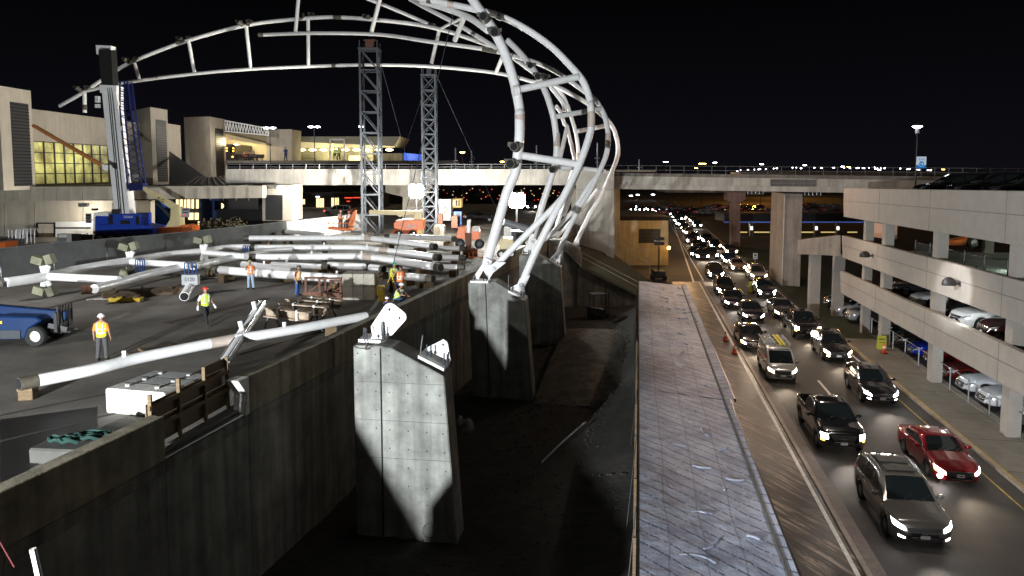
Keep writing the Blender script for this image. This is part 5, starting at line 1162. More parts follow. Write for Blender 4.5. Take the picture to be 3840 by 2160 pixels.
k=MB(); k.box((0,0,h+.5),(.5,.5,.7)); k.build('jack',M_grey,e)
# guy wires
def wire(a,b,r,label,Ya,Yb): 
    pa_,pb2=P(a,Ya),P(b,Yb); k=MB(); k.cyl(pa_,pb2,r,n=5); tag(k.build('guy_wire',M_grey),label,'wire','guy wires of the masts')
wire((1430,245),(1535,630),.025,'wire slanting right from the taller mast head',84,92); wire((1640,290),(1780,600),.025,'wire slanting right from the shorter mast head to the bridge',84,90)
wire((1583,365),(1515,560),.02,'wire slanting left from the shorter mast',84,92); wire((1820,695),(1875,812),.03,'short bright wire slanting below the bridge at the nearest arch',70,66)
wire((1700,50),(1470,1010),.022,'long dark hoisting wire crossing in front of the pipes',46,42)

# ------------------------------------------------------------ things on the construction deck
def gd_(k,x,y,z=ZD): return G(q(k,x,y),z)
# screened fence
ft=[G(p,ZD+2.05) for p in((-120,944),(0,933),(200,914),(400,897),(620,878),(800,861),(940,846),(1073,832),(1210,817),(1375,800))]
fe=empty('screened_fence',tuple(flat(ft[4],ZD)),0,'long temporary fence covered in grey screening cloth across the deck','fence'); fsh=fe.location.copy()
M_scr=mat('screen_cloth',(.085,.088,.085),.9,var=.35,vs=.8,bump=.6,bs=1.6); M_scl=mat('lit_screen_cloth',(.30,.30,.29),.8,var=.15,vs=1.2,bump=1.,bs=1.2)  # second cloth is a lighter copy, floodlight on those panels put into the colour
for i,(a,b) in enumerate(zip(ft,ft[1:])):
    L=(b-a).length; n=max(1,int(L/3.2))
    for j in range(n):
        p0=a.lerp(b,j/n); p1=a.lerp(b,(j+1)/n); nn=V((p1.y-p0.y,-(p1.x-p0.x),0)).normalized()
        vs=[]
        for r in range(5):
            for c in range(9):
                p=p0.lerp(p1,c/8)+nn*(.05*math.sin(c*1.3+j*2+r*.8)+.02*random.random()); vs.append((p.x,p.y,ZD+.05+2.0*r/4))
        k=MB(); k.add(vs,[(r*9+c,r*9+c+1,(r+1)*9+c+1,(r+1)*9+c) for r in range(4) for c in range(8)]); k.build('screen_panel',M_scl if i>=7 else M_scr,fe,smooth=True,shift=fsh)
        k=MB(); k.cyl(flat(p0,ZD)-nn*.05,flat(p0,ZD+2.12)-nn*.05,.035,n=6); k.build('post',M_galv,fe,shift=fsh)
    k=MB(); k.cyl(a+V((0,0,.03)),b+V((0,0,.03)),.03,n=6); k.build('top_rail',M_galv,fe,shift=fsh)
# lying pipes
def pipe(l,z,r,label,caps=(0,1),bands=(),studs=(),name='steel_pipe',group='white steel pipes stored on the deck',cl=.5,blocks=True):
    p=[G(q(*x),z) for x in l]; e=empty(name,tuple(flat(p[0],ZD)),0,label,'pipe',group); sh=e.location.copy()
    k=MB(); k.tube(p,r,20,sub=5 if len(p)>2 else 0); k.build('pipe_barrel',M_steelw,e,smooth=True,shift=sh)
    for i,(A,B) in enumerate(((p[0],p[1]),(p[-1],p[-2]))):
        if i in caps:
            d=(A-B).normalized(); k=MB(); k.cyl(A,A+d*cl,r*1.02,n=18); o=k.build('bare_end',M_sleeve,e,smooth=True,shift=sh); k=MB(); k.cyl(A+d*cl,A+d*(cl+.02),r*.86,n=18); k.build('pipe_bore',M_black,o,shift=sh)
    def along(t): 
        f=t*(len(p)-1); i=min(int(f),len(p)-2); return p[i].lerp(p[i+1],f-i),(p[i+1]-p[i]).normalized()
    for t in bands:
        c,d=along(t); k=MB(); k.cyl(c-d*.5,c+d*.5,r*1.02,n=20); k.build('primer_band',M_primer,e,smooth=True,shift=sh)
    for t in studs:
        c,d=along(t); k=MB(); k.cyl(c+V((0,0,r*.8)),c+V((0,0,r+.18)),.07,n=10); k.build('stud',M_steelw,e,shift=sh)
    if blocks:
        for t in(.06,.94):
            c,d=along(t); h=z-r-ZD
            if h>.1:
                k=MB(); k.box((c.x,c.y,ZD+h/2),(.5,.9,h),rz=math.atan2(d.y,d.x)); k.build('support_block',M_wood,e,shift=sh)
    return e
pipe([('E',760,625),('E',1400,622),('E',2000,622),('D',560,625),('D',900,660),('D',1350,720)],6.9,.26,'topmost of the long curved white pipes in the pile',bands=(.62,),studs=(.3,.55),caps=(0,1))
pipe([('E',830,738),('E',1400,738),('E',2050,740),('D',700,768),('D',1000,800),('D',1390,850)],6.7,.26,'second long curved white pipe from the top of the pile',bands=(.66,),studs=(.28,.5))
pipe([('E',845,852),('E',1300,850),('E',2000,845),('D',540,850),('D',900,895),('D',1400,970)],6.55,.26,'third long curved white pipe with pinkish band ending at the open bore',bands=(.63,),studs=(.26,.55))
pipe([('E',1205,545),('E',1400,558),('E',1640,580)],6.8,.22,'short white pipe behind the pile next to the fence',studs=(.4,),caps=(0,))
pipe([('D',850,602),('D',1200,612),('D',1600,632)],6.7,.26,'grey white pipe at the back right of the pile',studs=(.15,.4))
pipe([('D',900,745),('D',1300,742),('D',1690,748)],6.45,.22,'white pipe end emerging right of the topmost curved pipe',caps=(1,),studs=(.1,))
pipe([('D',900,850),('D',1300,852),('D',1680,860)],6.3,.22,'white pipe end emerging right of the second curved pipe',caps=(1,),studs=(.12,))
pipe([('D',1000,960),('D',1300,965),('D',1660,972)],6.2,.2,'white pipe end emerging right of the third curved pipe',caps=(1,))
pipe([('E',1030,940),('E',1330,952),('E',1640,968)],6.3,.2,'thin white pipe left of the bare brown collar in the pile',caps=(1,),studs=(.3,))
pipe([('E',1710,950),('E',2100,965),('D',520,962)],6.3,.24,'white pipe between two bare steel collars in the pile',caps=(0,1),cl=.8)
pipe([('D',610,975),('D',740,992)],6.3,.24,'very short white pipe section behind the concrete block stack',caps=(1,),cl=.25)
pipe([('E',1290,665),('E',1640,670)],6.4,.2,'pipe glimpsed between the topmost and second curved pipes',caps=(0,1),cl=.3,blocks=False)
pipe([('E',1300,785),('E',1650,790)],6.3,.2,'pipe glimpsed between the second and third curved pipes',caps=(1,),cl=.3,blocks=False)
pipe([('E',1280,890),('E',1640,910)],6.1,.2,'pipe glimpsed just below the third curved pipe',caps=(1,),cl=.3,blocks=False)
pipe([('E',680,940),('E',900,965),('E',1280,1020)],6.3,.24,'slanting white pipe behind the worker in orange and pale jeans',studs=(.55,),caps=(0,))
pipe([('E',405,1008),('E',800,1035),('E',1400,1078),('E',1890,1112)],6.35,.27,'front white pipe of the pile running to the concrete block stack',studs=(.95,),caps=(0,))
pipe([('D',1040,1085),('D',1180,1098),('D',1290,1108)],6.15,.24,'dull grey pipe beside the survey crew',caps=(1,))
pf=pipe([('4',284,1584),('4',684,1505),('4',1000,1425),('4',1250,1372),('4',1500,1322),('4',1750,1274),('4',2000,1236),('4',2300,1185),('4',2576,1132),('4',2760,1098)],6.5,.19,'long slightly bent white pipe lying across the foreground of the deck',bands=(.52,),studs=(.2,.72),caps=(0,),name='long_pipe',group=None,cl=.5,blocks=False)
# crossing polished pipes
cp_=empty('crossed_pipe',tuple(G(q('4',1700,1445),ZD)),0,'short shiny white pipe with bright rails propped across the foreground pipe','pipe'); sh=cp_.location.copy()
a,b=G(q('4',1690,1455),6.1),G(q('4',1975,1010),7.1)
k=MB(); k.cyl(a,b,.19,n=18); k.build('pipe_barrel',M_steelw,cp_,smooth=True,shift=sh)
d=(b-a).normalized(); x_=d.cross(V((0,0,1))).normalized(); u_=x_.cross(d)
for s in(-.12,.12): k=MB(); k.cyl(a+x_*s+u_*.16,b+x_*s+u_*.16,.035,n=8); k.build('rail_rod',M_chrome,cp_,shift=sh)
for t in(.45,.82): c=a.lerp(b,t); k=MB(); k.cyl(c,c+V((-.1,0,.5)),.09,n=10); k.build('stud',M_steelw,cp_,shift=sh)
# ladder truss lying at left
lt=empty('ladder_truss',tuple(gd_('F',560,1400)),0,'large lying white frame of two pipes and three rungs with boxed joints by the fence','truss frame'); sh=lt.location.copy()
def tb_(l,z,r,name,m=M_steelw,sub=4):
    p=[G(q(*x[:3]),x[3] if len(x)>3 else z) for x in l]; k=MB(); k.tube(p,r,20,sub=sub); return k.build(name,m,lt,smooth=True,shift=sh)
tb_([('F',70,1320),('F',560,1245),('F',1000,1150),('F',1570,1055),('F',2000,990),('F',2440,945),('E',500,740),('E',760,735)],6.75,.27,'chord')
tb_([('F',1140,1395),('F',1500,1300),('F',1800,1215),('F',2300,1110),('E',100,960),('E',450,880),('E',700,835),('E',1000,785),('E',1260,765)],6.6,.24,'chord')
for i,(a,b) in enumerate(((('F',560,1245),('F',1440,1290)),(('F',1590,1070),('F',2280,1115)),(('E',215,800),('E',720,845)))): tb_([a,b],6.75,.23,'rung',sub=0)
for (kk,x,y) in(('F',545,1245),('F',1570,1055),('E',205,800)):
    c=G(q(kk,x,y),6.75)
    for dz,s in((.62,1),(-.55,1)):
        k=MB(); k.cyl(c,c+V((-.12,0,dz)),.17,n=12); k.cyl(c,c+V((.18,.1,dz)),.14,n=12); o=k.build('joint_stub',M_steelw,lt,smooth=True,shift=sh)
        k=MB(); k.box(c+V((-.32,0,dz*1.5)),(.62,.5,.42),ax=Matrix.Rotation(.3,3,'Y')); k.box(c+V((.28,.1,dz*1.6)),(.4,.5,.55),ax=Matrix.Rotation(-.3,3,'Y')); k.build('boxed_joint',mat('box_joint_green',(.20,.20,.13),.7,var=.4),o,shift=sh)
k=MB(); c=G(q('F',45,1330),6.75); k.cyl(c,c+V((-.6,-.25,-.05)),.27,n=16); k.build('bare_end',M_sleeve,lt,shift=sh)
k=MB(); c=G(q('F',1130,1398),6.55); k.cyl(c,c+V((-.5,-.3,0)),.24,n=16); k.build('bare_end',M_rust,lt,shift=sh)
M_strap=mat('blue_strap',(.01,.06,.22),.7)
def strap(p,w,h,label,z=7.0):
    e=empty('lifting_strap',tuple(p),0,label,'strap'); 
    for i in range(3): k=MB(); k.tube([(-w/2+i*w/2,-.28,-h),(-w/2+i*w/2,-.3,0),(-w/2+i*w/2,-.05,.12),(-w/2+i*w/2,.28,0),(-w/2+i*w/2,.3,-h*.8)],.035,6,sub=3); k.build('webbing',M_strap,e,smooth=True)
    return e
strap(G(q('F',1690,1060),7.0),.3,1.1,'blue strap hanging from the middle rung of the lying frame'); strap(G(q('F',2300,1105),6.9),.5,1.4,'dark blue sling bunched over the near pipe above the white tag box'); strap(G(q('E',720,730),7.0),.3,.5,'small blue strap round the far pipe end by the pile')
stb=empty('pipe_stub',tuple(gd_('4',1400,960)),0,'short tilted white pipe stub beneath a white tag box','pipe'); sh=stb.location.copy()
a,b=G(q('4',1390,950),5.95),G(q('4',1440,860),6.2); k=MB(); k.cyl(a,b,.25,n=18); k.build('pipe_barrel',M_steelw,stb,smooth=True,shift=sh); k=MB(); k.cyl(a-(b-a).normalized()*.02,a,.22,n=18); k.build('pipe_bore',M_black,stb,shift=sh)
tbx=G(q('4',1435,870),6.2); e=empty('tag_box',tuple(tbx),0,'white tag box with dark lettering above the tilted pipe stub','box'); k=MB(); k.box((0,.1,.35),(.95,.3,.62)); k.build('box_body',M_galv,e,bevel=.02); text('lettering','5120',.3,M_black,facing((0,-.06,.38),(1,0,0)),e)
# timber mats, dunnage
def matbox(k_,x,y,w,d,h,rz,m,label,name='timber_mat',cat='timber'):
    p=gd_(k_,x,y); e=empty(name,tuple(p),rz,label,cat); kb=MB(); kb.box((0,0,h/2),(w,d,h)); kb.build('main_stack',m,e,bevel=.02)
    for i in range(3): kb=MB(); kb.box((-w*.35+i*w*.35,-.02,h+.05),(.14,d*1.02,.1)); kb.build('runner',M_wood,e)
    return e
matbox('4',1080,940,4.2,1.1,.35,.55,mat('old_timber',(.13,.09,.055),.85,var=.5,vs=4),'long dark bundle of crane mats beneath the lying frame')
matbox('4',955,985,1.75,.5,.22,.0,M_yel,'yellow ended timber packing in front of the dark mats'); matbox('4',1640,800,1.4,.6,.4,.1,mat('old_timber',(1,1,1)),'timber blocks under the left end of the front pipe')
matbox('4',1330,1350,3.6,.8,.12,.75,mat('old_timber',(1,1,1)),'scattered flat dark boards behind the foreground pipe')
matbox('7',190,272,.42,.5,.3,.2,M_wood,'square bare block under the far left end of the foreground pipe'); matbox('4',2500,1245,.5,.5,.5,.2,M_wood,'timber block under the right end of the foreground pipe')
# rope coils
for (kk,x,y,l) in(('4',760,975,'white rope tangle left of the yellow timber packing'),('4',1540,812,'small pale debris right of the sling tag box')):
    c=gd_(kk,x,y); k=MB()
    for i in range(5): 
        ox,oy=random.uniform(-.7,.7),random.uniform(-.25,.25); k.tube([(c.x+ox+.25*math.cos(t),c.y+oy+.15*math.sin(t*1.3),ZD+.04) for t in range(6)],.03,5,sub=3)
    tag(k.build('rope_coil',M_white,smooth=True),l,'rope')
# beams on trestles
bs_=[((2010,1095),(2330,1135),'nearest'),((2120,1058),(2465,1090),'second'),((2170,1025),(2480,1050),'third'),((2270,1003),(2576,1035),'farthest')]
for (a,b,l) in bs_:
    A,B=G(q('4',*a),6.45),G(q('4',*b),6.45); e=empty('steel_beam',tuple(flat(A,ZD)),0,f'{l} whitish rusty steel beam resting on the dark trestles','beam','steel beams laid on trestles'); sh=e.location.copy()
    k=MB(); k.beam(A,B,.34,.06); k.beam(A+V((0,0,.36)),B+V((0,0,.36)),.34,.06); k.beam(A+V((0,0,.18)),B+V((0,0,.18)),.05,.30); k.build('beam_section',mat('whitish_rust',(.42,.36,.28),.7,var=.5,vs=3,col2=(.16,.09,.05)),e,shift=sh)
    for t in(.3,.75):
        c=A.lerp(B,t); k=MB(); k.box(c+V((0,0,.2)),(.07,.42,.46)); k.build('clamp',M_steelw,e,shift=sh)
for i,(x,y) in enumerate(((2060,1185),(2380,1215))):
    c=gd_('4',x,y); c=c+V((0,.5,0)); e=empty('trestle',tuple(c),0,('left' if i==0 else 'right')+' dark folding trestle carrying the steel beams','trestle'); k=MB()
    for sx in(-.35,.35):
        for y0 in(-.6,2.2): k.beam((sx,y0,0),(sx*.2,y0,.82),.07,.07,up=(0,1,0))
    k.beam((0,-.7,.82),(0,2.3,.82),.12,.1); k.build('trestle_frame',M_frame,e)
# concrete block stack (2 x 3)
b0=gd_('D',270,1370); w=.605
M_cb=mat('block_concrete_tan',(.40,.37,.31),.85,var=.3,vs=2.5,bump=.15)
for r in range(2):
    for c in range(3):
        e=empty('concrete_block',(b0.x+w*(c+.5),b0.y+.7,ZD+r*.74),0,f"{['left','middle','right'][c]} block of the {['lower','upper'][r]} row in the tan concrete block stack",'concrete block','tan concrete block stack'); k=MB(); k.box((0,0,.37),(w-.012,1.35,.73)); k.build('block',M_cb,e,bevel=.02)
# rusty frames
for i,(x,y,s) in enumerate(((1560,1345,1.),(1735,1365,1.05),(1840,1340,.8))):
    c=gd_('E',x,y); e=empty('rusty_frame',tuple(c),.15*i,f"{['left','middle','right'][i]} rusty channel frame standing left of the tan block stack",'steel frame','rusty frames by the blocks'); k=MB()
    for sx in(-.55,.55):
        k.box((sx*s,0,.45*s+.2),(.12,.12,.9*s+.2)); 
    k.box((0,-.2,.2),(1.3*s,.08,.4)); k.box((0,.1,.9*s+.25),(1.3*s,.14,.1)); k.beam((-.5*s,0,.3),(.4*s,0,.9*s),.07,.07,up=(0,1,0)); k.build('frame_channel',M_rust,e)
# yellow machine, tripod
c=gd_('D',735,1395); e=empty('yellow_pump',tuple(c),.1,'bright yellow portable box machine behind the parapet','machine'); k=MB(); k.box((0,.2,.62),(.42,.4,.55)); k.build('case',M_yel,e,bevel=.05); k=MB(); k.box((.04,.2,.2),(.32,.36,.38)); k.build('lower_case',M_yel,e,bevel=.03); k=MB(); k.box((0,-.01,.72),(.14,.02,.1)); k.build('badge',M_white,e); k=MB(); k.tube([(-.15,.2,.9),(-.12,.2,1.02),(.12,.2,1.02),(.15,.2,.9)],.02,6); k.build('handle',M_frame,e)
c=gd_('D',870,1320); e=empty('survey_tripod',tuple(c),0,'yellow survey tripod between the workers in green and orange','tripod')
for dx,dy in((-.55,-.1),(.3,-.2),(.05,.5)): k=MB(); k.cyl((dx,dy,0),(0,0,1.35),.03,.022,6); k.build('leg',M_yel,e)
k=MB(); k.lathe([(.09,0),(.09,.06),(.06,.08),(.06,.26),(.03,.28),(0,.28)],(0,0,1.35)); k.build('instrument',M_yel,e,smooth=True)
# ------------------------------------------------------------ machines
def wheel_(par,c,r,w,ax_=(0,1,0),rim=M_white):
    k=MB(); k.lathe([(r*.55,-w/2),(r*.9,-w/2),(r,-w*.3),(r,w*.3),(r*.9,w/2),(r*.55,w/2)],(0,0,0),ax_,20,closed=True); o=k.build('wheel',M_tyre,par,smooth=True,loc=c); rim=M_grey if r>.3 and w<=.3 else rim; k=MB(); k.lathe([(r*.57,-w*.3),(r*.5,-w*.1),(r*.2,-w*.12),(0,-w*.12)],(0,0,0),ax_,16); k.lathe([(r*.57,w*.3),(r*.5,w*.1),(r*.2,w*.12),(0,w*.12)],(0,0,0),ax_,16); k.build('rim',rim,o,smooth=True); return o
# blue telehandler at the left edge
c=G((139,1298),ZD); e=empty('telehandler',(c.x,c.y,ZD),.05,'blue telehandler cut by the left edge of the photo','telehandler')
k=MB(); k.prism([(-3.2,-.2,.25),(-.35,-.2,.35),(-.2,-.2,.75),(.35,-.2,1.1),(.1,-.2,1.25),(-1.2,-.2,1.3),(-3.2,-.2,1.1)],(0,1.9,0)); k.build('body',M_blue_:=mat('telehandler_blue',(.002,.022,.085),.4,var=.15),e,bevel=.06)
k=MB(); k.box((-1.5,-.24,.55),(2.0,.05,.35)); k.build('side_skirt',M_grey,e); k=MB(); k.beam((-3.0,.75,1.55),(.9,.75,1.15),.35,.35); k.build('boom',mat('telehandler_blue',(1,1,1)),e,bevel=.03)
k=MB(); k.beam((-2.2,-.23,1.0),(-1.2,-.23,1.05),.02,.12); k.build('yellow_flash',M_yel,e)
for y in(0,1.5): wheel_(e,(0,y,.43),.43,.34); wheel_(e,(-2.6,y,.43),.43,.34)
k=MB(); k.box((.72,.75,.95),(.12,1.3,.8)); k.build('carriage',M_frame,e)
for i in range(6): k=MB(); k.box((.78,.2+i*.22,1.25),(.05,.05,.75)); k.build('backrest_bar',M_frame,e)
for y in(.45,1.05): k=MB(); k.box((.95,y,.5),(.4,.12,.05)); k.box((.78,y,.8),(.06,.12,.7)); k.build('fork',M_frame,e)
k=MB(); k.beam((.3,.4,.8),(1.0,.5,.6),.2,.2); k.build('link_arm',M_frame,e)
# crane
YC=72; c=P((440,893),YC); e=empty('mobile_crane',(c.x,YC,ZD),0,'blue mobile crane with thick white telescopic boom standing before the terminal','crane'); sh=e.location.copy()
def cpz(k_,x,y,Y=YC): return P(q(k_,x,y),Y)
k=MB(); k.prism([cpz('F',1140,780),cpz('F',1140,620),cpz('F',1700,620),cpz('F',1860,650),cpz('F',1850,740),cpz('F',1700,775)],(0,2.6,0)); k.build('carrier',M_blue,e,bevel=.06,shift=sh)
k=MB(); k.prism([cpz('F',1310,640,YC-.1),cpz('F',1310,490,YC-.1),cpz('F',1690,488,YC-.1),cpz('F',1690,640,YC-.1)],(0,2.4,0)); k.build('counterweight',M_blue,e,bevel=.05,shift=sh)
k=MB(); k.prism([cpz('F',1150,620,YC),cpz('F',1150,515,YC),cpz('F',1300,515,YC),cpz('F',1300,620,YC)],(0,2,0)); k.build('cab',M_blue,e,bevel=.05,shift=sh)
k=MB(); k.prism([cpz('F',1130,515,YC-.05),cpz('F',1130,475,YC-.05),cpz('F',1300,470,YC-.05),cpz('F',1310,515,YC-.05)],(0,2.1,0)); k.build('cab_roof',M_steelw,e,shift=sh)
k=MB(); k.prism([cpz('F',1125,740,YC-.05),cpz('F',1125,520,YC-.05),cpz('F',1145,520,YC-.05),cpz('F',1145,740,YC-.05)],(0,1.8,0)); k.build('ladder_side',M_steelw,e,shift=sh)
k=MB(); k.box(cpz('F',1510,590,YC-.15),(.85,.1,.35)); k.box(cpz('F',1340,560,YC-.15),(.3,.1,.9)); k.box(cpz('F',1660,570,YC-.15),(.3,.1,.8)); k.build('vent_panel',M_black,e,shift=sh)
k=MB(); k.box(cpz('F',1395,462),(.55,.4,.45)); k.box(cpz('F',1145,436),(.5,.3,.2)); k.build('winch_box',M_frame,e,shift=sh)
for i in range(5): wheel_(e,tuple(cpz('F',1210+i*140,785)-sh),.55,.4)
text('lettering','TEREX',.32,M_white,facing(cpz('F',1545,527,YC-.14)-sh,(1,0,0)),e)
k=MB(); k.prism([cpz('F',1378,490,YC+.5),cpz('F',1556,490,YC+.5),cpz('1',872,650,YC+4),cpz('1',762,650,YC+4)],(.1,1.2,.0)); k.build('boom_base',M_steelw,e,bevel=.04,shift=sh)
for x0,x1 in((1440,812),(1462,826),(1500,842)): k=MB(); k.cyl(cpz('F',x0,490,YC+.3),cpz('1',x1,660,YC+3.8),.035,n=6); k.build('hoist_line',M_frame,e,shift=sh)
k=MB(); k.prism([cpz('1',765,648,YC+4.1),cpz('1',852,640,YC+4.1),cpz('1',838,370,YC+5.5),cpz('1',742,370,YC+5.5)],(.05,1,0)); k.build('boom_inner_section',M_frame,e,shift=sh)
k=MB(); k.prism([cpz('1',728,410,YC+5.4),cpz('1',722,340,YC+5.4),cpz('1',838,345,YC+5.4),cpz('1',836,380,YC+5.4),cpz('1',825,362,YC+5.4),cpz('1',745,358,YC+5.4),cpz('1',742,410,YC+5.4)],(0,.9,0)); k.build('boom_head',M_steelw,e,shift=sh)
k=MB(); k.prism([cpz('1',748,640,YC+3.8),cpz('1',878,645,YC+3.8),cpz('1',876,700,YC+3.7),cpz('1',755,700,YC+3.7)],(0,1.5,0)); k.build('boom_collar',M_steelw,e,shift=sh)
for y in(740,760,800): k=MB(); k.box(cpz('1',738,y,YC+3),(.35,.4,.35)); k.build('sheave_box',M_steelw,e,shift=sh)
for (x,y) in((885,780),(905,970),(930,1180)): k=MB(); k.box(cpz('1',x,y,YC+2),(.3,.3,.4)); k.build('boom_bracket',M_steelw,e,shift=sh)
# lattice jib
jb=[[cpz('1',885,605,YC+3),cpz('1',965,615,YC+3)],[cpz('1',930,780,YC+2.5),cpz('1',985,790,YC+2.5)],[cpz('F',1535,200,YC+1),cpz('F',1722,185,YC+1)]]
jo=empty('lattice_jib',tuple(jb[2][0]),0,'dark blue lattice jib stowed along the white crane boom','crane jib'); js=jo.location.copy()
L0=[cpz('1',905,610,YC+3),cpz('1',905,820,YC+2.5),cpz('F',1545,190,YC+1)]; L1=[cpz('1',960,615,YC+3),cpz('1',985,820,YC+2.5),cpz('F',1710,180,YC+1)]
dv=V((0,.9,0)); 
for L_ in(L0,L1):
    for o_ in(V((0,0,0)),dv):
        k=MB(); k.tube([p+o_ for p in L_],.09,8); k.build('jib_chord',M_navy,jo,shift=js)
def lp_(L_,t): f=t*2; i=min(int(f),1); return L_[i].lerp(L_[i+1],f-i)
k=MB()
for i in range(22):
    t0,t1=i/22,(i+1)/22; k.beam(lp_(L0,t0),lp_(L1,t1),.05,.05); k.beam(lp_(L1,t0)+dv,lp_(L0,t1)+dv,.05,.05); k.beam(lp_(L1,t0),lp_(L1,t1)+dv,.05,.05)
    if i%4==0: k.beam(lp_(L0,t0),lp_(L1,t0),.07,.07)
k.build('jib_lacing',M_navy,jo,shift=js)
k=MB(); k.prism([cpz('F',1560,215,YC+.9),cpz('F',1560,120,YC+.9),cpz('F',1725,120,YC+.9),cpz('F',1720,200,YC+.9)],(0,1,0)); k.build('jib_head',M_navy,jo,shift=js)
def boomlift(name,parts,Y,label,cat='boom lift'):
    c=P(parts['base'],Y); e=empty(name,(c.x,Y,ZD),0,label,cat); sh=e.location.copy()
    for nm,kk,poly,m,dy,yo in parts['polys']:
        k=MB(); k.prism([P(q(kk,*p),Y+yo) for p in poly],(0,dy,0)); k.build(nm,m,e,bevel=.04,shift=sh)
    for kk,x,y,r in parts.get('wheels',()): wheel_(e,tuple(P(q(kk,x,y),Y-.2)-sh),r,.3)
    return e,sh
e,sh=boomlift('boom_lift',dict(base=(650,880),polys=[('boom','F',[(1715,200),(1722,160),(2150,395),(2130,440),(2060,430)],M_cream,.5,0),('turret','F',[(2060,430),(2165,400),(2170,640),(2060,650),(1990,650),(2050,560)],M_cream,1.2,-.1),('lift_cylinder','F',[(1880,370),(1895,350),(2060,510),(2045,540)],M_frame,.3,-.15),('chassis','F',[(1850,745),(1850,660),(2180,640),(2180,720)],M_orange,1.8,-.1),('counterweight','F',[(2180,715),(2180,640),(2230,620),(2320,640),(2320,700)],M_orange,1.8,-.2)]),73,'cream boom lift on an orange base right of the blue crane')
text('lettering','JLG',.5,M_black,facing(P(q('F',1940,320),72.9)-sh,(1,0,-.55),(.55,0,1)),e)
e,sh=boomlift('boom_lift',dict(base=(80,900),polys=[('boom','1',[(235,955),(240,935),(770,1240),(762,1262)],mat('rust_orange_boom',(.42,.16,.04),.5,var=.2),.5,0),('jib_tip','1',[(765,1235),(795,1245),(795,1290),(770,1275)],M_steelw,.5,-.05),('chassis','F',[(-80,900),(-80,830),(60,830),(60,900)],M_orange,1.8,0)]),70,'long rusty orange boom slanting across the yellow window wall')
e,sh=boomlift('boom_lift',dict(base=(1530,883),polys=[('boom','D',[(590,285),(590,335),(930,345),(960,370),(1000,345),(1225,330),(1225,290)],M_cream,.6,0),('boom_head','D',[(1150,300),(1225,285),(1225,400),(1120,400)],M_cream,1.0,-.1),('turret','D',[(890,500),(890,440),(930,410),(1060,400),(1240,400),(1240,520),(1000,530)],M_orange,2.2,-.3),('white_hood','D',[(905,415),(1060,390),(1060,402),(925,420)],M_white,2.0,-.35),('chassis','D',[(850,590),(880,520),(1150,520),(1150,585)],M_orange,2.0,0)],wheels=[('D',950,580,.45),('D',1120,580,.45)]),76,'cream boom on an orange machine between the lattice masts')
text('lettering','JLG',.55,M_white,facing(P(q('D',1110,475),75.6)-sh,(1,0,0)),e)
e,sh=boomlift('boom_lift',dict(base=(1755,990),polys=[('left_cover','D',[(1650,620),(1650,560),(1670,490),(1755,485),(1755,640)],M_orange,1.6,0),('right_cover','D',[(1825,640),(1825,500),(1900,495),(1930,540),(1925,650)],M_orange,1.6,0),('white_cover_top','D',[(1840,540),(1840,490),(1910,492),(1928,545)],M_white,1.5,-.05),('mast_post','D',[(1770,560),(1775,400),(1815,400),(1815,560)],M_steelw,.4,-.1),('centre_frame','D',[(1755,740),(1755,560),(1825,560),(1825,740)],M_rust,.6,-.1),('chassis','D',[(1720,880),(1720,740),(1900,740),(1900,880)],M_rust,1.6,0),('platform_floor','D',[(1620,945),(1620,900),(1960,905),(1960,945)],M_orange,1.2,-1.0)],wheels=[('D',1690,690,.42),('D',1925,690,.42)]),63,'orange boom lift seen from behind right of the pipe pile')
for x in(1800,1850,1900,1960): 
    k=MB(); k.cyl(P(q('D',x,905),62),P(q('D',x,790),62),.03,n=6); k.build('basket_bar',M_orange,e,shift=sh)
for y in(790,850): k=MB(); k.cyl(P(q('D',1800,y),62),P(q('D',1965,y),62),.03,n=6); k.build('basket_rail',M_orange,e,shift=sh)
e,sh=boomlift('boom_lift',dict(base=(1280,870),polys=[('platform_floor','D',[(95,515),(95,490),(240,500),(385,510),(380,530),(240,532)],M_orange,1.4,0),('arm','D',[(350,480),(330,470),(400,300),(435,280),(430,330),(385,480)],M_orange,.5,.3),('control_box','D',[(290,500),(290,410),(340,400),(345,500)],M_frame,.6,.2)]),75,'orange work platform raised with two workers against the lit screening')
for x in(100,160,240,310,380): k=MB(); k.cyl(P(q('D',x,505),75),P(q('D',x,385),75),.035,n=6); k.build('basket_bar',M_orange,e,shift=sh)
for y in(385,440): k=MB(); k.cyl(P(q('D',98,y),75),P(q('D',382,y+5),75),.035,n=6); k.build('basket_rail',M_orange,e,shift=sh)
basket=P(q('D',240,505),75)
# cream generator
c=P(q('C',640,640),55); e=empty('towed_generator',(c.x,55,ZD),0,'cream towed generator box behind the nearest truss feet','generator'); sh=e.location.copy()
k=MB(); k.prism([P(q('C',*p),55) for p in((562,600),(562,490),(590,468),(725,470),(725,590))],(0,2.2,0)); k.build('canopy',M_cream,e,bevel=.05,shift=sh)
k=MB(); k.prism([P(q('C',*p),55.1) for p in((560,650),(560,598),(722,592),(722,640))],(0,2,0)); k.build('frame_base',M_frame,e,shift=sh); text('lettering','4103',.28,M_white,facing(P(q('C',640,545),54.96)-sh,(1,0,0)),e)
for x in(575,700): wheel_(e,tuple(P(q('C',x,650),55)-sh),.3,.2)
c=P(q('C',780,470),62); e=empty('dark_trailer',(c.x,62,ZD),0,'dark open trailer with white load behind the cream generator','trailer'); sh=e.location.copy()
k=MB(); k.prism([P(q('C',*p),62) for p in((690,500),(690,380),(870,380),(870,500))],(0,2,0)); k.build('bed',M_frame,e,shift=sh); k=MB(); k.prism([P(q('C',*p),61.9) for p in((610,460),(610,340),(700,330),(700,460))],(0,1.5,0)); k.build('white_load',M_white,e,shift=sh)
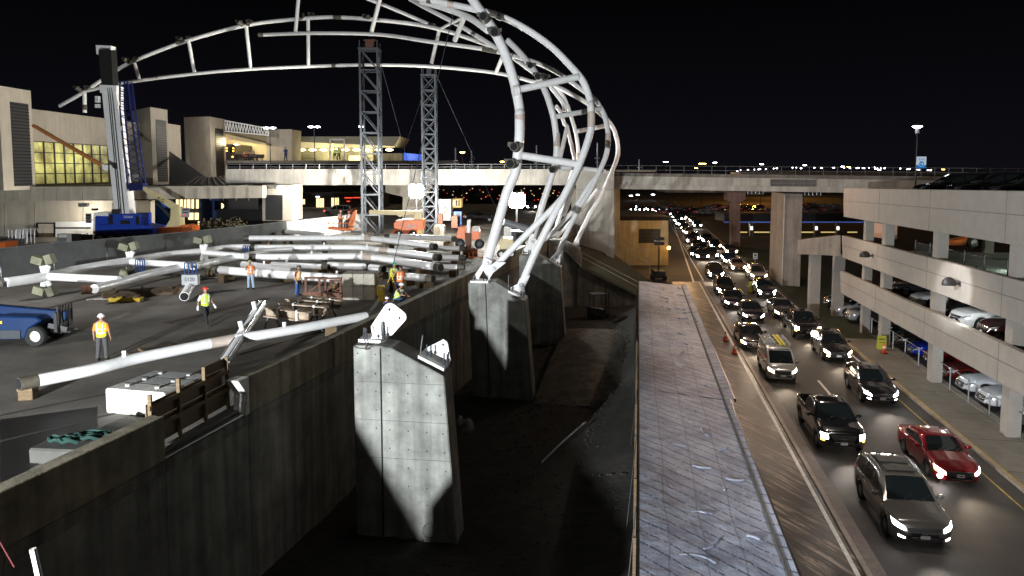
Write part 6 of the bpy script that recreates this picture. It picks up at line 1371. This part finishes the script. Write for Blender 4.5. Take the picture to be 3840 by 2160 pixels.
# container, booth, toilet, boxes
def sbox(kk,x0,y0,x1,y1,Y,dy,m,name,label,cat,extra=()):
    c=P(q(kk,(x0+x1)/2,y1),Y); e=empty(name,tuple(c),0,label,cat); sh=e.location.copy(); k=MB(); k.prism([P(q(kk,*p),Y) for p in((x0,y1),(x1,y1),(x1,y0),(x0,y0))],(0,dy,0)); k.build('shell',m,e,bevel=.03,shift=sh)
    for (nm,a0,b0_,a1_,b1_,mm) in extra: k=MB(); k.prism([P(q(kk,*p),Y-.05) for p in((a0,b1_),(a1_,b1_),(a1_,b0_),(a0,b0_))],(0,.06,0)); k.build(nm,mm,e,shift=sh)
    return e
sbox('D',1410,150,1580,410,92,3,M_galv,'white_container','tall ribbed white container behind the shorter lattice mast','container',[('rib',1430+i*22,155,1436+i*22,405,M_grey) for i in range(7)]+[('notice_board',1495,240,1550,330,M_white)])
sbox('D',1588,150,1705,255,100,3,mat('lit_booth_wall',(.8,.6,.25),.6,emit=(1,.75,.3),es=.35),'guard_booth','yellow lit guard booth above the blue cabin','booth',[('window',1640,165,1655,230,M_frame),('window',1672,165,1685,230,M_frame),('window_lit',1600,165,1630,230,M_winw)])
sbox('D',1612,300,1708,470,88,1.4,mat('cabin_blue',(.01,.10,.45),.5),'portable_toilet','bright blue portable cabin with dark door','cabin',[('door',1640,320,1690,470,M_frame)])
sbox('D',1585,350,1660,500,86,1,M_rust,'brown_crate','tall brown crate in front of the blue cabin','crate',[('slat',1590,400,1655,404,M_frame)]); sbox('D',1410,330,1480,480,86,1,M_rust,'brown_crate','brown crate stack below the white container','crate',[('slat',1415,400,1475,404,M_frame)])
sbox('D',1372,475,1500,600,80,1.6,M_white,'concrete_block','white lit concrete block at the foot of the shorter mast','concrete block',[('edge',1372,475,1440,598,mat('tan_side',(.33,.29,.23),.8))]); sbox('D',1155,480,1240,600,80,1.6,M_cb,'concrete_block','tan concrete block left of the shorter mast foot','concrete block',[('joint',1155,540,1240,543,M_frame)])
sbox('F',1032,485,1105,600,76,.05,M_galv,'notice_sign','grey notice board left of the blue crane cab','sign',[('text_block',1042,500,1095,520,M_frame),('text_block',1042,535,1095,550,M_frame),('text_block',1045,570,1062,585,M_frame),('text_block',1075,570,1092,585,M_frame)])
sbox('F',2190,415,2288,530,72,.05,M_galv,'notice_sign','pale notice board beside the yellow lit doors','sign',[('text_block',2205,430,2275,450,M_frame),('text_block',2205,465,2275,478,M_frame),('text_block',2215,500,2235,515,M_red)])
sbox('F',850,735,985,830,76,1.2,M_frame,'waste_bin','left dark waste bin in front of the white dock wall','bin',[('lid',850,728,985,740,M_grey)]); sbox('F',1010,745,1120,825,76,1.2,M_frame,'waste_bin','right dark waste bin beside the blue crane','bin',[('lid',1010,738,1120,750,M_grey)])
sbox('F',690,730,810,840,75,.8,M_galv,'equipment_crate','pale crate with a white notice beside the bins','crate',[('notice',705,738,795,775,M_white)]); sbox('F',0,790,90,910,74,1.5,M_frame,'waste_bin','dark bin at the far left edge behind the fence','bin',[('lid',0,783,92,793,M_grey)])
for x,l in((230,'left'),(330,'right')):
    c=P(q('F',x,860),75); e=empty('bicycle_rack',tuple((c.x,c.y,ZD)),0,f'{l} low pile of chairs and pipes behind the fence at far left','rack'); k=MB()
    for i in range(6): k.tube([(-1+i*.35,0,0),(-1+i*.35,0,1.3),(-.8+i*.35,.1,1.5),(-.65+i*.35,0,1.2)],.04,6)
    k.build('rack_tube',M_galv,e)
# shrubs by the fence & under the bridge
def shrub(c,r,label,m):
    e=empty('shrub',tuple(c),0,label,'shrub','shrubs in front of the dark screen'); k=MB()
    for i in range(420):
        d=V((random.gauss(0,1),random.gauss(0,1),abs(random.gauss(0,.8)))).normalized()*r*random.uniform(.4,1.05); a=V((random.random()-.5,random.random()-.5,random.random()-.5)).normalized()*.13; b=a.cross(d).normalized()*.09; k.add([d+a,d+b,d-a,d-b],[(0,1,2,3)])
    k.build('foliage',m,e); k=MB(); k.cyl((0,0,-.3),(0,0,r*.7),.05,n=6); k.build('stem',M_wood,e)
M_leaf=mat('shrub_leaf',(.07,.06,.03),.8,var=.5,vs=5)
for i,(x,l) in enumerate(((290,'left'),(430,'middle'),(590,'right'))):
    g=P(q('E',x,470),82); shrub((g.x,g.y,g.z-.6),1.5,f'{l} brownish shrub before the dark screen right of the lit doors',M_leaf)
# painted lane marks & glow area near floodlights
for i in range(5):
    a,b=G(q('D',1880+i*10,470+i*8),ZD),G(q('D',2090,455+i*14),ZD); k=MB(); k.beam(flat(a,ZD+.01),flat(b,ZD+.01),.35,.012); struct(k.build('road_marking',M_whitep))
k=MB(); k.cyl(G(q('5',1320,430),ZD),G(q('5',1320,430),ZD)+V((0,0,1.0)),.08,n=8); tag(k.build('bollard',M_red),'thin red and white bollard below the right floodlight','bollard')

# ------------------------------------------------------------ people (local: faces -Y, X to viewer right)
def skinmesh(verts,edges,rad,m,name,parent,sub=1,root=0):
    me=bpy.data.meshes.new(name); me.from_pydata([tuple(v) for v in verts],edges,[]); o=bpy.data.objects.new(name,me); COL.objects.link(o)
    md=o.modifiers.new('s','SKIN'); md.use_smooth_shade=True
    for i,r in enumerate(rad): me.skin_vertices[0].data[i].radius=(r,r) if not isinstance(r,tuple) else r
    me.skin_vertices[0].data[root].use_root=True
    s=o.modifiers.new('u','SUBSURF'); s.levels=sub; s.render_levels=sub
    dg=bpy.context.evaluated_depsgraph_get(); dg.update(); nm=bpy.data.meshes.new_from_object(o.evaluated_get(dg)); bpy.data.objects.remove(o); nm.name=name
    return nm
SKINM=mat('skin',(.33,.19,.13),.6)
POSES={
'stand':dict(hl=(-.11,0,.93),hr=(.11,0,.93),kl=(-.13,-.02,.50),kr=(.13,.0,.50),al=(-.15,.03,.08),ar=(.16,.05,.08),el=(-.27,.03,1.14),er=(.27,.03,1.14),wl=(-.29,-.06,.90),wr=(.29,-.06,.90)),
'walk':dict(kl=(-.12,-.16,.52),kr=(.12,.06,.50),al=(-.13,-.28,.09),ar=(.13,.42,.13),el=(-.28,.10,1.16),er=(.28,-.06,1.15),wl=(-.34,.05,.92),wr=(.33,-.20,.93)),
'phone':dict(kl=(-.13,0,.5),kr=(.14,-.02,.5),al=(-.16,.03,.08),ar=(.17,.03,.08),el=(-.27,-.02,1.16),er=(.28,.05,1.15),wl=(-.10,-.22,1.34),wr=(.31,-.12,.95)),
'lean':dict(kl=(-.1,-.05,.5),kr=(.1,.02,.5),al=(-.12,.03,.08),ar=(.12,.06,.08),el=(-.22,-.22,1.18),er=(.22,-.2,1.18),wl=(-.12,-.48,1.14),wr=(.14,-.46,1.12)),
'crouch':dict(hz=-.50,kl=(-.16,-.42,.46),kr=(.16,-.40,.42),al=(-.15,-.15,.08),ar=(.15,-.1,.08),el=(-.26,-.25,.72),er=(.26,-.25,.70),wl=(-.16,-.50,.66),wr=(.14,-.48,.62)),
'sit':dict(hz=-.45,kl=(-.12,-.45,.48),kr=(.12,-.45,.48),al=(-.12,-.45,.08),ar=(.12,-.42,.08),el=(-.25,-.1,.75),er=(.25,-.1,.75),wl=(-.12,-.34,.62),wr=(.12,-.34,.62)),
}
def person(loc,rz,pose,label,shirt,trous,vest=None,helmet=None,sc=1.,hands=True,lean=0.,gloves=None,stripe=(.7,.72,.7),boots=(.03,.025,.02),cat='person',group=None):
    pz={**POSES['stand'],**POSES[pose]}; dz=pz.get('hz',0)
    e=empty('person',tuple(loc),rz,label,cat,group); e.scale=(sc,sc,sc)
    L=V((0,-lean,0))
    hip=V((0,0,.95+dz)); ch=V((0,-.02-lean*.55,1.25+dz)); nk=V((0,-.02-lean,1.50+dz)); hd=V((0,-.05-lean*1.15,1.66+dz))
    hl=V((-.10,0,.93+dz)); hr=V((.10,0,.93+dz)); sl=V((-.19,-lean*.95,1.43+dz)); sr_=V((.19,-lean*.95,1.43+dz))
    kl,kr,al,ar=V(pz['kl']),V(pz['kr']),V(pz['al']),V(pz['ar']); el,er,wl2,wr2=[V(pz[x])+V((0,-lean*.8,0)) for x in('el','er','wl','wr')]
    tl,tr=al+V((0,-.19,-.05)),ar+V((0,-.19,-.05))
    v=[hip,ch,nk,hd+V((0,0,-.08)),hl,kl,al,tl,hr,kr,ar,tr,sl,el,wl2,sr_,er,wr2]
    ed=[(0,1),(1,2),(2,3),(0,4),(4,5),(5,6),(6,7),(0,8),(8,9),(9,10),(10,11),(2,12),(12,13),(13,14),(2,15),(15,16),(16,17)]
    rd=[.13,.14,.06,.055,.085,.06,.045,.035,.085,.06,.045,.035,.06,.042,.028,.06,.042,.028]
    if hands:
        for wi,ei,s in((14,13,-1),(17,16,1)):
            w=v[wi]; d=(w-v[ei]).normalized(); sx=d.cross(V((0,1,0))).normalized()*s if abs(d.y)<.9 else V((s,0,0)); pm=w+d*.08; bi=len(v); v.append(pm); ed.append((wi,bi)); rd.append(.032)
            fw_=d.cross(sx).normalized()
            for f,(o,ln) in enumerate(((-.027,.075),(-.009,.085),(.009,.08),(.027,.065))):
                b1_=len(v); v+= [pm+fw_*o+d*.025, pm+fw_*o+d*(.025+ln*.55)+sx*-.012, pm+fw_*o+d*(.025+ln)+sx*-.035]; ed+=[(bi,b1_),(b1_,b1_+1),(b1_+1,b1_+2)]; rd+=[.010,.009,.007]
            b1_=len(v); v+=[w+d*.04-fw_*.045,w+d*.085-fw_*.06-sx*.02]; ed+=[(bi,b1_),(b1_,b1_+1)]; rd+=[.012,.009]
    nm=skinmesh(v,ed,rd,SKINM,'body',e)
    b=MB(); b.v=[tuple(x.co) for x in nm.vertices]; b.f=[tuple(p.vertices) for p in nm.polygons]; b.m=[0]*len(b.f); bpy.data.meshes.remove(nm)
    b.ell(hd,(.078,.098,.118),14,10); b.ell(hd+V((0,-.098,-.005)),(.014,.02,.022),8,5)
    for s in(-1,1): b.ell(hd+V((s*.078,.01,-.005)),(.012,.022,.032),6,5); b.ell(hd+V((s*.03,-.088,.015)),(.011,.01,.008),6,4,mi=1)
    b.ell(hd+V((0,-.09,-.048)),(.024,.008,.006),6,4,mi=1)
    b.build('body',[SKINM,M_black],e,smooth=True)
    def loft(secs,name,m,n=16):
        vs=[]; 
        for c,rx,ry in secs:
            for k_ in range(n): a=2*math.pi*k_/n; vs.append((c.x+rx*math.cos(a),c.y+ry*math.sin(a),c.z))
        k=MB(); k.add(vs,[(i*n+j,i*n+(j+1)%n,(i+1)*n+(j+1)%n,(i+1)*n+j) for i in range(len(secs)-1) for j in range(n)]+[tuple(range(n)),tuple(range((len(secs)-1)*n,len(secs)*n))]); return k.build(name,m,e,smooth=True)
    def cm(c,t='cloth'): return mat(f'{t}_{int(c[0]*99)}_{int(c[1]*99)}_{int(c[2]*99)}',c,.85,var=.25,vs=9,bump=.3,bs=25)
    up_=lambda t: hip.lerp(ch,t*2) if t<.5 else ch.lerp(nk,(t-.5)*2)
    loft([(up_(-.06),.175,.135),(up_(.15),.165,.125),(up_(.5),.195,.14),(up_(.8),.215,.135),(up_(.94),.15,.10),(up_(1.03),.07,.07)],'shirt',cm(shirt))
    for a,b_,r in((sl,el,.066),(sr_,er,.066)): k=MB(); k.tube([a,a.lerp(b_,.5),b_.lerp(a,.1)],[r,r*.92,r*.86],10); k.build('sleeve',cm(shirt),e,smooth=True)
    k=MB(); k.tube([hip+V((-.06,0,.04)),hl,kl,al+V((0,0,.03))],[.11,.108,.082,.07],12,sub=0); k.tube([hip+V((.06,0,.04)),hr,kr,ar+V((0,0,.03))],[.11,.108,.082,.07],12); k.ell(hip,(.172,.13,.12),14,8); k.build('trousers',cm(trous),e,smooth=True)
    for a,t in((al,tl),(ar,tr)): k=MB(); k.ell((a+t)/2+V((0,0,.0)),(.055,.15,.06),10,6); k.ell(a+V((0,0,.04)),(.055,.06,.09),10,6); k.build('boot',cm(boots,'leather'),e,smooth=True)
    if gloves:
        for w,el_ in((wl2,el),(wr2,er)): d=(w-el_).normalized(); k=MB(); k.tube([w-d*.05,w,w+d*.1,w+d*.16],[.04,.043,.05,.035],8); k.build('glove',cm(gloves),e,smooth=True)
    if vest:
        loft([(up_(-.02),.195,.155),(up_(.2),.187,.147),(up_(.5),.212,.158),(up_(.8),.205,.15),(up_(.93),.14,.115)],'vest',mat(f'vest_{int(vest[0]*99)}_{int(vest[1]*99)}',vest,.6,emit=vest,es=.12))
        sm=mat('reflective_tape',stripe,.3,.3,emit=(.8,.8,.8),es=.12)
        loft([(up_(.18),.193,.153),(up_(.25),.194,.154)],'tape',sm); loft([(up_(.44),.214,.160),(up_(.50),.218,.164)],'tape',sm)
        for s in(-1,1): 
            k=MB(); k.tube([up_(.25)+V((s*.10,-.138,0)),up_(.5)+V((s*.10,-.150,0)),up_(.8)+V((s*.11,-.138,0)),up_(.97)+V((s*.10,-.0,.02)),up_(.8)+V((s*.11,.138,0)),up_(.5)+V((s*.10,.15,0)),up_(.25)+V((s*.10,.138,0))],.026,6); k.build('tape',sm,e)
    if helmet:
        k=MB(); k.ell(hd+V((0,0,.045)),(.118,.142,.115),16,8,cut=-.1); k.lathe([(.118,.0),(.150,-.008),(.150,.004),(.115,.012)],hd+V((0,0,.038)),(0,0,1),18); k.ell(hd+V((0,-.14,.035)),(.08,.06,.012),10,4); k.build('helmet',mat(f'helmet_{int(helmet[0]*99)}_{int(helmet[1]*99)}',helmet,.35),e,smooth=True)
    else:
        k=MB(); k.ell(hd+V((0,.015,.03)),(.086,.10,.105),12,8,cut=-.2); k.build('hair',cm((.02,.015,.01),'hair'),e,smooth=True)
    return e
LIME=(.55,.80,.03); ORG=(.85,.20,.03)
g=G((385,1352),ZD); person(g,math.pi+.15,'stand','worker in white helmet and bright yellow vest over an orange shirt at left',(.8,.22,.03),(.06,.06,.065),(.75,.80,.02),(.8,.8,.8),1.0)
g=G((772,1222),ZD); person(g,1.0,'walk','walking worker in red helmet and lime vest over a white shirt',(.7,.7,.7),(.012,.012,.014),LIME,(.6,.04,.03),1.02,gloves=(.75,.75,.75))
g=G((941,1085),ZD); person(g,-.1,'phone','worker in pale jeans and orange vest raising one hand to the face',(.30,.10,.04),(.28,.38,.50),ORG,(.30,.26,.12),1.0)
g=G((1117,1110),ZD); person(g,1.3,'stand','worker in yellow orange vest and blue jeans standing by the front pipe',(.28,.02,.02),(.04,.10,.30),(.85,.45,.10),(.05,.05,.05),1.0,lean=.05)
g=gd_('D',868,1275); person(g,.9,'lean','worker in green helmet and lime vest bending over the yellow tripod',(.45,.5,.2),(.03,.03,.03),LIME,(.03,.42,.18),1.0,lean=.18)
g=gd_('D',965,1340); person(g,math.pi-.2,'lean','worker in dark helmet and orange vest seen from behind at the tripod',(.5,.14,.04),(.03,.05,.12),ORG,(.06,.03,.03),1.0,lean=.1)
g=gd_('D',925,1452); person(g,1.2,'crouch','crouching worker in white helmet and lime orange vest behind the parapet',(.05,.04,.04),(.04,.10,.25),LIME,(.85,.85,.85),1.0,lean=.22)
g=gd_('D',790,1570); person(g,.5,'crouch','crouched worker with only a white helmet showing over the parapet',(.04,.05,.1),(.03,.03,.05),None,(.85,.85,.85),.8,lean=.25)
person(basket+V((-.1,.6,.05)),2.6,'stand','left worker in orange vest standing in the raised work platform',(.1,.1,.1),(.04,.04,.04),ORG,(.8,.3,.2),.95,hands=False); person(basket+V((.75,.7,.05)),-2.5,'stand','right worker in orange vest standing in the raised work platform',(.1,.1,.1),(.04,.04,.04),ORG,(.7,.2,.1),.9,hands=False)
person(P(q('1',2158,1213),132),2.9,'stand','man in dark blue standing on the upper forecourt in front of the lamp post',(.01,.03,.12),(.01,.02,.06),sc=1.35,hands=False)
for i,(x,l) in enumerate(((2528,'left'),(2556,'right'))): person(P(q('1',x,1208),140),.3*i,'stand',f'{l} of two people in lime vests under the white portal frame',(.02,.02,.02),(.02,.02,.03),LIME,None,1.3,hands=False)
for i,(x,l) in enumerate(((1848,'first person from the bus sitting on the forecourt seats'),(1872,'second person from the bus sitting on the forecourt seats'),(1895,'third person from the bus sitting on the forecourt seats'),(1918,'rightmost person lounging on the forecourt seats'))): person(P(q('1',x,1213),137),.5+i*.3,'sit',l,[(.3,.05,.05),(.02,.02,.02),(.1,.1,.2),(.03,.03,.03)][i],(.02,.02,.03),sc=1.25,hands=False)
c=P(q('1',1885,1213),137.2); e=empty('bench_row',tuple(c),0,'row of airport seats holding four people beyond the bridge rail','bench'); k=MB(); k.box((0,.2,.5),(5,.5,.08)); k.build('seat',M_frame,e); k=MB(); k.box((0,.45,.85),(5,.08,.6)); k.build('backrest',M_frame,e)
for x in(-2.2,0,2.2): k=MB(); k.box((x,.2,.25),(.08,.4,.5)); k.build('leg',M_frame,e)

# ------------------------------------------------------------ vehicles on the road
YR=YAW+math.pi       # facing the camera
def put(root,p,rz,label,cat,group=None,col=None,z=0):
    root.location=(p[0],p[1],z+.015); root.rotation_euler=(0,0,rz); tag(root,label,cat,group)
    if col: paint(root,col)
    return root
GQ='vehicles queueing on the airport road'
def rc(t,s): p=RD(t,s); return (p.x,p.y)
def px(p,z=0): g=G(p,z); return (g.x,g.y)
def mid(k,x,y,dl,dw=0):  # centre from a front-bumper ground pixel
    g=G(q(k,x,y)); p=g+DR*dl+ER*dw; return (p.x,p.y)
P_={}
P_['suv']=make_car('suv','on','swept',fog=True)
put(P_['suv'],mid('9',1830,1280,2.6),YR+.0,'gold grey SUV with twin glass roof panels nearest the camera','SUV',GQ,(.11,.10,.085))
sr=[c for c in P_['suv'].children if c.name.startswith('windshield')]
for x0,x1 in((-1.25,-.75),(-.45,.05)):
    k=MB(); k.box(((x0+x1)/2,0,1.833),(x1-x0,1.05,.02)); k.build('sunroof_glass',M_glass,P_['suv'])
P_['sedan']=make_car('sedan','warm','swept'); put(P_['sedan'],mid('9',2090,790,2.45),YR+.02,'glossy dark red sedan with yellow tinted headlights beside the yellow kerb','car',GQ,(.17,.004,.008))
k=MB(); k.ell((2.33,-.76,.45),(.09,.10,.10),10,6); k.build('fog_lamp',mat('fog_glare',(1,1,1),.3,emit=(1,.96,.92),es=110),P_['sedan'])
P_['pickup']=make_car('pickup','on','box'); put(P_['pickup'],mid('9',1220,560,2.95),YR,'black pickup truck with stacked white and amber headlights','pickup truck',GQ,(.004,.004,.005))
P_['xo']=make_car('crossover','on','swept',fog=True); put(P_['xo'],mid('6',1510,1070,2.35),YR,'black crossover with blue white headlights and round fog lamps','car',GQ,(.012,.01,.014))
P_['van']=make_car('van','warm','swept'); put(P_['van'],mid('6',760,890,2.4),YR,'white panel van with ladders on its roof rack','van',GQ,(.40,.39,.37))
v=P_['van']
for x in(-1.8,-.9,.0):
    k=MB(); k.box((x,0,1.97),(.06,1.5,.05)); k.build('rack_bar',M_plast,v)
ladder=empty('ladder',(0,0,0)); 
def lad(y,m,label,w=.36,x0=-2.2,x1=.6,z=2.03):
    e=empty('ladder',(0,0,0),0,label,'ladder'); k=MB()
    for yy in(-w/2,w/2): k.box(((x0+x1)/2,yy,0),(x1-x0,.05,.09))
    n=10
    for i in range(n): k.box((x0+(x1-x0)*(i+.5)/n,0,0),(.04,w,.03))
    k.build('ladder_frame',m,e); M=Matrix.Translation(v.location)@Matrix.Rotation(v.rotation_euler.z,4,'Z')
    e.location=M@V((0,y,z)); e.rotation_euler=v.rotation_euler; return e
bpy.data.objects.remove(ladder)
lad(-.48,M_galv,'grey ladder on the left half of the white van roof',.6,-2.2,.3); lad(.22,M_hv,'yellow ladder along the middle of the white van roof',.22); lad(.55,M_galv,'grey ladder on the right side of the white van roof',.3)
P_['ford']=make_car('crossover','warm','swept',fog=True); put(P_['ford'],mid('6',1180,735,2.35),YR,'dark SUV with chrome bar grille and vertical white running lights','SUV',GQ,(.015,.012,.012))
P_['mini']=make_car('minivan','warm','swept'); put(P_['mini'],mid('K',1480,440,2.5),YR,'pale gold minivan beside the bridge pier','minivan',GQ,(.55,.42,.36))
P_['truck2']=make_car('pickup','warm','box'); put(P_['truck2'],mid('6',950,560,2.95),YR,'dark pickup truck with one visible yellow headlight ahead of the SUV','pickup truck',GQ,(.018,.012,.012))
P_['blk']=make_car('sedan','warm','swept'); 
def dupl(src,p,label,cat='car',col=None,rz=0,s=1):
    c=copy_tree(src); put(c,p,YR+rz,label,cat,GQ,col); return c
put(P_['blk'],mid('6',540,645,2.4),YR,'black sedan just ahead of the white van with one yellow headlight showing','car',GQ,(.007,.005,.005))
P_['sw']=make_car('sedan','on','swept')
put(P_['sw'],mid('K',1400,1060,2.4),YR,'dark sedan with crisp white eyes shaped headlights two ahead of the van','car',GQ,(.012,.01,.014))
dupl(P_['sw'],mid('K',1110,850,2.4),'dark blue sedan with its left headlight bright white','car',(.01,.008,.02))
dupl(P_['xo'],mid('K',980,660,2.35),'black sport utility with round yellowish lights beside the ribbed walk','car',(.02,.016,.014))
dupl(P_['blk'],mid('K',1880,1010,2.4),'grey sedan with greenish windshield right of the divider','car',(.045,.04,.04))
dupl(P_['xo'],mid('K',1600,690,2.35),'dark SUV with glaring star like headlights by the verge','SUV',(.02,.018,.02))
dupl(P_['xo'],mid('K',830,400,2.35),'black SUV with two round white lights at the end of the covered walkway','SUV',(.02,.02,.024))
dupl(P_['sedan'],mid('K',1170,250+30,2.4),'tan taxi like sedan with warm lights ahead of the pale minivan','car',(.50,.34,.24))
P_['lo']=make_car('crossover','on','round',detail=0); put(P_['lo'],mid('G',1060,1075,2.3),YR,'dark car with two warm lamps directly behind the black SUV','car',GQ,(.03,.025,.025))
P_['lw']=make_car('sedan','warm','round',detail=0); put(P_['lw'],mid('G',1270,1025,2.3),YR,'dark sedan with two warm lights left of the far reddish bridge pier','car',GQ,(.03,.022,.02))
q_=[(960,1080,'dark'),(900,1060,'black'),(900,965,'grey'),(1100,960,'dark blue'),(820,820,'silver'),(840,905,'brown'),(770,760,'grey'),(905,735,'dark'),(715,710,'white'),(810,640,'black'),(700,660,'silver'),(1260,1130,'deep blue')]
import itertools
cols={'dark':(.02,.02,.02),'black':(.01,.01,.01),'grey':(.1,.1,.1),'dark blue':(.01,.012,.05),'silver':(.35,.35,.36),'brown':(.06,.03,.02),'white':(.6,.6,.6),'deep blue':(.01,.02,.12)}
ql=['dark car squeezed behind the black SUV near the walkway end','black car one length up the left queue','grey car in the left queue level with the utility building corner','dark blue car in the right queue under the bridge edge','silver car with blue white lights under the far bridge','brown car with one orange light in the left queue','grey car with paired white lights where the queue narrows','dark car alone in the right lane far under the bridge','white car near the far end of the left queue','black car turning at the far end of the right lane','silver car last but one in the left queue','deep blue car with violet lights ahead of the tan sedan']
for i,((x,y,c),l) in enumerate(zip(q_,ql)):
    dupl(P_['lo'] if i%3==1 else P_['lw'],mid('G',x,y,2.3),l,'car',cols[c])
fl=[(630,598,'pair of headlights at the bend of the far road'),(485,575,'car with the brightest white headlights beyond the utility building roof'),(388,548,'car with warm headlights farther beyond the utility roof'),(215,515,'most distant car lights above the utility roof'),(205,545,'distant car glow low above the left end of the utility roof'),(300,548,'faint distant car between two brighter pairs above the utility roof')]
for x,y,l in fl: dupl(P_['lo'],mid('G',x,y+8,2.3),l,'car',(.03,.03,.03),rz=.1)
for i,(x,y,l) in enumerate(((690,675,'tiny silver car nose to tail at the far left queue bend'),(735,722,'tiny dark car second from the far bend in the left queue'),(790,795,'dark car squeezed between two silver cars in the left queue'),(870,880,'brown car with a close follower in the left queue'),(960,1010,'black car whose lamps touch the bumper ahead in the left queue'),(1010,905,'lone grey car halfway under the bridge in the right lane'),(740,655,'small white car rounding the far bend'),(668,640,'very small car at the farthest visible point of the queue'),(860,680,'small dark car entering the right lane far away'),(590,585,'faint car lights where the far road meets the utility roof'))): dupl(P_['lo'] if i%2 else P_['lw'],mid('G',x,y,2.3),l,'car',(.05,.045,.04))
# distant parking lot cars
random.seed(5)
P_['off']=make_car('sedan','off','round',detail=0); put(P_['off'],(100,330),.4,'distant parked car in the orange lit lot beyond the far bridge','car','parked cars in the far orange lot',(.2,.2,.2))
for c in list(P_['off'].children):
    if c.name.split('.')[0] in('side_mirror',): bpy.data.objects.remove(c)
lowp=P_['off']
for i in range(85):
    u=random.uniform(2470,3150); v=random.uniform(774,806); g=G((u,v)); c=copy_tree(lowp); c.location=(g.x,g.y,0); c.rotation_euler=(0,0,random.choice([.4,.4+math.pi])); paint(c,random.choice([(.3,.3,.3),(.05,.05,.05),(.6,.6,.6),(.2,.02,.02)]))
# ------------------------------------------------------------ parked cars in the garage
def gp(t,s): p=RD(t,s); return (p.x,p.y)
GF='cars parked in the garage'
RG=YAW+math.pi/2     # facing the road (-t)
P_['w']=make_car('sedan','off','swept')
base3=zat(b3,1,45)+1.05
put(P_['w'],gp(20.9,46.6),RG,'white sedan on the ground floor left of the second near column','car',GF,(.75,.76,.8),.05)
def gd(src,t,s,label,col,z=.05,rz=0,cat='car'):
    c=copy_tree(src); put(c,gp(t,s),RG+rz,label,cat,GF,col,z); return c
gd(P_['w'],20.9,43.9,'white sedan partly behind the nearest visible garage column',(.78,.78,.8))
P_['ws']=make_car('suv','off','swept'); put(P_['ws'],gp(20.7,47.2),RG+.12,'bright white SUV on the first upper level of the garage','SUV',GF,(.88,.88,.88),zat(b3,1,47)+1.05)
gd(P_['w'],20.9,40.9,'silver white sedan nearest the camera on the ground floor',(.6,.61,.64)); gd(P_['w'],21.0,37.8,'black car with round headlamps at the right edge of the photo',(.02,.02,.02))
gd(P_['w'],21.0,49.4,'dark red car on the ground floor with yellow lamp glint',(.10,.005,.005)); gd(P_['ws'],21.2,52.2,'red and white highlighted car behind the dark red one',(.22,.008,.008))
gd(P_['w'],21,55.2,'bright blue nosed car on the ground floor',(.005,.02,.3)); gd(P_['w'],21,58.2,'black car left of the blue one on the ground floor',(.015,.015,.015)); gd(P_['ws'],21,61.4,'dark car beyond the farthest pair of garage columns',(.03,.03,.03))
z=lambda s:zat(b3,1,s)+1.05
gd(P_['w'],20.8,50.2,'black sedan left of the white SUV on the upper level',(.02,.02,.022),z(50.2)); gd(P_['w'],20.8,54.6,'white sedan with violet lamp glint on the upper level',(.6,.6,.62),z(54.6)); gd(P_['ws'],24.6,57,'black SUV in the rear of the upper level',(.015,.015,.015),z(57)); gd(P_['ws'],20.8,43.6,'black SUV with amber side lamp right of the white SUV',(.03,.006,.006),z(43.6))
gd(P_['w'],20.8,59.8,'dark low car at the far end of the upper level',(.02,.02,.02),z(59)); gd(P_['w'],20.8,40.4,'dark sedan behind the black SUV on the upper level',(.02,.02,.02),z(40)); gd(P_['w'],20.8,37.4,'dark sedan at the right frame edge on the upper level',(.02,.02,.02),z(37))
zr_=lambda s:zat(b1,1,s)+1.7
blk_=(.003,.003,.004)
gd(P_['ws'],21.3,56,'black car silhouetted left on the garage roof below the lamp pole',blk_,zr_(56)); gd(P_['ws'],21.4,50.6,'black car with bright chrome glint in the middle of the garage roof',blk_,zr_(50.6)); gd(P_['ws'],21.4,45.6,'tall black car silhouetted right of the others on the garage roof',blk_,zr_(45.6))
gd(P_['w'],22,39.5,'low black car at the right end of the garage roof',blk_,zr_(39.5))
# lot beyond the ramp wall
for i,(t,s,c,l) in enumerate(((19.5,70.2,(.4,.4,.42),'silver car parked in the dark lot left of the garage'),(19.8,73.6,(.05,.05,.05),'dark car behind the silver one left of the garage'),(20,66.9,(.3,.3,.31),'grey car nearest the garage corner in the dark lot'))): gd(P_['ws'] if i else P_['w'],t,s,l,c)
# silver minivan beyond the fence
c=copy_tree(P_['mini']); [bpy.data.objects.remove(x) for x in list(c.children) if x.type=='LIGHT']; g=G(q('E',1840,350),ZD); put(c,(g.x,g.y),math.pi-.15,'silver minivan with glowing red tail lamps parked beyond the deck fence','minivan',None,(.34,.33,.34),ZD)
for ch in list(c.children):
    if ch.name.startswith('headlight') or ch.name.startswith('turn'): ch.data=ch.data.copy(); ch.data.materials.clear(); ch.data.materials.append(mat('brake_glow',(1,0,0)))
c=copy_tree(P_['w']); g=G(q('B',310,1390),ZD); put(c,(g.x,g.y),.2,'dark car parked beyond the machines left of the nearest truss leg','car',None,(.03,.03,.035),ZD)
c=copy_tree(P_['lo']); g=G(q('B',915,1250),ZD); put(c,(g.x,g.y),-1.4,'distant car facing the camera right of the right floodlight','car',None,(.03,.03,.035),ZD)
